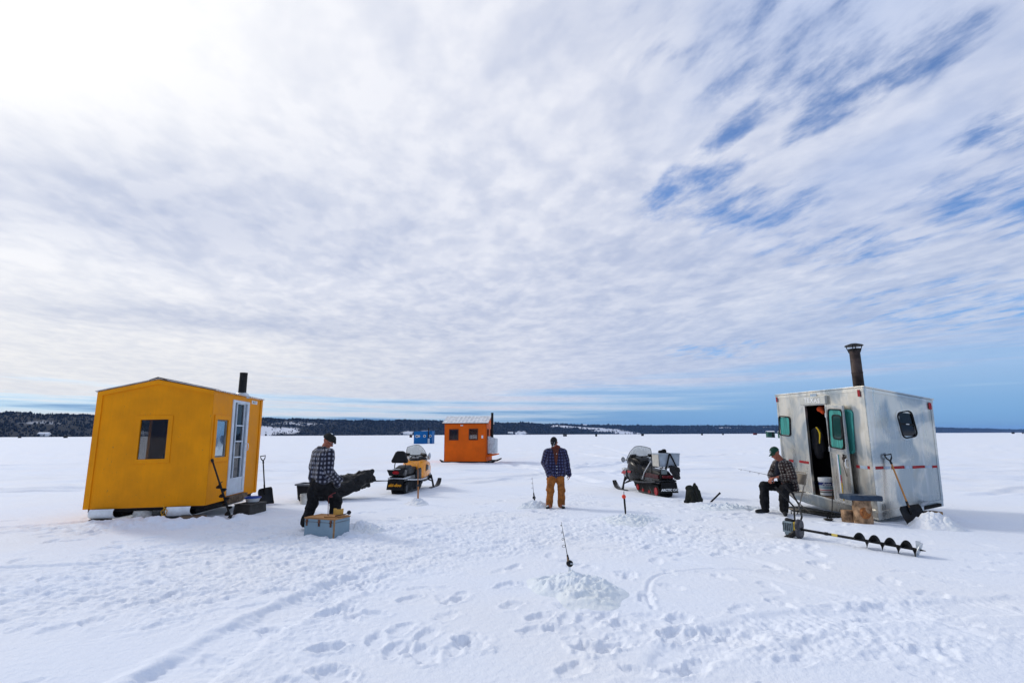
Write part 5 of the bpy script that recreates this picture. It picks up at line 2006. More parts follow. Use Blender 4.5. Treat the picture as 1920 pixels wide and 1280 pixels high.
body(g, [(.12, .178, .58, .60), (.45, .193, .60, .615), (.68, .19, .59, .605)], .008)
g.build('seat_piping', M_dkg, st, smooth=0)
g = G()
poly = [(-.235, -.16), (.235, -.16), (.25, -.10), (.14, .145), (.08, .175), (-.08, .175), (-.14, .145), (-.25, -.10)]
g.prism(poly, .10, Matrix.Translation((0, .12, 1.03)) @ Matrix.Rotation(pi / 2 - .12, 4, 'X'))
br = g.build('backrest', M_seat, t_, smooth=35, bevel=.035, seg=3)
g = G()
for s in (-1, 1):
    g.pipe([(s * .15, .15, .56), (s * .16, .13, .78), (s * .13, .12, .96)], .014, 7)
g.build('backrest_post', M_blk, br)
g = G()
g.loft([[Vector(q) for q in r] for r in ([(-.27, -.20, .70), (.27, -.20, .70), (.20, -.16, .53), (-.20, -.16, .53)], [(-.24, .10, .68), (.24, .10, .68), (.20, .10, .50), (-.20, .10, .50)])])
tp = g.build('tail_cowl', M_catb, t_, smooth=0, bevel=.015)
g = G()
poly = [(-.105, .0), (-.06, .045), (.06, .045), (.105, .0), (.06, -.04), (-.06, -.04)]
g.prism(poly, .02, Matrix.Translation((0, -.192, .62)) @ Matrix.Rotation(pi / 2 + .22, 4, 'X'))
g.build('tail_lamp', M_tail, tp, smooth=0, bevel=.004)
g = G()
g.box((0, -.14, .715), (.20, .10, .018))
g.build('grab_plate', M_sil, tp, smooth=0, bevel=.006)
g = G()
g.box((0, -.22, .40), (.06, .10, .03))
g.cap((0, -.27, .38), .012, (0, -.27, .45), .012)
g.build('hitch', M_blk, t_)

# black machine with a metal box on its rack
p_ = (4.10, 14.18)
t_ = thing('snowmobile', 'black and red snowmobile with a grey metal box strapped behind its seat', 'snowmobile', (*p_, z0(*p_) - .02), (0, 0, R(9)), 'snowmobiles')
chassis(t_, M_dkg, M_redp, M_blkp, 'ARCTIC CAT', M_inkw, .080, .235, M_catb)
g = G()
body(g, [(1.10, .20, .34, .66), (1.28, .30, .32, .80), (1.52, .375, .31, .92), (1.72, .37, .32, .88), (1.88, .33, .34, .78), (1.94, .29, .36, .72)], .12)
hd = g.build('hood', M_catb, t_, smooth=40)
g = G()
body(g, [(1.90, .37, .33, .66), (2.10, .36, .34, .66), (2.28, .31, .36, .62), (2.42, .22, .40, .56), (2.50, .12, .44, .52)], .10)
g.build('nose', mat('nose_grey', (.13, .135, .14), .3, .3, coat=.3), t_, smooth=40)
for s in (-1, 1):
    g = G()
    g.ell((s * .27, 2.22, .62), (.09, .14, .055))
    g.build('headlamp', mat('lamp_glass', (.55, .57, .58), .1, var=.05), hd)
    g = G()
    g.prism([(-.22, -.03), (.10, -.05), (.20, .05), (-.05, .06)], .010, Matrix.Translation((s * .368, 2.08, .53)) @ Matrix.Rotation(s * pi / 2, 4, 'Z') @ Matrix.Rotation(pi / 2, 4, 'X'))
    g.build('decal', M_redp, hd, smooth=0)
    g = G()
    g.prism([(-.14, -.02), (.10, -.03), (.14, .035), (-.10, .045)], .010, Matrix.Translation((s * .380, 1.60, .58)) @ Matrix.Rotation(s * pi / 2, 4, 'Z') @ Matrix.Rotation(pi / 2, 4, 'X'))
    g.build('decal', M_redp, hd, smooth=0)
    g = G()
    g.pipe([(s * .21, .40, .94), (s * .24, .80, .62), (s * .25, .95, .42)], .018, 8)
    g.build('rack_strut', M_sil, t_)
g = G()
body(g, [(1.28, .14, .72, .92), (1.5, .26, .76, 1.0), (1.8, .32, .76, 1.02), (2.0, .28, .76, .94)], .08)
g.build('dashboard', M_blkp, t_, smooth=40)
shield(t_, .40, 1.98, .93, .40, .30)
bars(t_, 1.45, 1.03, .40)
for s in (-1, 1):
    g = G()
    g.pipe([(s * .36, 1.86, .92), (s * .44, 1.82, .93)], .012, 6)
    Mm = Matrix.Translation((s * .475, 1.80, .93)) @ Matrix.Rotation(pi / 2, 4, 'X')
    g.lathe([(.0, .012), (.045, .012), (.06, .0), (.05, -.03), (0, -.04)], 14, Mm @ Matrix.Scale(1.3, 4, (0, 1, 0)))
    mr = g.build('mirror', M_blkp, t_)
    g = G()
    g.lathe([(.0, .016), (.044, .016), (.044, .010), (0, .010)], 14, Mm @ Matrix.Scale(1.3, 4, (0, 1, 0)))
    g.build('mirror_glass', M_sil, mr)
g = G()
body(g, [(.0, .17, .50, .66), (.12, .19, .50, .70), (.6, .19, .50, .72), (1.0, .18, .50, .73), (1.28, .15, .52, .78), (1.38, .10, .58, .80)], .06)
g.build('seat', M_seat, t_, smooth=45)
for s in (-1, 1):
    g = G()
    body(g, [(-.02, .02, .50, .60, s * .195), (.5, .022, .50, .62, s * .20), (.95, .02, .48, .60, s * .20)], .012)
    g.build('side_stripe', mat('dark_red_vinyl', (.045, .004, .006), .5), t_, smooth=40)
g = G()
for s in (-1, 1):
    g.pipe([(s * .20, -.14, .50), (s * .20, -.16, .80), (s * .20, .38, .80), (s * .20, .42, .52)], .012, 7)
g.pipe([(-.20, -.16, .80), (.20, -.16, .80)], .012, 7)
g.pipe([(-.20, .38, .80), (.20, .38, .80)], .012, 7)
g.build('cargo_rack', M_blk, t_)
g = G()
g.box((0, -.15, .565), (.30, .05, .07))
g.build('tail_lamp', mat('dull_tail_lamp', (.10, .006, .01), .3), t_, smooth=0, bevel=.015)
g = G()
g.box((-.10, -.165, .70), (.16, .02, .13))
g.build('mesh_pocket', mat('grey_mesh', (.16, .19, .19), .6), t_, smooth=0, bevel=.01)
# box on the rack, hat on the box
rootm = t_.matrix_basis.copy() if False else (Matrix.Translation(t_.location) @ Matrix.Rotation(R(9), 4, 'Z'))
bl = rootm @ Vector((.10, .10, .815))
b_ = thing('metal_box', 'grey sheet-metal box strapped on the rack of the black snowmobile', 'box', bl, (0, 0, R(9)))
g = G()
g.hexa([(-.275, -.20, 0), (.275, -.20, .02), (.275, .20, .02), (-.275, .20, 0), (-.30, -.21, .335), (.30, -.21, .335), (.30, .21, .335), (-.30, .21, .335)])
M_box = mat('dull_zinc', (.42, .47, .52), .45, .35, var=.08, vscale=4, bump=.1, bscale=8)
g.build('case', M_box, b_, smooth=0, bevel=.006)
g = G()
g.hexa([(-.31, -.22, .333), (.31, -.22, .333), (.31, .22, .333), (-.31, .22, .333), (-.31, -.22, .358), (.31, -.22, .358), (.31, .22, .358), (-.31, .22, .358)])
g.build('lid', M_box, b_, smooth=0, bevel=.005)
g = G()
g.hexa([(-.306, -.205, .01), (-.304, .205, .01), (-.300, .205, .01), (-.302, -.205, .01), (-.316, -.205, .32), (-.316, .205, .32), (-.308, .205, .32), (-.308, -.205, .32)])
g.build('end_panel', mat('beige_panel', (.47, .45, .40), .5, .2, var=.06), b_, smooth=0)
g = G()
g.pipe([(.0, -.225, .35), (-.05, -.235, .20), (-.12, -.24, -.02), (-.13, -.22, -.20)], .020, 7)
g.pipe([(.01, -.225, .35), (.08, -.235, .20), (.17, -.24, -.0), (.20, -.22, -.06)], .020, 7)
g.pipe([(.0, -.22, .352), (.0, .0, .372), (.0, .22, .355)], .012, 7)
g.build('strap', M_rub, b_)
gl = rootm @ Vector((.17, -.18, .70))
g = G()
g.cap((-.08, 0, .12), .055, (.10, 0, .06), .07)
g.cap((-.06, 0, .05), .06, (.06, -.01, -.12), .085)
g.cap((.10, .0, .05), .045, (.12, -.02, -.16), .05)
g.cap((-.02, -.05, -.02), .045, (.02, -.05, -.16), .04)
o = g.fuse('strapped_gear', mat('black_nylon', (.016, .017, .018), .7, bump=.4, bscale=50), None, .014, 3, .02, 14)
o.location = gl
o.rotation_euler = (0, 0, R(9))
tag(o, 'black bundle of gear strapped below the metal box on the black snowmobile', 'gear bundle')
hl = rootm @ Vector((.01, .10, 1.205))
o = G().cap((-.07, 0, .0), .045, (.05, .01, .0), .062).cap((.02, .0, .02), .055, (.06, .0, .03), .05).fuse('mitten', mat('black_fleece', (.01, .01, .011), .9), None, .011, 3, .008)
o.location = hl
tag(o, 'black mitten lying on top of the grey metal box', 'mitten')

# ------------------------------------------------------------------ covered sled on its tow bar
s0, s1 = Vector((-5.20, 13.55, 0)), Vector((-3.98, 14.15, 0))
sd = (s1 - s0).normalized()
sx_ = Vector((sd.y, -sd.x, 0))
zg = z0(-4.6, 13.8)
so = Vector((-4.6, 13.85, zg))
t_ = thing('cargo_sled', 'black cargo sled with a loose black cover, hitched behind the yellow snowmobile', 'cargo sled', so)
S = lambda a, b, z: s0 + sd * a + sx_ * b + Vector((0, 0, zg + z))
g = G(Matrix.Translation(-so))
rings = []
for (a, w, zb2, zt) in ((-.10, .24, .10, .30), (.0, .28, .03, .31), (.3, .31, .0, .30), (.7, .31, .02, .31), (.95, .29, .10, .36), (1.18, .24, .22, .44), (1.36, .18, .32, .52), (1.46, .10, .40, .55)):
    rings.append([S(a, -w, zt), S(a, -w * .86, zb2 + .05), S(a, -w * .6, zb2), S(a, w * .6, zb2), S(a, w * .86, zb2 + .05), S(a, w, zt), S(a, w * .9, zt - .02), S(a, -w * .9, zt - .02)])
g.loft(rings)
g.build('hull', M_blkp, t_, smooth=40)
g = G(Matrix.Translation(-so))
g.cap(S(.15, 0, .28), .17, S(.9, .02, .36), .22)
g.cap(S(.35, .24, .27), .10, S(1.0, .22, .36), .13)
g.cap(S(.45, -.2, .27), .12, S(1.2, -.15, .38), .14)
g.cap(S(.6, .30, .22), .07, S(1.15, .22, .30), .10)
g.cap(S(.2, -.25, .25), .07, S(.5, -.30, .22), .09)
g.cap(S(.9, .12, .34), .13, S(1.30, .06, .46), .15)
g.cap(S(.9, .0, .40), .20, S(1.46, .0, .50), .16)
g.cap(S(.9, .12, .42), .14, S(1.46, .08, .53), .12)
g.cap(S(1.36, .0, .54), .13, S(1.58, .0, .66), .065)
g.cap(S(1.36, -.05, .48), .15, S(1.58, -.02, .48), .11)
g.cap(S(1.15, -.22, .34), .12, S(1.46, -.20, .32), .13)
g.cap(S(1.0, -.05, .48), .17, S(1.2, -.02, .56), .10)
g.fuse('cover', mat('black_tarp', (.007, .007, .0075), .55, var=.2, bump=.5, bscale=14), t_, .016, 3, .045, 6)
g = G(Matrix.Translation(-so))
g.pipe([S(1.30, -.36, .50), S(1.33, -.385, .44), S(1.38, -.375, .38), S(1.42, -.35, .36)], .010, 6)
g.build('cover_strap', M_gal, t_)
hp_ = rootm  # hitch of the yellow machine
ht = Matrix.Translation((-3.24, 14.93, z0(-3.24, 14.93) - .02)) @ Matrix.Rotation(R(-8), 4, 'Z') @ Vector((0, -.27, .41))
g = G(Matrix.Translation(-so))
g.pipe([S(1.42, -.13, .42), ht], .012, 7)
g.pipe([S(1.42, .13, .42), ht + Vector((.02, 0, .01))], .012, 7)
g.build('tow_bar', M_blk, t_)
# tub at the back of the sled, pail beside it
tp_ = S(-.02, -.02, .0)
t_ = thing('tub', 'black tub with a grey rim at the tail of the cargo sled', 'tub', Vector((-5.16, 13.40, z0(-5.16, 13.40))))
g = G()
g.hexa([(-.15, -.20, .02), (.19, -.20, .02), (.19, .20, .02), (-.15, .20, .02), (-.22, -.24, .40), (.24, -.24, .38), (.24, .24, .38), (-.22, .24, .40)])
g.build('bin', M_blkp, t_, smooth=0, bevel=.02)
g = G()
rim = [(-.25, -.27), (.25, -.27), (.25, .27), (-.25, .27)]
inr = [(-.19, -.21), (.21, -.21), (.21, .21), (-.19, .21)]
round_ring(g, rim, inr, .04, Matrix.Translation((0, 0, .415)) @ Matrix.Rotation(R(2), 4, 'Y'))
g.box((-.215, -.10, .22), (.03, .06, .34), (0, -.13, 0))
g.build('rim', mat('grey_rim', (.14, .15, .16), .5), t_, smooth=0, bevel=.008)
bpx = (-5.02, 12.95)
t_ = thing('bucket', 'dingy white pail on the snow behind the man by the tackle box', 'bucket', (*bpx, z0(*bpx) - .01))
g = G()
g.lathe([(.125, 0), (.13, .01), (.148, .19), (.156, .195), (.156, .215), (.150, .22), (.152, .25), (.143, .25), (.13, .06)], 22)
g.build('pail', mat('dingy_white', (.58, .56, .50), .5, var=.12), t_)
g = G()
g.pipe([(.152, 0, .20), (.19, -.02, .10), (.165, -.05, .02)], .005, 6)
g.build('handle', M_gal, t_)

# ------------------------------------------------------------------ people
M_skin = mat('ruddy_skin', (.32, .105, .062), .55, var=.12, vscale=30)
M_eye = mat('eye_dark', (.02, .015, .012), .2)
M_trk = mat('duck_brown_cloth', (.28, .095, .018), .85, var=.2, vscale=9, bump=.5, bscale=22)
M_blkc = mat('black_cloth_trousers', (.010, .010, .011), .85, spec=.15, var=.25, vscale=9, bump=.5, bscale=20)
M_boot = mat('black_boot', (.012, .012, .012), .55, var=.3)
M_navy = plaid_mat('navy_plaid', (.020, .024, .085), (.006, .007, .024), (.085, .095, .19), (.035, .012, .03), .066)
M_whitep = plaid_mat('white_navy_plaid', (.030, .034, .062), (.006, .007, .013), (.25, .26, .31), (.012, .012, .03), .078)
M_brownp = plaid_mat('black_tan_plaid', (.035, .028, .025), (.007, .006, .006), (.20, .175, .15), (.06, .009, .008), .064)


def plaid_uv(o, bones):
    """cloth coordinates: around and along the nearest limb"""
    me = o.data
    n = len(me.vertices)
    co = np.empty(n * 3)
    me.vertices.foreach_get('co', co)
    co = co.reshape(-1, 3)
    best = np.full(n, 1e9)
    uv = np.zeros((n, 3))
    for p0, p1, r in bones:
        a, b = np.array(p0, float), np.array(p1, float)
        d = b - a
        L = np.linalg.norm(d)
        d /= L
        t = np.clip((co - a) @ d, 0, L)
        q = co - a - t[:, None] * d
        dist = np.linalg.norm(q, axis=1) - r
        ref = np.array([0.0, 1.0, 0.0]) if abs(d[1]) < .8 else np.array([1.0, 0, 0])
        x = np.cross(d, ref)
        x /= np.linalg.norm(x)
        y = np.cross(d, x)
        ang = np.arctan2(q @ y, q @ x)
        m_ = dist < best
        best = np.where(m_, dist, best)
        full = (co - a) @ d
        uv[m_] = np.stack([ang * r * 1.15, full, 0 * full], -1)[m_]
    at = me.attributes.new('pl', 'FLOAT_VECTOR', 'POINT')
    at.data.foreach_set('vector', uv.astype(np.float32).ravel())


def head(g, c, f, up, s=1.0):
    """skull, jaw, nose, brow, lips, ears; f = where the face looks"""
    f, up = Vector(f).normalized(), Vector(up)
    up = (up - f * up.dot(f)).normalized()
    r = f.cross(up)
    M = Matrix((r, f, up)).transposed().to_4x4()
    M3 = M.to_3x3()
    c = Vector(c)
    W = lambda a, b, d: c + M3 @ (Vector((a, b, d)) * s)
    g.ell(c + M3 @ Vector((0, -.012, .025)) * s, (.077 * s, .096 * s, .093 * s), M3, 18, 12)
    g.ell(W(0, .025, -.045), (.060 * s, .066 * s, .075 * s), M3, 16, 10)
    g.cap(W(0, .065, -.095), .026 * s, W(0, .055, -.10), .026 * s, 10)
    g.cap(W(0, .088, .008), .011 * s, W(0, .108, -.034), .017 * s, 10)
    g.cap(W(-.016, .092, -.036), .011 * s, W(.016, .092, -.036), .011 * s, 8)
    g.cap(W(-.045, .075, .022), .013 * s, W(.045, .075, .022), .013 * s, 8)
    g.cap(W(-.020, .083, -.064), .009 * s, W(.020, .083, -.064), .009 * s, 8)
    g.cap(W(-.018, .080, -.078), .010 * s, W(.018, .080, -.078), .010 * s, 8)
    for k_ in (-1, 1):
        g.cap(W(k_ * .045, .058, -.028), .022 * s, W(k_ * .050, .045, -.05), .022 * s, 8)
        g.ell(W(k_ * .080, -.008, -.012), (.012 * s, .022 * s, .034 * s), M3 @ Matrix.Rotation(k_ * .3, 3, 'Z'), 10, 7)
    return W, M3


def eyes(W, parent, s=1.0):
    for k_ in (-1, 1):
        g = G()
        g.ell(W(k_ * .031, .080, .004), .0105 * s, n=10, m=7)
        g.build('eye', M_eye, parent)


def hand(g, wrist, d, pn, thumb, curl=.5, s=1.0, spread=.12):
    """palm and five jointed digits; d = where the fingers point, pn = out of the palm, thumb = +1/-1 side"""
    wrist, d, pn = Vector(wrist), Vector(d).normalized(), Vector(pn)
    pn = (pn - d * pn.dot(d)).normalized()
    side = d.cross(pn) * thumb
    for k_, off in enumerate((-.026, -.009, .009, .026)):
        g.cap(wrist + side * off * .6 * s, .017 * s, wrist + (d * .085 + side * off) * s, .0125 * s, 10)
    for off, ln, c2 in ((.030, .070, .0), (.010, .080, .03), (-.011, .074, .06), (-.031, .058, .12)):
        p = wrist + (d * .088 + side * off) * s
        a = curl * .75 + c2
        v = d * cos(a) + pn * sin(a) + side * off * spread * 4
        r = .0095 * s
        for seg, fr in enumerate((.46, .31, .25)):
            v = v.normalized()
            q = p + v * ln * fr * s
            g.cap(p, r, q, r * .9, 8)
            p, r = q, r * .9
            ax = v.dot(d)
            a += curl * .85
            v = d * cos(a) + pn * sin(a) + side * off * spread * 2
    p = wrist + (d * .025 + side * .028) * s
    q = p + (d * .03 + side * .025 + pn * .012) * s
    w = q + (d * .032 + side * .008 + pn * .018 * (1 + curl)) * s
    e = w + (d * .024 - side * .004 + pn * .010 * (1 + curl)) * s
    g.cap(p, .016 * s, q, .013 * s, 9)
    g.cap(q, .0125 * s, w, .011 * s, 8)
    g.cap(w, .011 * s, e, .009 * s, 8)


def boot(t_, heel, toe, m_, up=.13, name='boot', ankle=None):
    heel, toe = Vector(heel), Vector(toe)
    g = G()
    d = (toe - heel).normalized()
    g.cap(heel + Vector((0, 0, .045)), .045, heel + d * .10 + Vector((0, 0, .05)), .047)
    g.cap(heel + d * .10 + Vector((0, 0, .045)), .046, toe - d * .03 + Vector((0, 0, .038)), .040)
    ank = Vector(ankle) if ankle is not None else heel + d * .03 + Vector((0, 0, up + .03))
    g.cap(heel + d * .03 + Vector((0, 0, .05)), .05, ank, .056)
    return g.fuse(name, m_, t_, .011, 4)


def cap_hat(t_, W, M3, m_, brim_m, s=1.0, logo=None):
    g = G()
    rings = []
    for i in range(9):
        a = (pi / 2) * i / 8
        rr = cos(a) ** .8 if i < 8 else .02
        rings.append([W(.086 * rr * cos(2 * pi * k_ / 24), -.012 + (.108 * rr) * sin(2 * pi * k_ / 24), .030 + .105 * sin(a)) for k_ in range(24)])
    inner = [[W(.080 * cos(2 * pi * k_ / 24), -.012 + .102 * sin(2 * pi * k_ / 24), .030) for k_ in range(24)]]
    g.loft([inner[0]] + rings)
    cp = g.build('cap', m_, t_, smooth=60)
    g = G()
    grid_solid(g, lambda u, v: W((u * 2 - 1) * .078 * (1 - .30 * v * v), .078 - .055 * abs(u * 2 - 1) ** 2.2 + .085 * v * (1 - .45 * abs(u * 2 - 1) ** 2.5), .036 - .018 * v - .020 * (u * 2 - 1) ** 2), 12, 5, .006)
    g.build('brim', brim_m, cp, smooth=60)
    g = G()
    g.ell(W(0, -.012, .137), .008 * s, n=8, m=6)
    g.build('cap_knob', brim_m, cp)
    if logo:
        logo(cp)
    return cp


# --- the man standing in the middle, looking down, one hand in his pocket
base = (1.0, 12.16)
t_ = thing('person', 'man standing at the centre in brown work trousers and open navy plaid jacket, head bowed', 'person', (*base, z0(*base) - .01))
fl_, fr_ = (-.165, .0), (.115, .04)                              # feet
hipL, hipR = (-.085, .02, .80), (.085, .02, .80)
knL, knR = (-.135, -.02, .45), (.115, -.01, .46)
shL, shR = (-.185, .02, 1.26), (.185, .02, 1.25)
elL, elR = (-.265, .06, 1.01), (.262, .04, 1.00)
wrL, wrR = (-.185, -.10, .835), (.300, -.01, .775)
hc = (-.035, -.075, 1.475)
ff, fu = (-.30, -.62, -.72), (-.25, -.55, .75)
g = G()
W, M3 = head(g, hc, ff, fu, .93)
g.cap((0.02, .03, 1.33), .062, (-.02, -.02, 1.43), .058)
g.cap((-.07, .02, 1.20), .10, (.07, .02, 1.20), .10)
g.cap((0, .02, 1.25), .09, (0, .02, .85), .11)
for a, b, c, d in ((shL, elL, wrL, -1), (shR, elR, wrR, 1)):
    g.cap((0, .02, 1.27), .06, a, .05)
    g.cap(a, .048, b, .040)
    g.cap(b, .040, c, .028)
hand(g, wrL, (.35, -.25, -.9), (.6, .8, 0), 1, .5)
hand(g, wrR, (.10, -.05, -1), (-1, 0, 0), 1, .55)
for a, b, c in ((hipL, knL, (-.165, .01, .09)), (hipR, knR, (.115, .05, .09))):
    g.cap((0, .02, .86), .10, a, .085)
    g.cap(a, .078, b, .055)
    g.cap(b, .055, c, .038)
    g.cap(c, .038, (c[0], c[1] - .13, .05), .035)
g.fuse('body', M_skin, t_, .0085, 3)
eyes(W, t_, .93)
g = G()
for a, b, f_ in ((hipL, knL, (-.165, .0, .085)), (hipR, knR, (.115, .04, .085))):
    g.cap((0, .02, .84), .135, a, .115)
    g.cap(a, .112, b, .090)
    g.cap(b, .088, (f_[0], f_[1], f_[2]), .082)
    g.cap((b[0] - .01, b[1] - .02, b[2] - .02), .092, (b[0] + .01, b[1] - .01, b[2] - .06), .090)
g.fuse('trousers', M_trk, t_, .013, 4, .014, 12, 3)
M_bootw = mat('boot_white_patch', (.60, .60, .58), .5)
for x, y, dx_ in ((-.165, .03, -.06), (.115, .07, .035)):
    bt = boot(t_, (x, y, 0), (x + dx_, y - .24, 0), M_boot)
    g = G()
    g.cap((x + dx_ * .75, y - .175, .062), .030, (x + dx_ * .95, y - .215, .050), .026)
    g.build('toe_guard', M_bootw, bt)
g = G()
bones = [((0, .02, .78), (0, .02, 1.28), .18), (shL, elL, .075), (elL, wrL, .068), (shR, elR, .075), (elR, (.312, -.01, .74), .066)]
g.cap((-.09, .02, 1.235), .125, (.09, .02, 1.23), .125)
for x in (-.10, 0, .10):
    g.cap((x, .02, 1.20), .135, (x * 1.05, .015, .84), .150)
    g.cap((x * 1.1, .01, .86), .145, (x * 1.15, .01, .80), .140)
for a, b in ((shL, elL), (shR, elR)):
    g.cap((a[0] * .6, .02, 1.27), .09, a, .092)
    g.cap(a, .090, b, .078)
g.cap(elL, .078, (-.165, -.12, .800), .072)
g.cap(elR, .078, (.308, -.01, .755), .066)
g.cap((-.06, .07, 1.33), .05, (.06, .07, 1.33), .05)
jk = g.fuse('jacket', M_navy, t_, .012, 4, .012, 9, 5)
plaid_uv(jk, bones)
g = G()
rings = []
for i in range(9):
    v = i / 8
    z = .98 + .37 * v
    hw = .016 + .060 * v
    rings.append([Vector((x_ * hw, -.136 + .055 * max(0, v - .45) + .012 * x_ * x_, z)) for x_ in np.linspace(-1, 1, 7)] + [Vector((x_ * hw, -.08, z)) for x_ in np.linspace(1, -1, 7)])
g.loft(rings)
sh_ = g.build('shirt', mat('rust_shirt', (.10, .028, .016), .85, var=.2, vscale=20), t_, smooth=50)
g = G()
g.cap((-.06, -.02, 1.355), .045, (.05, -.03, 1.37), .05)
g.cap((.05, -.03, 1.37), .05, (.085, .02, 1.36), .045)
g.cap((-.01, -.07, 1.33), .035, (.03, -.065, 1.38), .035)
g.fuse('neck_scarf', mat('rust_scarf', (.13, .024, .014), .85, var=.2, vscale=20), t_, .010, 3, .008)
g = G()
for zz in (.94, 1.22):
    g.ell((.012, -.152, zz), .010, n=8, m=5)
for zz in (.80, .88):
    g.ell((.012, -.156, zz), .009, n=8, m=5)
bn_ = g.build('snap', M_inkw, jk)
bn_['kind'] = 'stuff'
M_capb = mat('black_cap', (.010, .010, .011), .8)


def logo_mid(cp):
    g = G()
    for (x0, z0_, x1, z1) in ((-.035, .06, -.010, .085), (-.010, .085, .014, .07), (.014, .07, .04, .09), (-.04, .05, -.052, .07)):
        g.pipe([W(x0, .096 - abs(x0) * .4 - (z0_ - .03) * .25, z0_), W(x1, .096 - abs(x1) * .4 - (z1 - .03) * .25, z1)], .005, 6)
    g.build('cap_emblem', M_inkw, cp)
    g = G()
    pts = [W(.036 * cos(a), .118 + .034 * sin(a), .034 - .008 * (1 + sin(a))) for a in np.linspace(0, 2 * pi, 15)]
    g.pipe(pts, .0055, 6)
    g.build('brim_emblem', M_inkw, cp)


cap_hat(t_, W, M3, M_capb, M_capb, 1, logo_mid)

# --- the man walking past the tackle box, hands in his pockets
base = (-3.45, 9.50)
t_ = thing('person', 'man walking by the tackle box in white-navy plaid jacket and fur hat', 'person', (*base, z0(*base) - .01))
fwd = Vector((.62, .78, 0)).normalized()
rt = Vector((fwd.y, -fwd.x, 0))
U = lambda r_, f_, z: tuple(rt * r_ + fwd * f_ + Vector((0, 0, z)))
hipL, hipR = U(-.09, -.02, .80), U(.09, -.02, .80)
knR, anR = U(.11, .27, .47), U(.10, .23, .10)
knL, anL = (-.115, -.01, .45), (-.205, -.06, .125)
shL, shR = U(-.19, .02, 1.335), U(.19, .03, 1.325)
elL, elR = U(-.27, .0, 1.06), U(.27, -.02, 1.03)
wrL, wrR = U(-.19, .16, .90), U(.21, .17, .88)
hc = (.085, .045, 1.53)
ff, fu = (.80, .22, -.56), (.55, .12, .80)
g = G()
W, M3 = head(g, hc, ff, fu, .95)
g.cap(U(0, .02, 1.36), .068, (.05, .03, 1.47), .062)
g.cap(U(-.08, 0, 1.27), .10, U(.08, 0, 1.27), .10)
g.cap(U(0, 0, 1.30), .09, U(0, -.02, .86), .11)
for a, b, c in ((shL, elL, wrL), (shR, elR, wrR)):
    g.cap(U(0, .02, 1.33), .06, a, .05)
    g.cap(a, .048, b, .040)
    g.cap(b, .040, c, .028)
hand(g, wrL, Vector(U(.35, .55, -.75)), Vector(U(-.5, .6, .3)), 1, .4)
hand(g, wrR, Vector(U(-.25, .55, -.80)), Vector(U(-.8, .1, 0)), -1, .4)
for a, b, c in ((hipL, knL, anL), (hipR, knR, anR)):
    g.cap(U(0, -.02, .86), .10, a, .085)
    g.cap(a, .078, b, .055)
    g.cap(b, .055, c, .038)
g.fuse('body', M_skin, t_, .0085, 3)
eyes(W, t_, .95)
g = G()
for a, b, c in ((hipL, knL, anL), (hipR, knR, anR)):
    g.cap(U(0, -.02, .84), .15, a, .135)
    g.cap(a, .135, b, .108)
    g.cap(b, .106, c, .085)
g.cap(hipL, .12, hipR, .12)
g.cap(U(0, 0, .66), .13, U(0, 0, .80), .16)
g.fuse('trousers', M_blkc, t_, .014, 4, .018, 10, 8)
boot(t_, (anR[0] - .02, anR[1] - .03, .0), (anR[0] + .13, anR[1] + .17, .0), M_boot)
boot(t_, (-.215, -.085, .075), (-.165, .10, .0), M_boot, ankle=anL)
g = G()
bones = [(U(0, 0, .72), U(0, .02, 1.34), .20), (shL, elL, .08), (elL, wrL, .075), (shR, elR, .08), (elR, wrR, .075)]
g.cap(U(-.10, .02, 1.30), .125, U(.10, .02, 1.295), .125)
for x in (-.10, 0, .10):
    g.cap(U(x, .0, 1.26), .140, U(x * 1.0, -.01, 1.0), .142)
    g.cap(U(x * 1.1, -.01, 1.0), .142, U(x * 1.1, -.02, .885), .138)
for a, b, c in ((shL, elL, wrL), (shR, elR, wrR)):
    g.cap(U(0, .02, 1.33), .08, a, .092)
    g.cap(a, .092, b, .082)
    g.cap(b, .082, c, .072)
g.cap(wrR, .072, tuple(Vector(wrR) + Vector(U(-.02, .05, -.12))), .062)
g.cap(wrL, .072, tuple(Vector(wrL) + Vector(U(.03, .05, -.12))), .062)
g.cap(U(.20, .10, .93), .07, U(.23, .27, .86), .035)
g.cap(U(.18, .12, .88), .06, U(.22, .28, .83), .03)
g.cap(U(-.05, -.02, 1.40), .055, U(.05, -.01, 1.40), .055)
jk = g.fuse('jacket', M_whitep, t_, .012, 4, .011, 9, 15)
plaid_uv(jk, bones)
M_fur = mat('dark_fur', (.016, .018, .016), .95, var=.3, vscale=40, bump=.8, bscale=120)
g = G()
Mh = M3.to_4x4()
g.ell(W(0, -.012, .075), (.090, .112, .070), M3, 18, 10)
g.cap(W(-.078, .05, .055), .030, W(-.088, -.06, .045), .034)
g.cap(W(.078, .05, .055), .030, W(.088, -.06, .045), .034)
g.cap(W(-.06, -.105, .045), .030, W(.06, -.105, .045), .030)
g.cap(W(-.055, .100, .062), .024, W(.055, .100, .062), .024)
g.cap(W(-.045, .125, .045), .014, W(.045, .125, .045), .014)
g.fuse('fur_hat', M_fur, t_, .010, 3, .008, 30)
g = G()
for k_ in (-1, 1):
    pts = [W(k_ * .034 + .020 * cos(a), .100, .000 + .016 * sin(a)) for a in np.linspace(0, 2 * pi, 13)]
    g.pipe(pts, .0022, 5)
    g.pipe([W(k_ * .054, .098, .004), W(k_ * .078, .05, .008), W(k_ * .083, -.01, .012)], .0022, 5)
g.pipe([W(-.014, .102, .004), W(.014, .102, .004)], .0022, 5)
g.build('glasses', M_gal, t_)

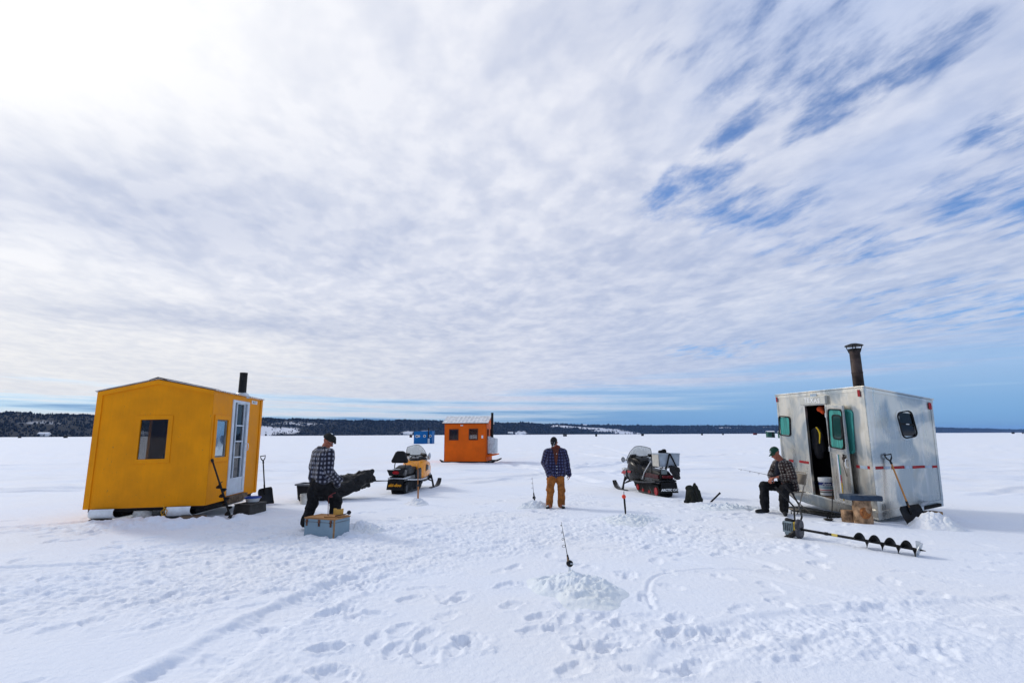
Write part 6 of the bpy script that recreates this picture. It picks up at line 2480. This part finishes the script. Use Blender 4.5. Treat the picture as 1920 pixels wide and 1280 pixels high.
# --- the man sitting on the folding chair, fishing
base = (5.80, 11.15)
zsit = z0(*base)
t_ = thing('person', 'man seated on a folding chair in green cap and plaid shirt, holding a rod', 'person', (*base, zsit))
hipN, hipF = (.05, .02, .53), (.03, .24, .53)
knN, anN = (-.17, -.17, .535), (-.215, -.18, .11)
knF, anF = (-.42, .20, .545), (-.44, .17, .11)
shN, shF = (.02, -.06, 1.00), (-.06, .30, 1.00)
elN, wrN = (.03, -.18, .75), (-.235, -.075, .745)
elF, wrF = (-.19, .30, .76), (-.32, .05, .705)
hc = (-.185, .055, 1.235)
ff, fu = (-.83, -.14, -.50), (-.50, -.05, .83)
g = G()
W, M3 = head(g, hc, ff, fu, .98)
g.cap((-.03, .11, 1.05), .068, (-.13, .07, 1.17), .060)
g.cap((-.02, .02, .96), .10, (-.05, .22, .96), .10)
g.cap((-.02, .12, .98), .10, (.05, .13, .60), .115)
for a, b, c in ((shN, elN, wrN), (shF, elF, wrF)):
    g.cap((-.03, .12, 1.02), .06, a, .05)
    g.cap(a, .050, b, .042)
    g.cap(b, .042, c, .029)
hand(g, wrN, (-.85, .35, -.10), (-.15, .15, -1), -1, .75, 1.05)
hand(g, wrF, (-.65, -.70, -.28), (.45, .2, -.75), 1, .85, 1.05)
for a, b, c in ((hipN, knN, anN), (hipF, knF, anF)):
    g.cap((.05, .13, .55), .11, a, .09)
    g.cap(a, .085, b, .058)
    g.cap(b, .058, c, .040)
g.fuse('body', M_skin, t_, .0085, 3)
eyes(W, t_, .98)
g = G()
for a, b, c in ((hipN, knN, anN), (hipF, knF, anF)):
    g.cap((.06, .13, .56), .125, a, .105)
    g.cap(a, .110, b, .098)
    g.cap(b, .098, (c[0], c[1], c[2] + .0), .088)
g.fuse('trousers', M_blkc, t_, .014, 4, .016, 10, 28)
boot(t_, (-.20, -.16, -.005), (-.30, -.36, -.005), M_boot, ankle=(-.21, -.18, .16))
boot(t_, (-.40, .17, -.005), (-.67, .13, -.005), M_boot, ankle=(-.43, .17, .16))
g = G()
bones = [((.08, .13, .48), (-.03, .12, 1.02), .19), (shN, elN, .08), (elN, wrN, .07), (shF, elF, .08), (elF, wrF, .07)]
g.cap((-.01, .0, .985), .115, (-.05, .24, .985), .115)
for y in (.03, .13, .23):
    g.cap((-.02, y, .97), .130, (.06, y, .66), .140)
    g.cap((.06, y, .66), .140, (.12, y * 1.02, .52), .120)
for a, b, c in ((shN, elN, wrN), (shF, elF, wrF)):
    g.cap((-.03, .12, 1.02), .08, a, .092)
    g.cap(a, .090, b, .080)
    e = Vector(b) + (Vector(c) - Vector(b)) * .82
    g.cap(b, .078, e, .052)
g.cap((.0, .05, 1.08), .045, (-.02, .18, 1.08), .045)
jk = g.fuse('shirt_jacket', M_brownp, t_, .012, 4, .011, 9, 35)
plaid_uv(jk, bones)
g = G()
g.cap((-.115, .10, 1.02), .060, (-.135, .12, .78), .070)
g.fuse('vest_front', mat('dark_undershirt', (.012, .013, .022), .85), t_, .012, 3)
M_capg = mat('green_cap', (.006, .045, .026), .8, var=.12)


def logo_seat(cp):
    g = G()
    pts = [W(.020 * cos(a), .097 - .012 * (sin(a) + 1), .075 + .024 * sin(a)) for a in np.linspace(0, 2 * pi, 13)]
    g.pipe(pts, .0045, 6)
    g.build('cap_emblem', M_inkw, cp)


cap_hat(t_, W, M3, M_capg, M_capg, 1, logo_seat)
# rod in his hands
hp0 = Vector(base).to_3d() + Vector((0, 0, zsit))
rod0 = hp0 + Vector((-.22, -.05, .735))
rodg = hp0 + Vector((-.43, -.045, .790))
tip_ = hp0 + Vector((-1.03, -.02, .930))


def rod(name, label, p0, p1, p2, handle_m, r=.011, reel=None, guides=3, group='fishing rods', bend=.02):
    p0, p1, p2 = Vector(p0), Vector(p1), Vector(p2)
    t_ = thing(name, label, 'fishing rod', p0, group=group)
    q = lambda v: Vector(v) - p0
    g = G()
    g.pipe([q(p0), q(p0 + (p1 - p0) * .5), q(p1)], [r, r * 1.15, r * .8], 9)
    g.build('handle', handle_m, t_)
    g = G()
    n = 10
    pts = [q(p1 + (p2 - p1) * (i / n)) + Vector((0, 0, -bend * (i / n) ** 2)) for i in range(n + 1)]
    g.pipe(pts, [.0052 - .0030 * i / n for i in range(n + 1)], 6)
    bl_ = g.build('blank', M_dkg, t_)
    d = (p2 - p1).normalized()
    sd_ = d.cross(Vector((0, 1, 0))).normalized()
    for k_ in range(guides):
        c = pts[int(n * (.30 + .65 * k_ / max(1, guides - 1)))]
        rr = .016 - .0035 * k_
        g = G()
        g.pipe([c + sd_ * (rr + .004) + d * rr * cos(a) * .9 + sd_ * rr * sin(a) for a in np.linspace(0, 2 * pi, 11)], .0022, 5)
        g.build('line_guide', M_blk, bl_)
    if reel:
        c, ax, rad = reel
        c = q(Vector(c))
        Mr = Matrix.Translation(c) @ Vector(ax).to_track_quat('Z', 'Y').to_matrix().to_4x4()
        g = G()
        g.lathe([(0, -.022), (rad, -.022), (rad, -.016), (rad * .55, -.014), (rad * .55, .012), (rad, .014), (rad, .020), (rad * .3, .024), (0, .026)], 18, Mr)
        rl = g.build('reel', M_blkp, t_)
        g = G()
        g.pipe([Mr @ Vector((0, 0, .024)), Mr @ Vector((rad * .7, 0, .030)), Mr @ Vector((rad * .75, 0, .055))], .006, 6)
        g.build('reel_crank', M_gal, rl)
    return t_


rod('fishing_rod', 'short ice fishing rod held by the seated man, pointing left', rod0, rodg, tip_, M_blkp, .012, None, 3, bend=.015)
# folding chair
cpx = (5.80, 11.15)
t_ = thing('folding_chair', 'tan metal folding chair under the seated man', 'folding chair', (5.92, 11.28, z0(5.92, 11.28)), (0, 0, R(6)))
M_tan = mat('tan_enamel', (.30, .255, .20), .45, .3, var=.1)
g = G()
for y in (-.21, .21):
    g.pipe([(-.06, y, -.01), (.10, y, .40), (.225, y, .74), (.24, y, .80)], .012, 8)
g.pipe([(.225, -.21, .74), (.243, -.20, .805), (.250, -.16, .83), (.250, .16, .83), (.243, .20, .805), (.225, .21, .74)], .012, 8)
g.pipe([(-.03, -.21, .08), (-.03, .21, .08)], .010, 6)
g.build('front_frame', M_tan, t_)
g = G()
for y in (-.185, .185):
    g.pipe([(-.20, y, .425), (.28, y, -.01)], .012, 8)
g.pipe([(.24, -.185, .03), (.24, .185, .03)], .010, 6)
g.build('rear_frame', M_tan, t_)
g = G()
body(g, [(-.19, .20, .425, .448, 0), (.19, .20, .425, .448, 0)], .01)
g.build('seat', M_tan, t_, smooth=40)
g = G()
grid_solid(g, lambda u, v: Vector((.205 + .035 * v + .02 * cos((u - .5) * 3), (u - .5) * .40, .58 + .22 * v)), 8, 4, .008)
g.build('backrest', M_tan, t_, smooth=40)

# ------------------------------------------------------------------ tackle box and what stands on it
bx0 = Vector((-2.897, 8.701, 0))
byaw = math.atan2(.24, .65)
zx = z0(-3.1, 9.0)
t_ = thing('tackle_box', 'pale blue wooden tackle box with a plywood lid sitting in the snow', 'tackle box', (bx0.x, bx0.y, 0), (0, 0, -byaw))
M_bbox = painted_wood('pale_blue_paint', (.24, .33, .39), (.30, .26, .20))
M_ply = wood_mat('plywood', (.46, .235, .085), (.30, .14, .05), 0, 10)
g = G()
g.box((-.30, .20, .13), (.60, .40, .315))
bxo = g.build('case', M_bbox, t_, smooth=0, bevel=.004)
g = G()
g.box((-.30, .20, .300), (.612, .412, .022))
g.build('lid', M_ply, t_, smooth=0, bevel=.003)
g = G()
g.box((-.30, -.003, .243), (.602, .006, .004))
g.box((.003, .20, .243), (.006, .40, .004))
g.build('lid_seam', M_woodd, bxo, smooth=0)
g = G()
g.box((.0, .0, .13), (.022, .022, .316))
g.build('corner_edge', wood_mat('raw_edge', (.38, .22, .10), (.20, .11, .05), 2), t_, smooth=0, bevel=.003)
for x in (-.55, -.30, -.065):
    g = G()
    g.box((x, -.006, .262), (.045, .010, .040))
    g.box((x, -.007, .205), (.032, .012, .055))
    g.cap((x - .015, -.014, .238), .008, (x + .015, -.014, .238), .008, 8)
    g.build('latch', mat('rusty_latch', (.13, .06, .035), .6, .5, var=.4, vscale=40), t_, smooth=0, bevel=.002)
Mb = Matrix.Translation((bx0.x, bx0.y, 0)) @ Matrix.Rotation(-byaw, 4, 'Z')
# wooden tip-up lying on the lid
tl = Mb @ Vector((-.13, .16, .312))
t_ = thing('tip_up', 'wooden tip-up with a yellow notched board and black reel lying on the tackle box', 'tip-up', tl, (0, 0, R(-6)))
g = G()
g.hexa([(-.14, -.085, 0), (.05, -.10, 0), (.20, .10, 0), (-.02, .12, 0), (-.15, -.09, .022), (.055, -.105, .022), (.205, .10, .022), (-.02, .125, .022)])
g.build('base_board', M_ply, t_, smooth=0, bevel=.004)
g = G()
poly = [(-.085, 0), (.085, 0), (.085, .10), (.055, .10), (.035, .085), (-.025, .085), (-.045, .10), (-.085, .10)]
g.prism(poly, .022, Matrix.Translation((.02, .10, .022)) @ Matrix.Rotation(pi / 2, 4, 'X'))
g.build('notched_board', mat('yellow_board', (.56, .33, .07), .6, var=.1), t_, smooth=0, bevel=.003)
g = G()
g.pipe([(.05, -.09, .03), (.17, .0, .045), (.22, .05, .06)], .008, 7)
g.lathe([(0, -.02), (.030, -.02), (.034, -.01), (.034, .01), (.030, .02), (0, .02)], 16, Matrix.Translation((.225, .055, .065)) @ Matrix.Rotation(R(70), 4, 'X'))
g.build('reel', M_blkp, t_)
jl = Mb @ Vector((-.215, .10, .312))
t_ = thing('jigging_rod', 'thin dark red jigging rod standing upright on the tackle box lid', 'fishing rod', jl, group='fishing rods')
g = G()
g.pipe([(.05, -.03, .012), (.01, -.01, .006), (0, 0, .03), (-.005, 0, .18), (-.005, .0, .335)], .0055, 7)
g.build('wire', mat('dark_red_wire', (.11, .018, .018), .5), t_)
g = G()
g.pipe([(-.005, 0, .335), (.06, .01, .375), (.10, .02, .390)], .007, 6)
g.ell((.03, .01, .33), (.03, .015, .02))
g.build('crossbar', mat('dark_red_wire2', (.13, .02, .02), .5), t_)

# ------------------------------------------------------------------ slush heaps, rods and tip-ups in them
M_slush = snow_mat('slush', (.765, .815, .865), (.78, .81, .81), .16)
M_heap = snow_mat('heap_snow', (.80, .82, .86), (.80, .81, .81), .12)


def heap(label, x, y, rx, ry, h, m_, seed, rough=.06, nr=64, na=150, name='snow_heap', rot=0.0, power=1.6):
    zz = z0(x, y)
    rr = np.linspace(0, 1.25, nr)
    th = np.linspace(0, 2 * pi, na, endpoint=False)
    RR, TH = np.meshgrid(rr, th, indexing='ij')
    wob_ = 1 + .16 * np.sin(TH * 2 + seed) + .10 * np.sin(TH * 3 + seed * 2.1) + .06 * np.sin(TH * 7 + seed)
    X0, Y0 = RR * np.cos(TH) * rx * wob_, RR * np.sin(TH) * ry * wob_
    X, Y = X0 * cos(rot) - Y0 * sin(rot), X0 * sin(rot) + Y0 * cos(rot)
    prof = np.clip(1 - RR ** power, 0, 1) ** 1.15
    n = fbm2((X + seed) / .085, (Y - seed) / .085, seed, 4, .6) * rough * .7 + (0.5 - np.abs(fbm2((X + seed) / .20, (Y + seed) / .20, seed + 9, 3))) * rough * -1.3
    Z = gh((X + x).ravel(), (Y + y).ravel()).reshape(X.shape) - zz
    Z = Z + h * prof + n * np.clip(prof * 2.2, 0, 1) - .03 * sstep(RR, .92, 1.2)
    co = np.stack([X, Y, Z], -1).reshape(-1, 3)
    fs = [(i * na + j, (i + 1) * na + j, (i + 1) * na + (j + 1) % na, i * na + (j + 1) % na) for i in range(nr - 1) for j in range(na)]
    me = bpy.data.meshes.new(name)
    me.from_pydata([tuple(p) for p in co], [], fs)
    me.polygons.foreach_set('use_smooth', [True] * len(fs))
    me.materials.append(m_)
    o = bpy.data.objects.new(name, me)
    COL.objects.link(o)
    o.location = (x, y, zz)
    tag(o, label, 'snow heap', 'heaps of snow and slush')
    Zs = Z

    def top(px_, py_):
        d2 = (co[:, 0] - (px_ - x)) ** 2 + (co[:, 1] - (py_ - y)) ** 2
        return zz + float(co[int(np.argmin(d2)), 2])
    return top


h1 = heap('large greenish slush heap nearest the camera with a rod stuck in it', .70, 5.88, .50, .60, .165, M_slush, 3, .030)
h2 = heap('low slush heap under the orange-ball tip-up', 2.24, 10.25, .62, .55, .08, M_slush, 12, .026)
h3 = heap('white snow heap on the blade of the wooden-handled shovel', 7.44, 9.48, .44, .36, .27, M_heap, 17, .034)
h4 = heap('small snow heap under the thin wooden stake', -2.32, 12.95, .34, .36, .14, M_heap, 23, .03)
h5 = heap('small slush heap by the feet of the standing man', .50, 12.30, .44, .36, .15, M_slush, 31, .026)
h6 = heap('low slush heap between the backpack and the seated man', 4.75, 11.95, .80, .42, .08, M_slush, 37, .03)
h7 = heap('rough snow heap beside the tackle box', -2.55, 9.35, .36, .30, .12, M_heap, 41, .03)

zt = h1(.64, 6.02)
t_ = rod('fishing_rod', 'ice fishing rod with a black reel stuck in the nearest slush heap', (.624, 6.02, zt + .055), (.607, 6.02, zt + .165), (.545, 6.02, zt + .53), wood_mat('cork', (.42, .27, .15), (.25, .15, .08), 2, 30), .013,
         ((.628, 6.00, zt + .095), (.2, -1, .1), .034), 4, bend=0)
g = G()
g.pipe([(.004, 0, -.12), (.0, 0, .005)], [.015, .016], 10)
g.build('holder_tube', M_wht, t_)
g = G()
g.pipe([(-.010, 0, .08), (-.018, 0, .125)], [.013, .010], 9)
g.build('fore_grip', M_blkp, t_)
zt = h2(2.16, 10.30)
t_ = thing('tip_up', 'black tip-up post with an orange ball standing in a slush heap', 'tip-up', (2.165, 10.30, zt - .03))
g = G()
g.pipe([(.012, 0, -.03), (.006, 0, .16), (-.004, 0, .36)], [.012, .019, .019], 9)
g.box((.012, -.018, .06), (.012, .02, .12))
g.build('post', M_blk, t_)
g = G()
g.ell((-.012, -.012, .375), .040, n=18, m=12)
g.build('ball', mat('float_orange', (.70, .05, .015), .35, var=.05), t_)
g = G()
g.pipe([(-.008, 0, .36), (-.004, 0, .47)], [.010, .005], 7)
g.pipe([(-.004, 0, .47), (-.002, 0, .60)], .0025, 5)
g.build('spring_wire', M_dkg, t_)
zt = h4(-2.30, 12.95)
t_ = thing('stake', 'thin orange-brown wooden stake standing in snow before the yellow snowmobile', 'stake', (-2.30, 12.93, zt - .03))
M_stk = wood_mat('stained_stick', (.50, .215, .075), (.34, .13, .04), 2)
g = G()
g.hexa([(-.017, -.010, -.03), (.017, -.010, -.03), (.017, .010, -.03), (-.017, .010, -.03), (-.021, -.010, .36), (.016, -.010, .36), (.016, .010, .36), (-.021, .010, .36)])
g.build('lower_stick', M_stk, t_, smooth=0)
g = G()
g.hexa([(-.020, -.013, .34), (.0, -.013, .34), (.0, .003, .34), (-.020, .003, .34), (-.030, -.013, .80), (-.012, -.013, .80), (-.012, .003, .80), (-.030, .003, .80)])
g.build('upper_stick', M_stk, t_, smooth=0)
g = G()
g.pipe([(-.021, 0, .79), (-.026, 0, .95)], [.006, .003], 6)
g.ell((.0, -.012, .36), (.028, .016, .03))
g.build('line_spool', M_dkg, t_)
zt = h5(.51, 12.35)
rod('fishing_rod', 'small ice fishing rod stuck in the slush heap by the standing man', (.512, 12.38, zt - .02), (.490, 12.38, zt + .17), (.460, 12.38, zt + .52), M_blkp, .016, ((.50, 12.36, zt + .06), (.2, -1, .1), .034), 3, bend=0)
# black pack and stick on the snow
zz = z0(4.33, 12.75)
t_ = thing('backpack', 'black backpack slumped on the snow behind the black snowmobile', 'backpack', (4.33, 12.75, zz))
g = G()
g.cap((-.08, 0, .06), .10, (-.08, .0, .30), .075)
g.cap((-.13, .0, .34), .045, (-.05, .0, .36), .060)
g.cap((.08, .03, .06), .11, (.06, .02, .30), .075)
g.cap((.07, .02, .30), .07, (.05, .02, .41), .040)
g.cap((.17, .02, .05), .07, (.09, .02, .36), .045)
g.cap((-.03, -.08, .06), .085, (-.05, -.07, .24), .065)
M_pack = mat('pack_nylon', (.016, .018, .013), .7, spec=.2, var=.25, bump=.4, bscale=40)
pk = g.fuse('pack', M_pack, t_, .014, 3, .018, 11, 50)
for q_ in ([(-.17, -.06, .30), (-.21, -.11, .16), (-.23, -.10, .06)], [(.02, -.15, .30), (.03, -.175, .18), (.05, -.15, .05)]):
    G().pipe(q_, .013, 7).build('strap', M_rub, pk)
g = G()
g.box((-.235, -.10, .045), (.05, .03, .06))
g.build('buckle', M_blkp, pk, smooth=0, bevel=.006)
o = G().pipe([(0, 0, -.03), (.26, .0, .20)], .021, 9).pipe([(.235, 0, .178), (.265, 0, .204)], .024, 9).build('ice_stick', M_blkp)
o.location = (4.80, 12.95, z0(4.80, 12.95) + .01)
tag(o, 'short black stick poking slantwise out of the snow beside the backpack', 'stick')

# ------------------------------------------------------------------ motor ice auger lying on the snow
hp0 = Vector((4.555, 8.52, .155))
tip0 = Vector((5.50, 7.30, .095))
ax = (tip0 - hp0).normalized()
t_ = thing('ice_auger', 'motor ice auger lying on the snow with a grey engine and black screw bit', 'ice auger', hp0)
Mz = frame_to(hp0, tip0).to_4x4()
L_ = (tip0 - hp0).length
g = G()
g.pipe([Mz @ Vector((0, 0, .02)), Mz @ Vector((0, 0, L_ - .02))], .019, 10)
g.cap(Mz @ Vector((0, 0, L_ - .02)), .017, Mz @ Vector((0, 0, L_ + .055)), .004, 8)
g.pipe([Mz @ Vector((0, 0, .36)), Mz @ Vector((0, 0, .40))], .025, 10)
g.pipe([Mz @ Vector((-.03, 0, .38)), Mz @ Vector((.04, 0, .38))], .005, 6)
g.build('shaft', M_blk, t_)
g = G()
helix(g, .012, .098, L_ * .50, L_ - .02, 4.0, .007, Mz @ Matrix.Rotation(pi, 4, 'Z'))
g.build('flighting', M_blk, t_)
g = G()
g.lathe([(.02, -.008), (.098, -.004), (.102, .004), (.02, .008)], 22, Mz @ Matrix.Translation((0, 0, L_ - .015)) @ Matrix.Rotation(.35, 4, 'X'))
g.box(Mz @ Vector((0, .06, L_ - .02)), (.03, .10, .05), Mz.to_3x3())
g.build('cutter', M_gal, t_, smooth=30)
g = G()
g.pipe([Mz @ Vector((0, 0, .46)), Mz @ Vector((0, 0, .54))], .0205, 10, False)
g.build('warning_sticker', mat('sticker_yellow', (.60, .45, .10), .5), t_)
# power head
xa = Vector((-ax.y, ax.x, 0)).normalized()          # level, across the shaft
za = xa.cross(ax) * -1 if xa.cross(ax).z < 0 else xa.cross(ax)
Mp = Matrix((ax, xa, za)).transposed().to_4x4()
H = lambda a, b, c: Mp @ Vector((a, b, c))
g = G()
Mg = Mp @ Matrix.Rotation(pi / 2, 4, 'Y')
for cz in (.055, -.045):
    g.lathe([(.02, -.035), (.085, -.035), (.095, -.02), (.095, .02), (.085, .035), (.02, .035)], 24, Mp @ Matrix.Translation((-.01, 0, cz)) @ Matrix.Rotation(pi / 2, 4, 'Y'))
g.build('gear_case', mat('gearcase_graphite', (.045, .045, .055), .45, .3), t_, smooth=40)
M_eng = mat('engine_grey_blue', (.20, .25, .265), .4, .2, var=.12, vscale=14)
g = G()
g.box(H(-.155, 0, .015), (.16, .17, .17), Mp.to_3x3())
g.box(H(-.15, 0, -.085), (.13, .14, .05), Mp.to_3x3())
en = g.build('engine_cover', M_eng, t_, smooth=0, bevel=.014)
for (yy, zz_) in ((-.045, .055), (.03, .055)):
    g = G()
    g.lathe([(0, .006), (.024, .006), (.030, .0), (0, -.002)], 14, Mp @ Matrix.Translation((-.238, yy, zz_)) @ Matrix.Rotation(-pi / 2, 4, 'Y'))
    g.build('intake', M_blkp, en)
for k_ in range(5):
    g = G()
    g.box(H(-.155 + .028 * (k_ - 2), -.088, .02), (.010, .006, .12), Mp.to_3x3())
    g.build('cooling_slot', M_blkp, en, smooth=0)
g = G()
g.box(H(-.237, -.01, -.035), (.008, .05, .085), Mp.to_3x3())
g.build('starter_plate', mat('plate_pale', (.45, .47, .48), .4, .3), en, smooth=0, bevel=.002)
g = G()
g.cap(H(-.20, 0, .115), .03, H(-.10, .0, .110), .026)
g.build('fuel_cap', M_blkp, t_)
g = G()
g.box(H(-.058, -.02, .04), (.02, .10, .13), Mp.to_3x3())
g.build('engine_sticker', mat('sticker_yellow2', (.62, .42, .05), .5), t_, smooth=0)
g = G()
g.cap(H(-.06, -.05, -.06), .05, H(-.12, -.06, -.11), .04)
g.cap(H(-.14, -.04, -.10), .030, H(-.22, -.05, -.155), .018)
g.cap(H(-.22, .05, -.08), .020, H(-.23, .05, -.15), .018)
g.build('muffler', M_blk, t_)
hA, hB = Vector((4.555, 8.95, .63)), Vector((4.80, 9.12, .64))
Q0 = H(-.05, -.02, .09) + hp0
g = G(Matrix.Translation(-hp0))
g.pipe([hp0 + H(-.06, -.03, .07), hp0 + H(-.10, .06, .16), hA + Vector((.09, -.14, -.17)), hA], .014, 8)
g.pipe([hp0 + H(.0, .02, .10), hp0 + H(.0, .09, .18), hB + Vector((.04, -.10, -.17)), hB], .014, 8)
hbars = g.build('handlebar', M_blk, t_)
for a, d in ((hA, Vector((-.06, .10, .11))), (hB, Vector((-.06, .10, .11)))):
    g = G(Matrix.Translation(-hp0))
    g.cap(a - d * .2, .018, a + d, .019, 10)
    g.build('grip', M_rub, hbars)

# ------------------------------------------------------------------ thin winter haze over the lake
hb = G().box((0, 0, 64.0), (24000, 24000, 130.0))
hm = bpy.data.materials.new('haze')
hm.use_nodes = True
hm.node_tree.nodes.clear()
pv = hm.node_tree.nodes.new('ShaderNodeVolumePrincipled')
pv.inputs['Color'].default_value = (0.26, 0.50, 1.0, 1)
pv.inputs['Density'].default_value = 5.5e-5
pv.inputs['Anisotropy'].default_value = 0.0
ho = hm.node_tree.nodes.new('ShaderNodeOutputMaterial')
hm.node_tree.links.new(pv.outputs[0], ho.inputs['Volume'])
haze = hb.build('haze', hm, None, smooth=0)
haze['kind'] = 'stuff'
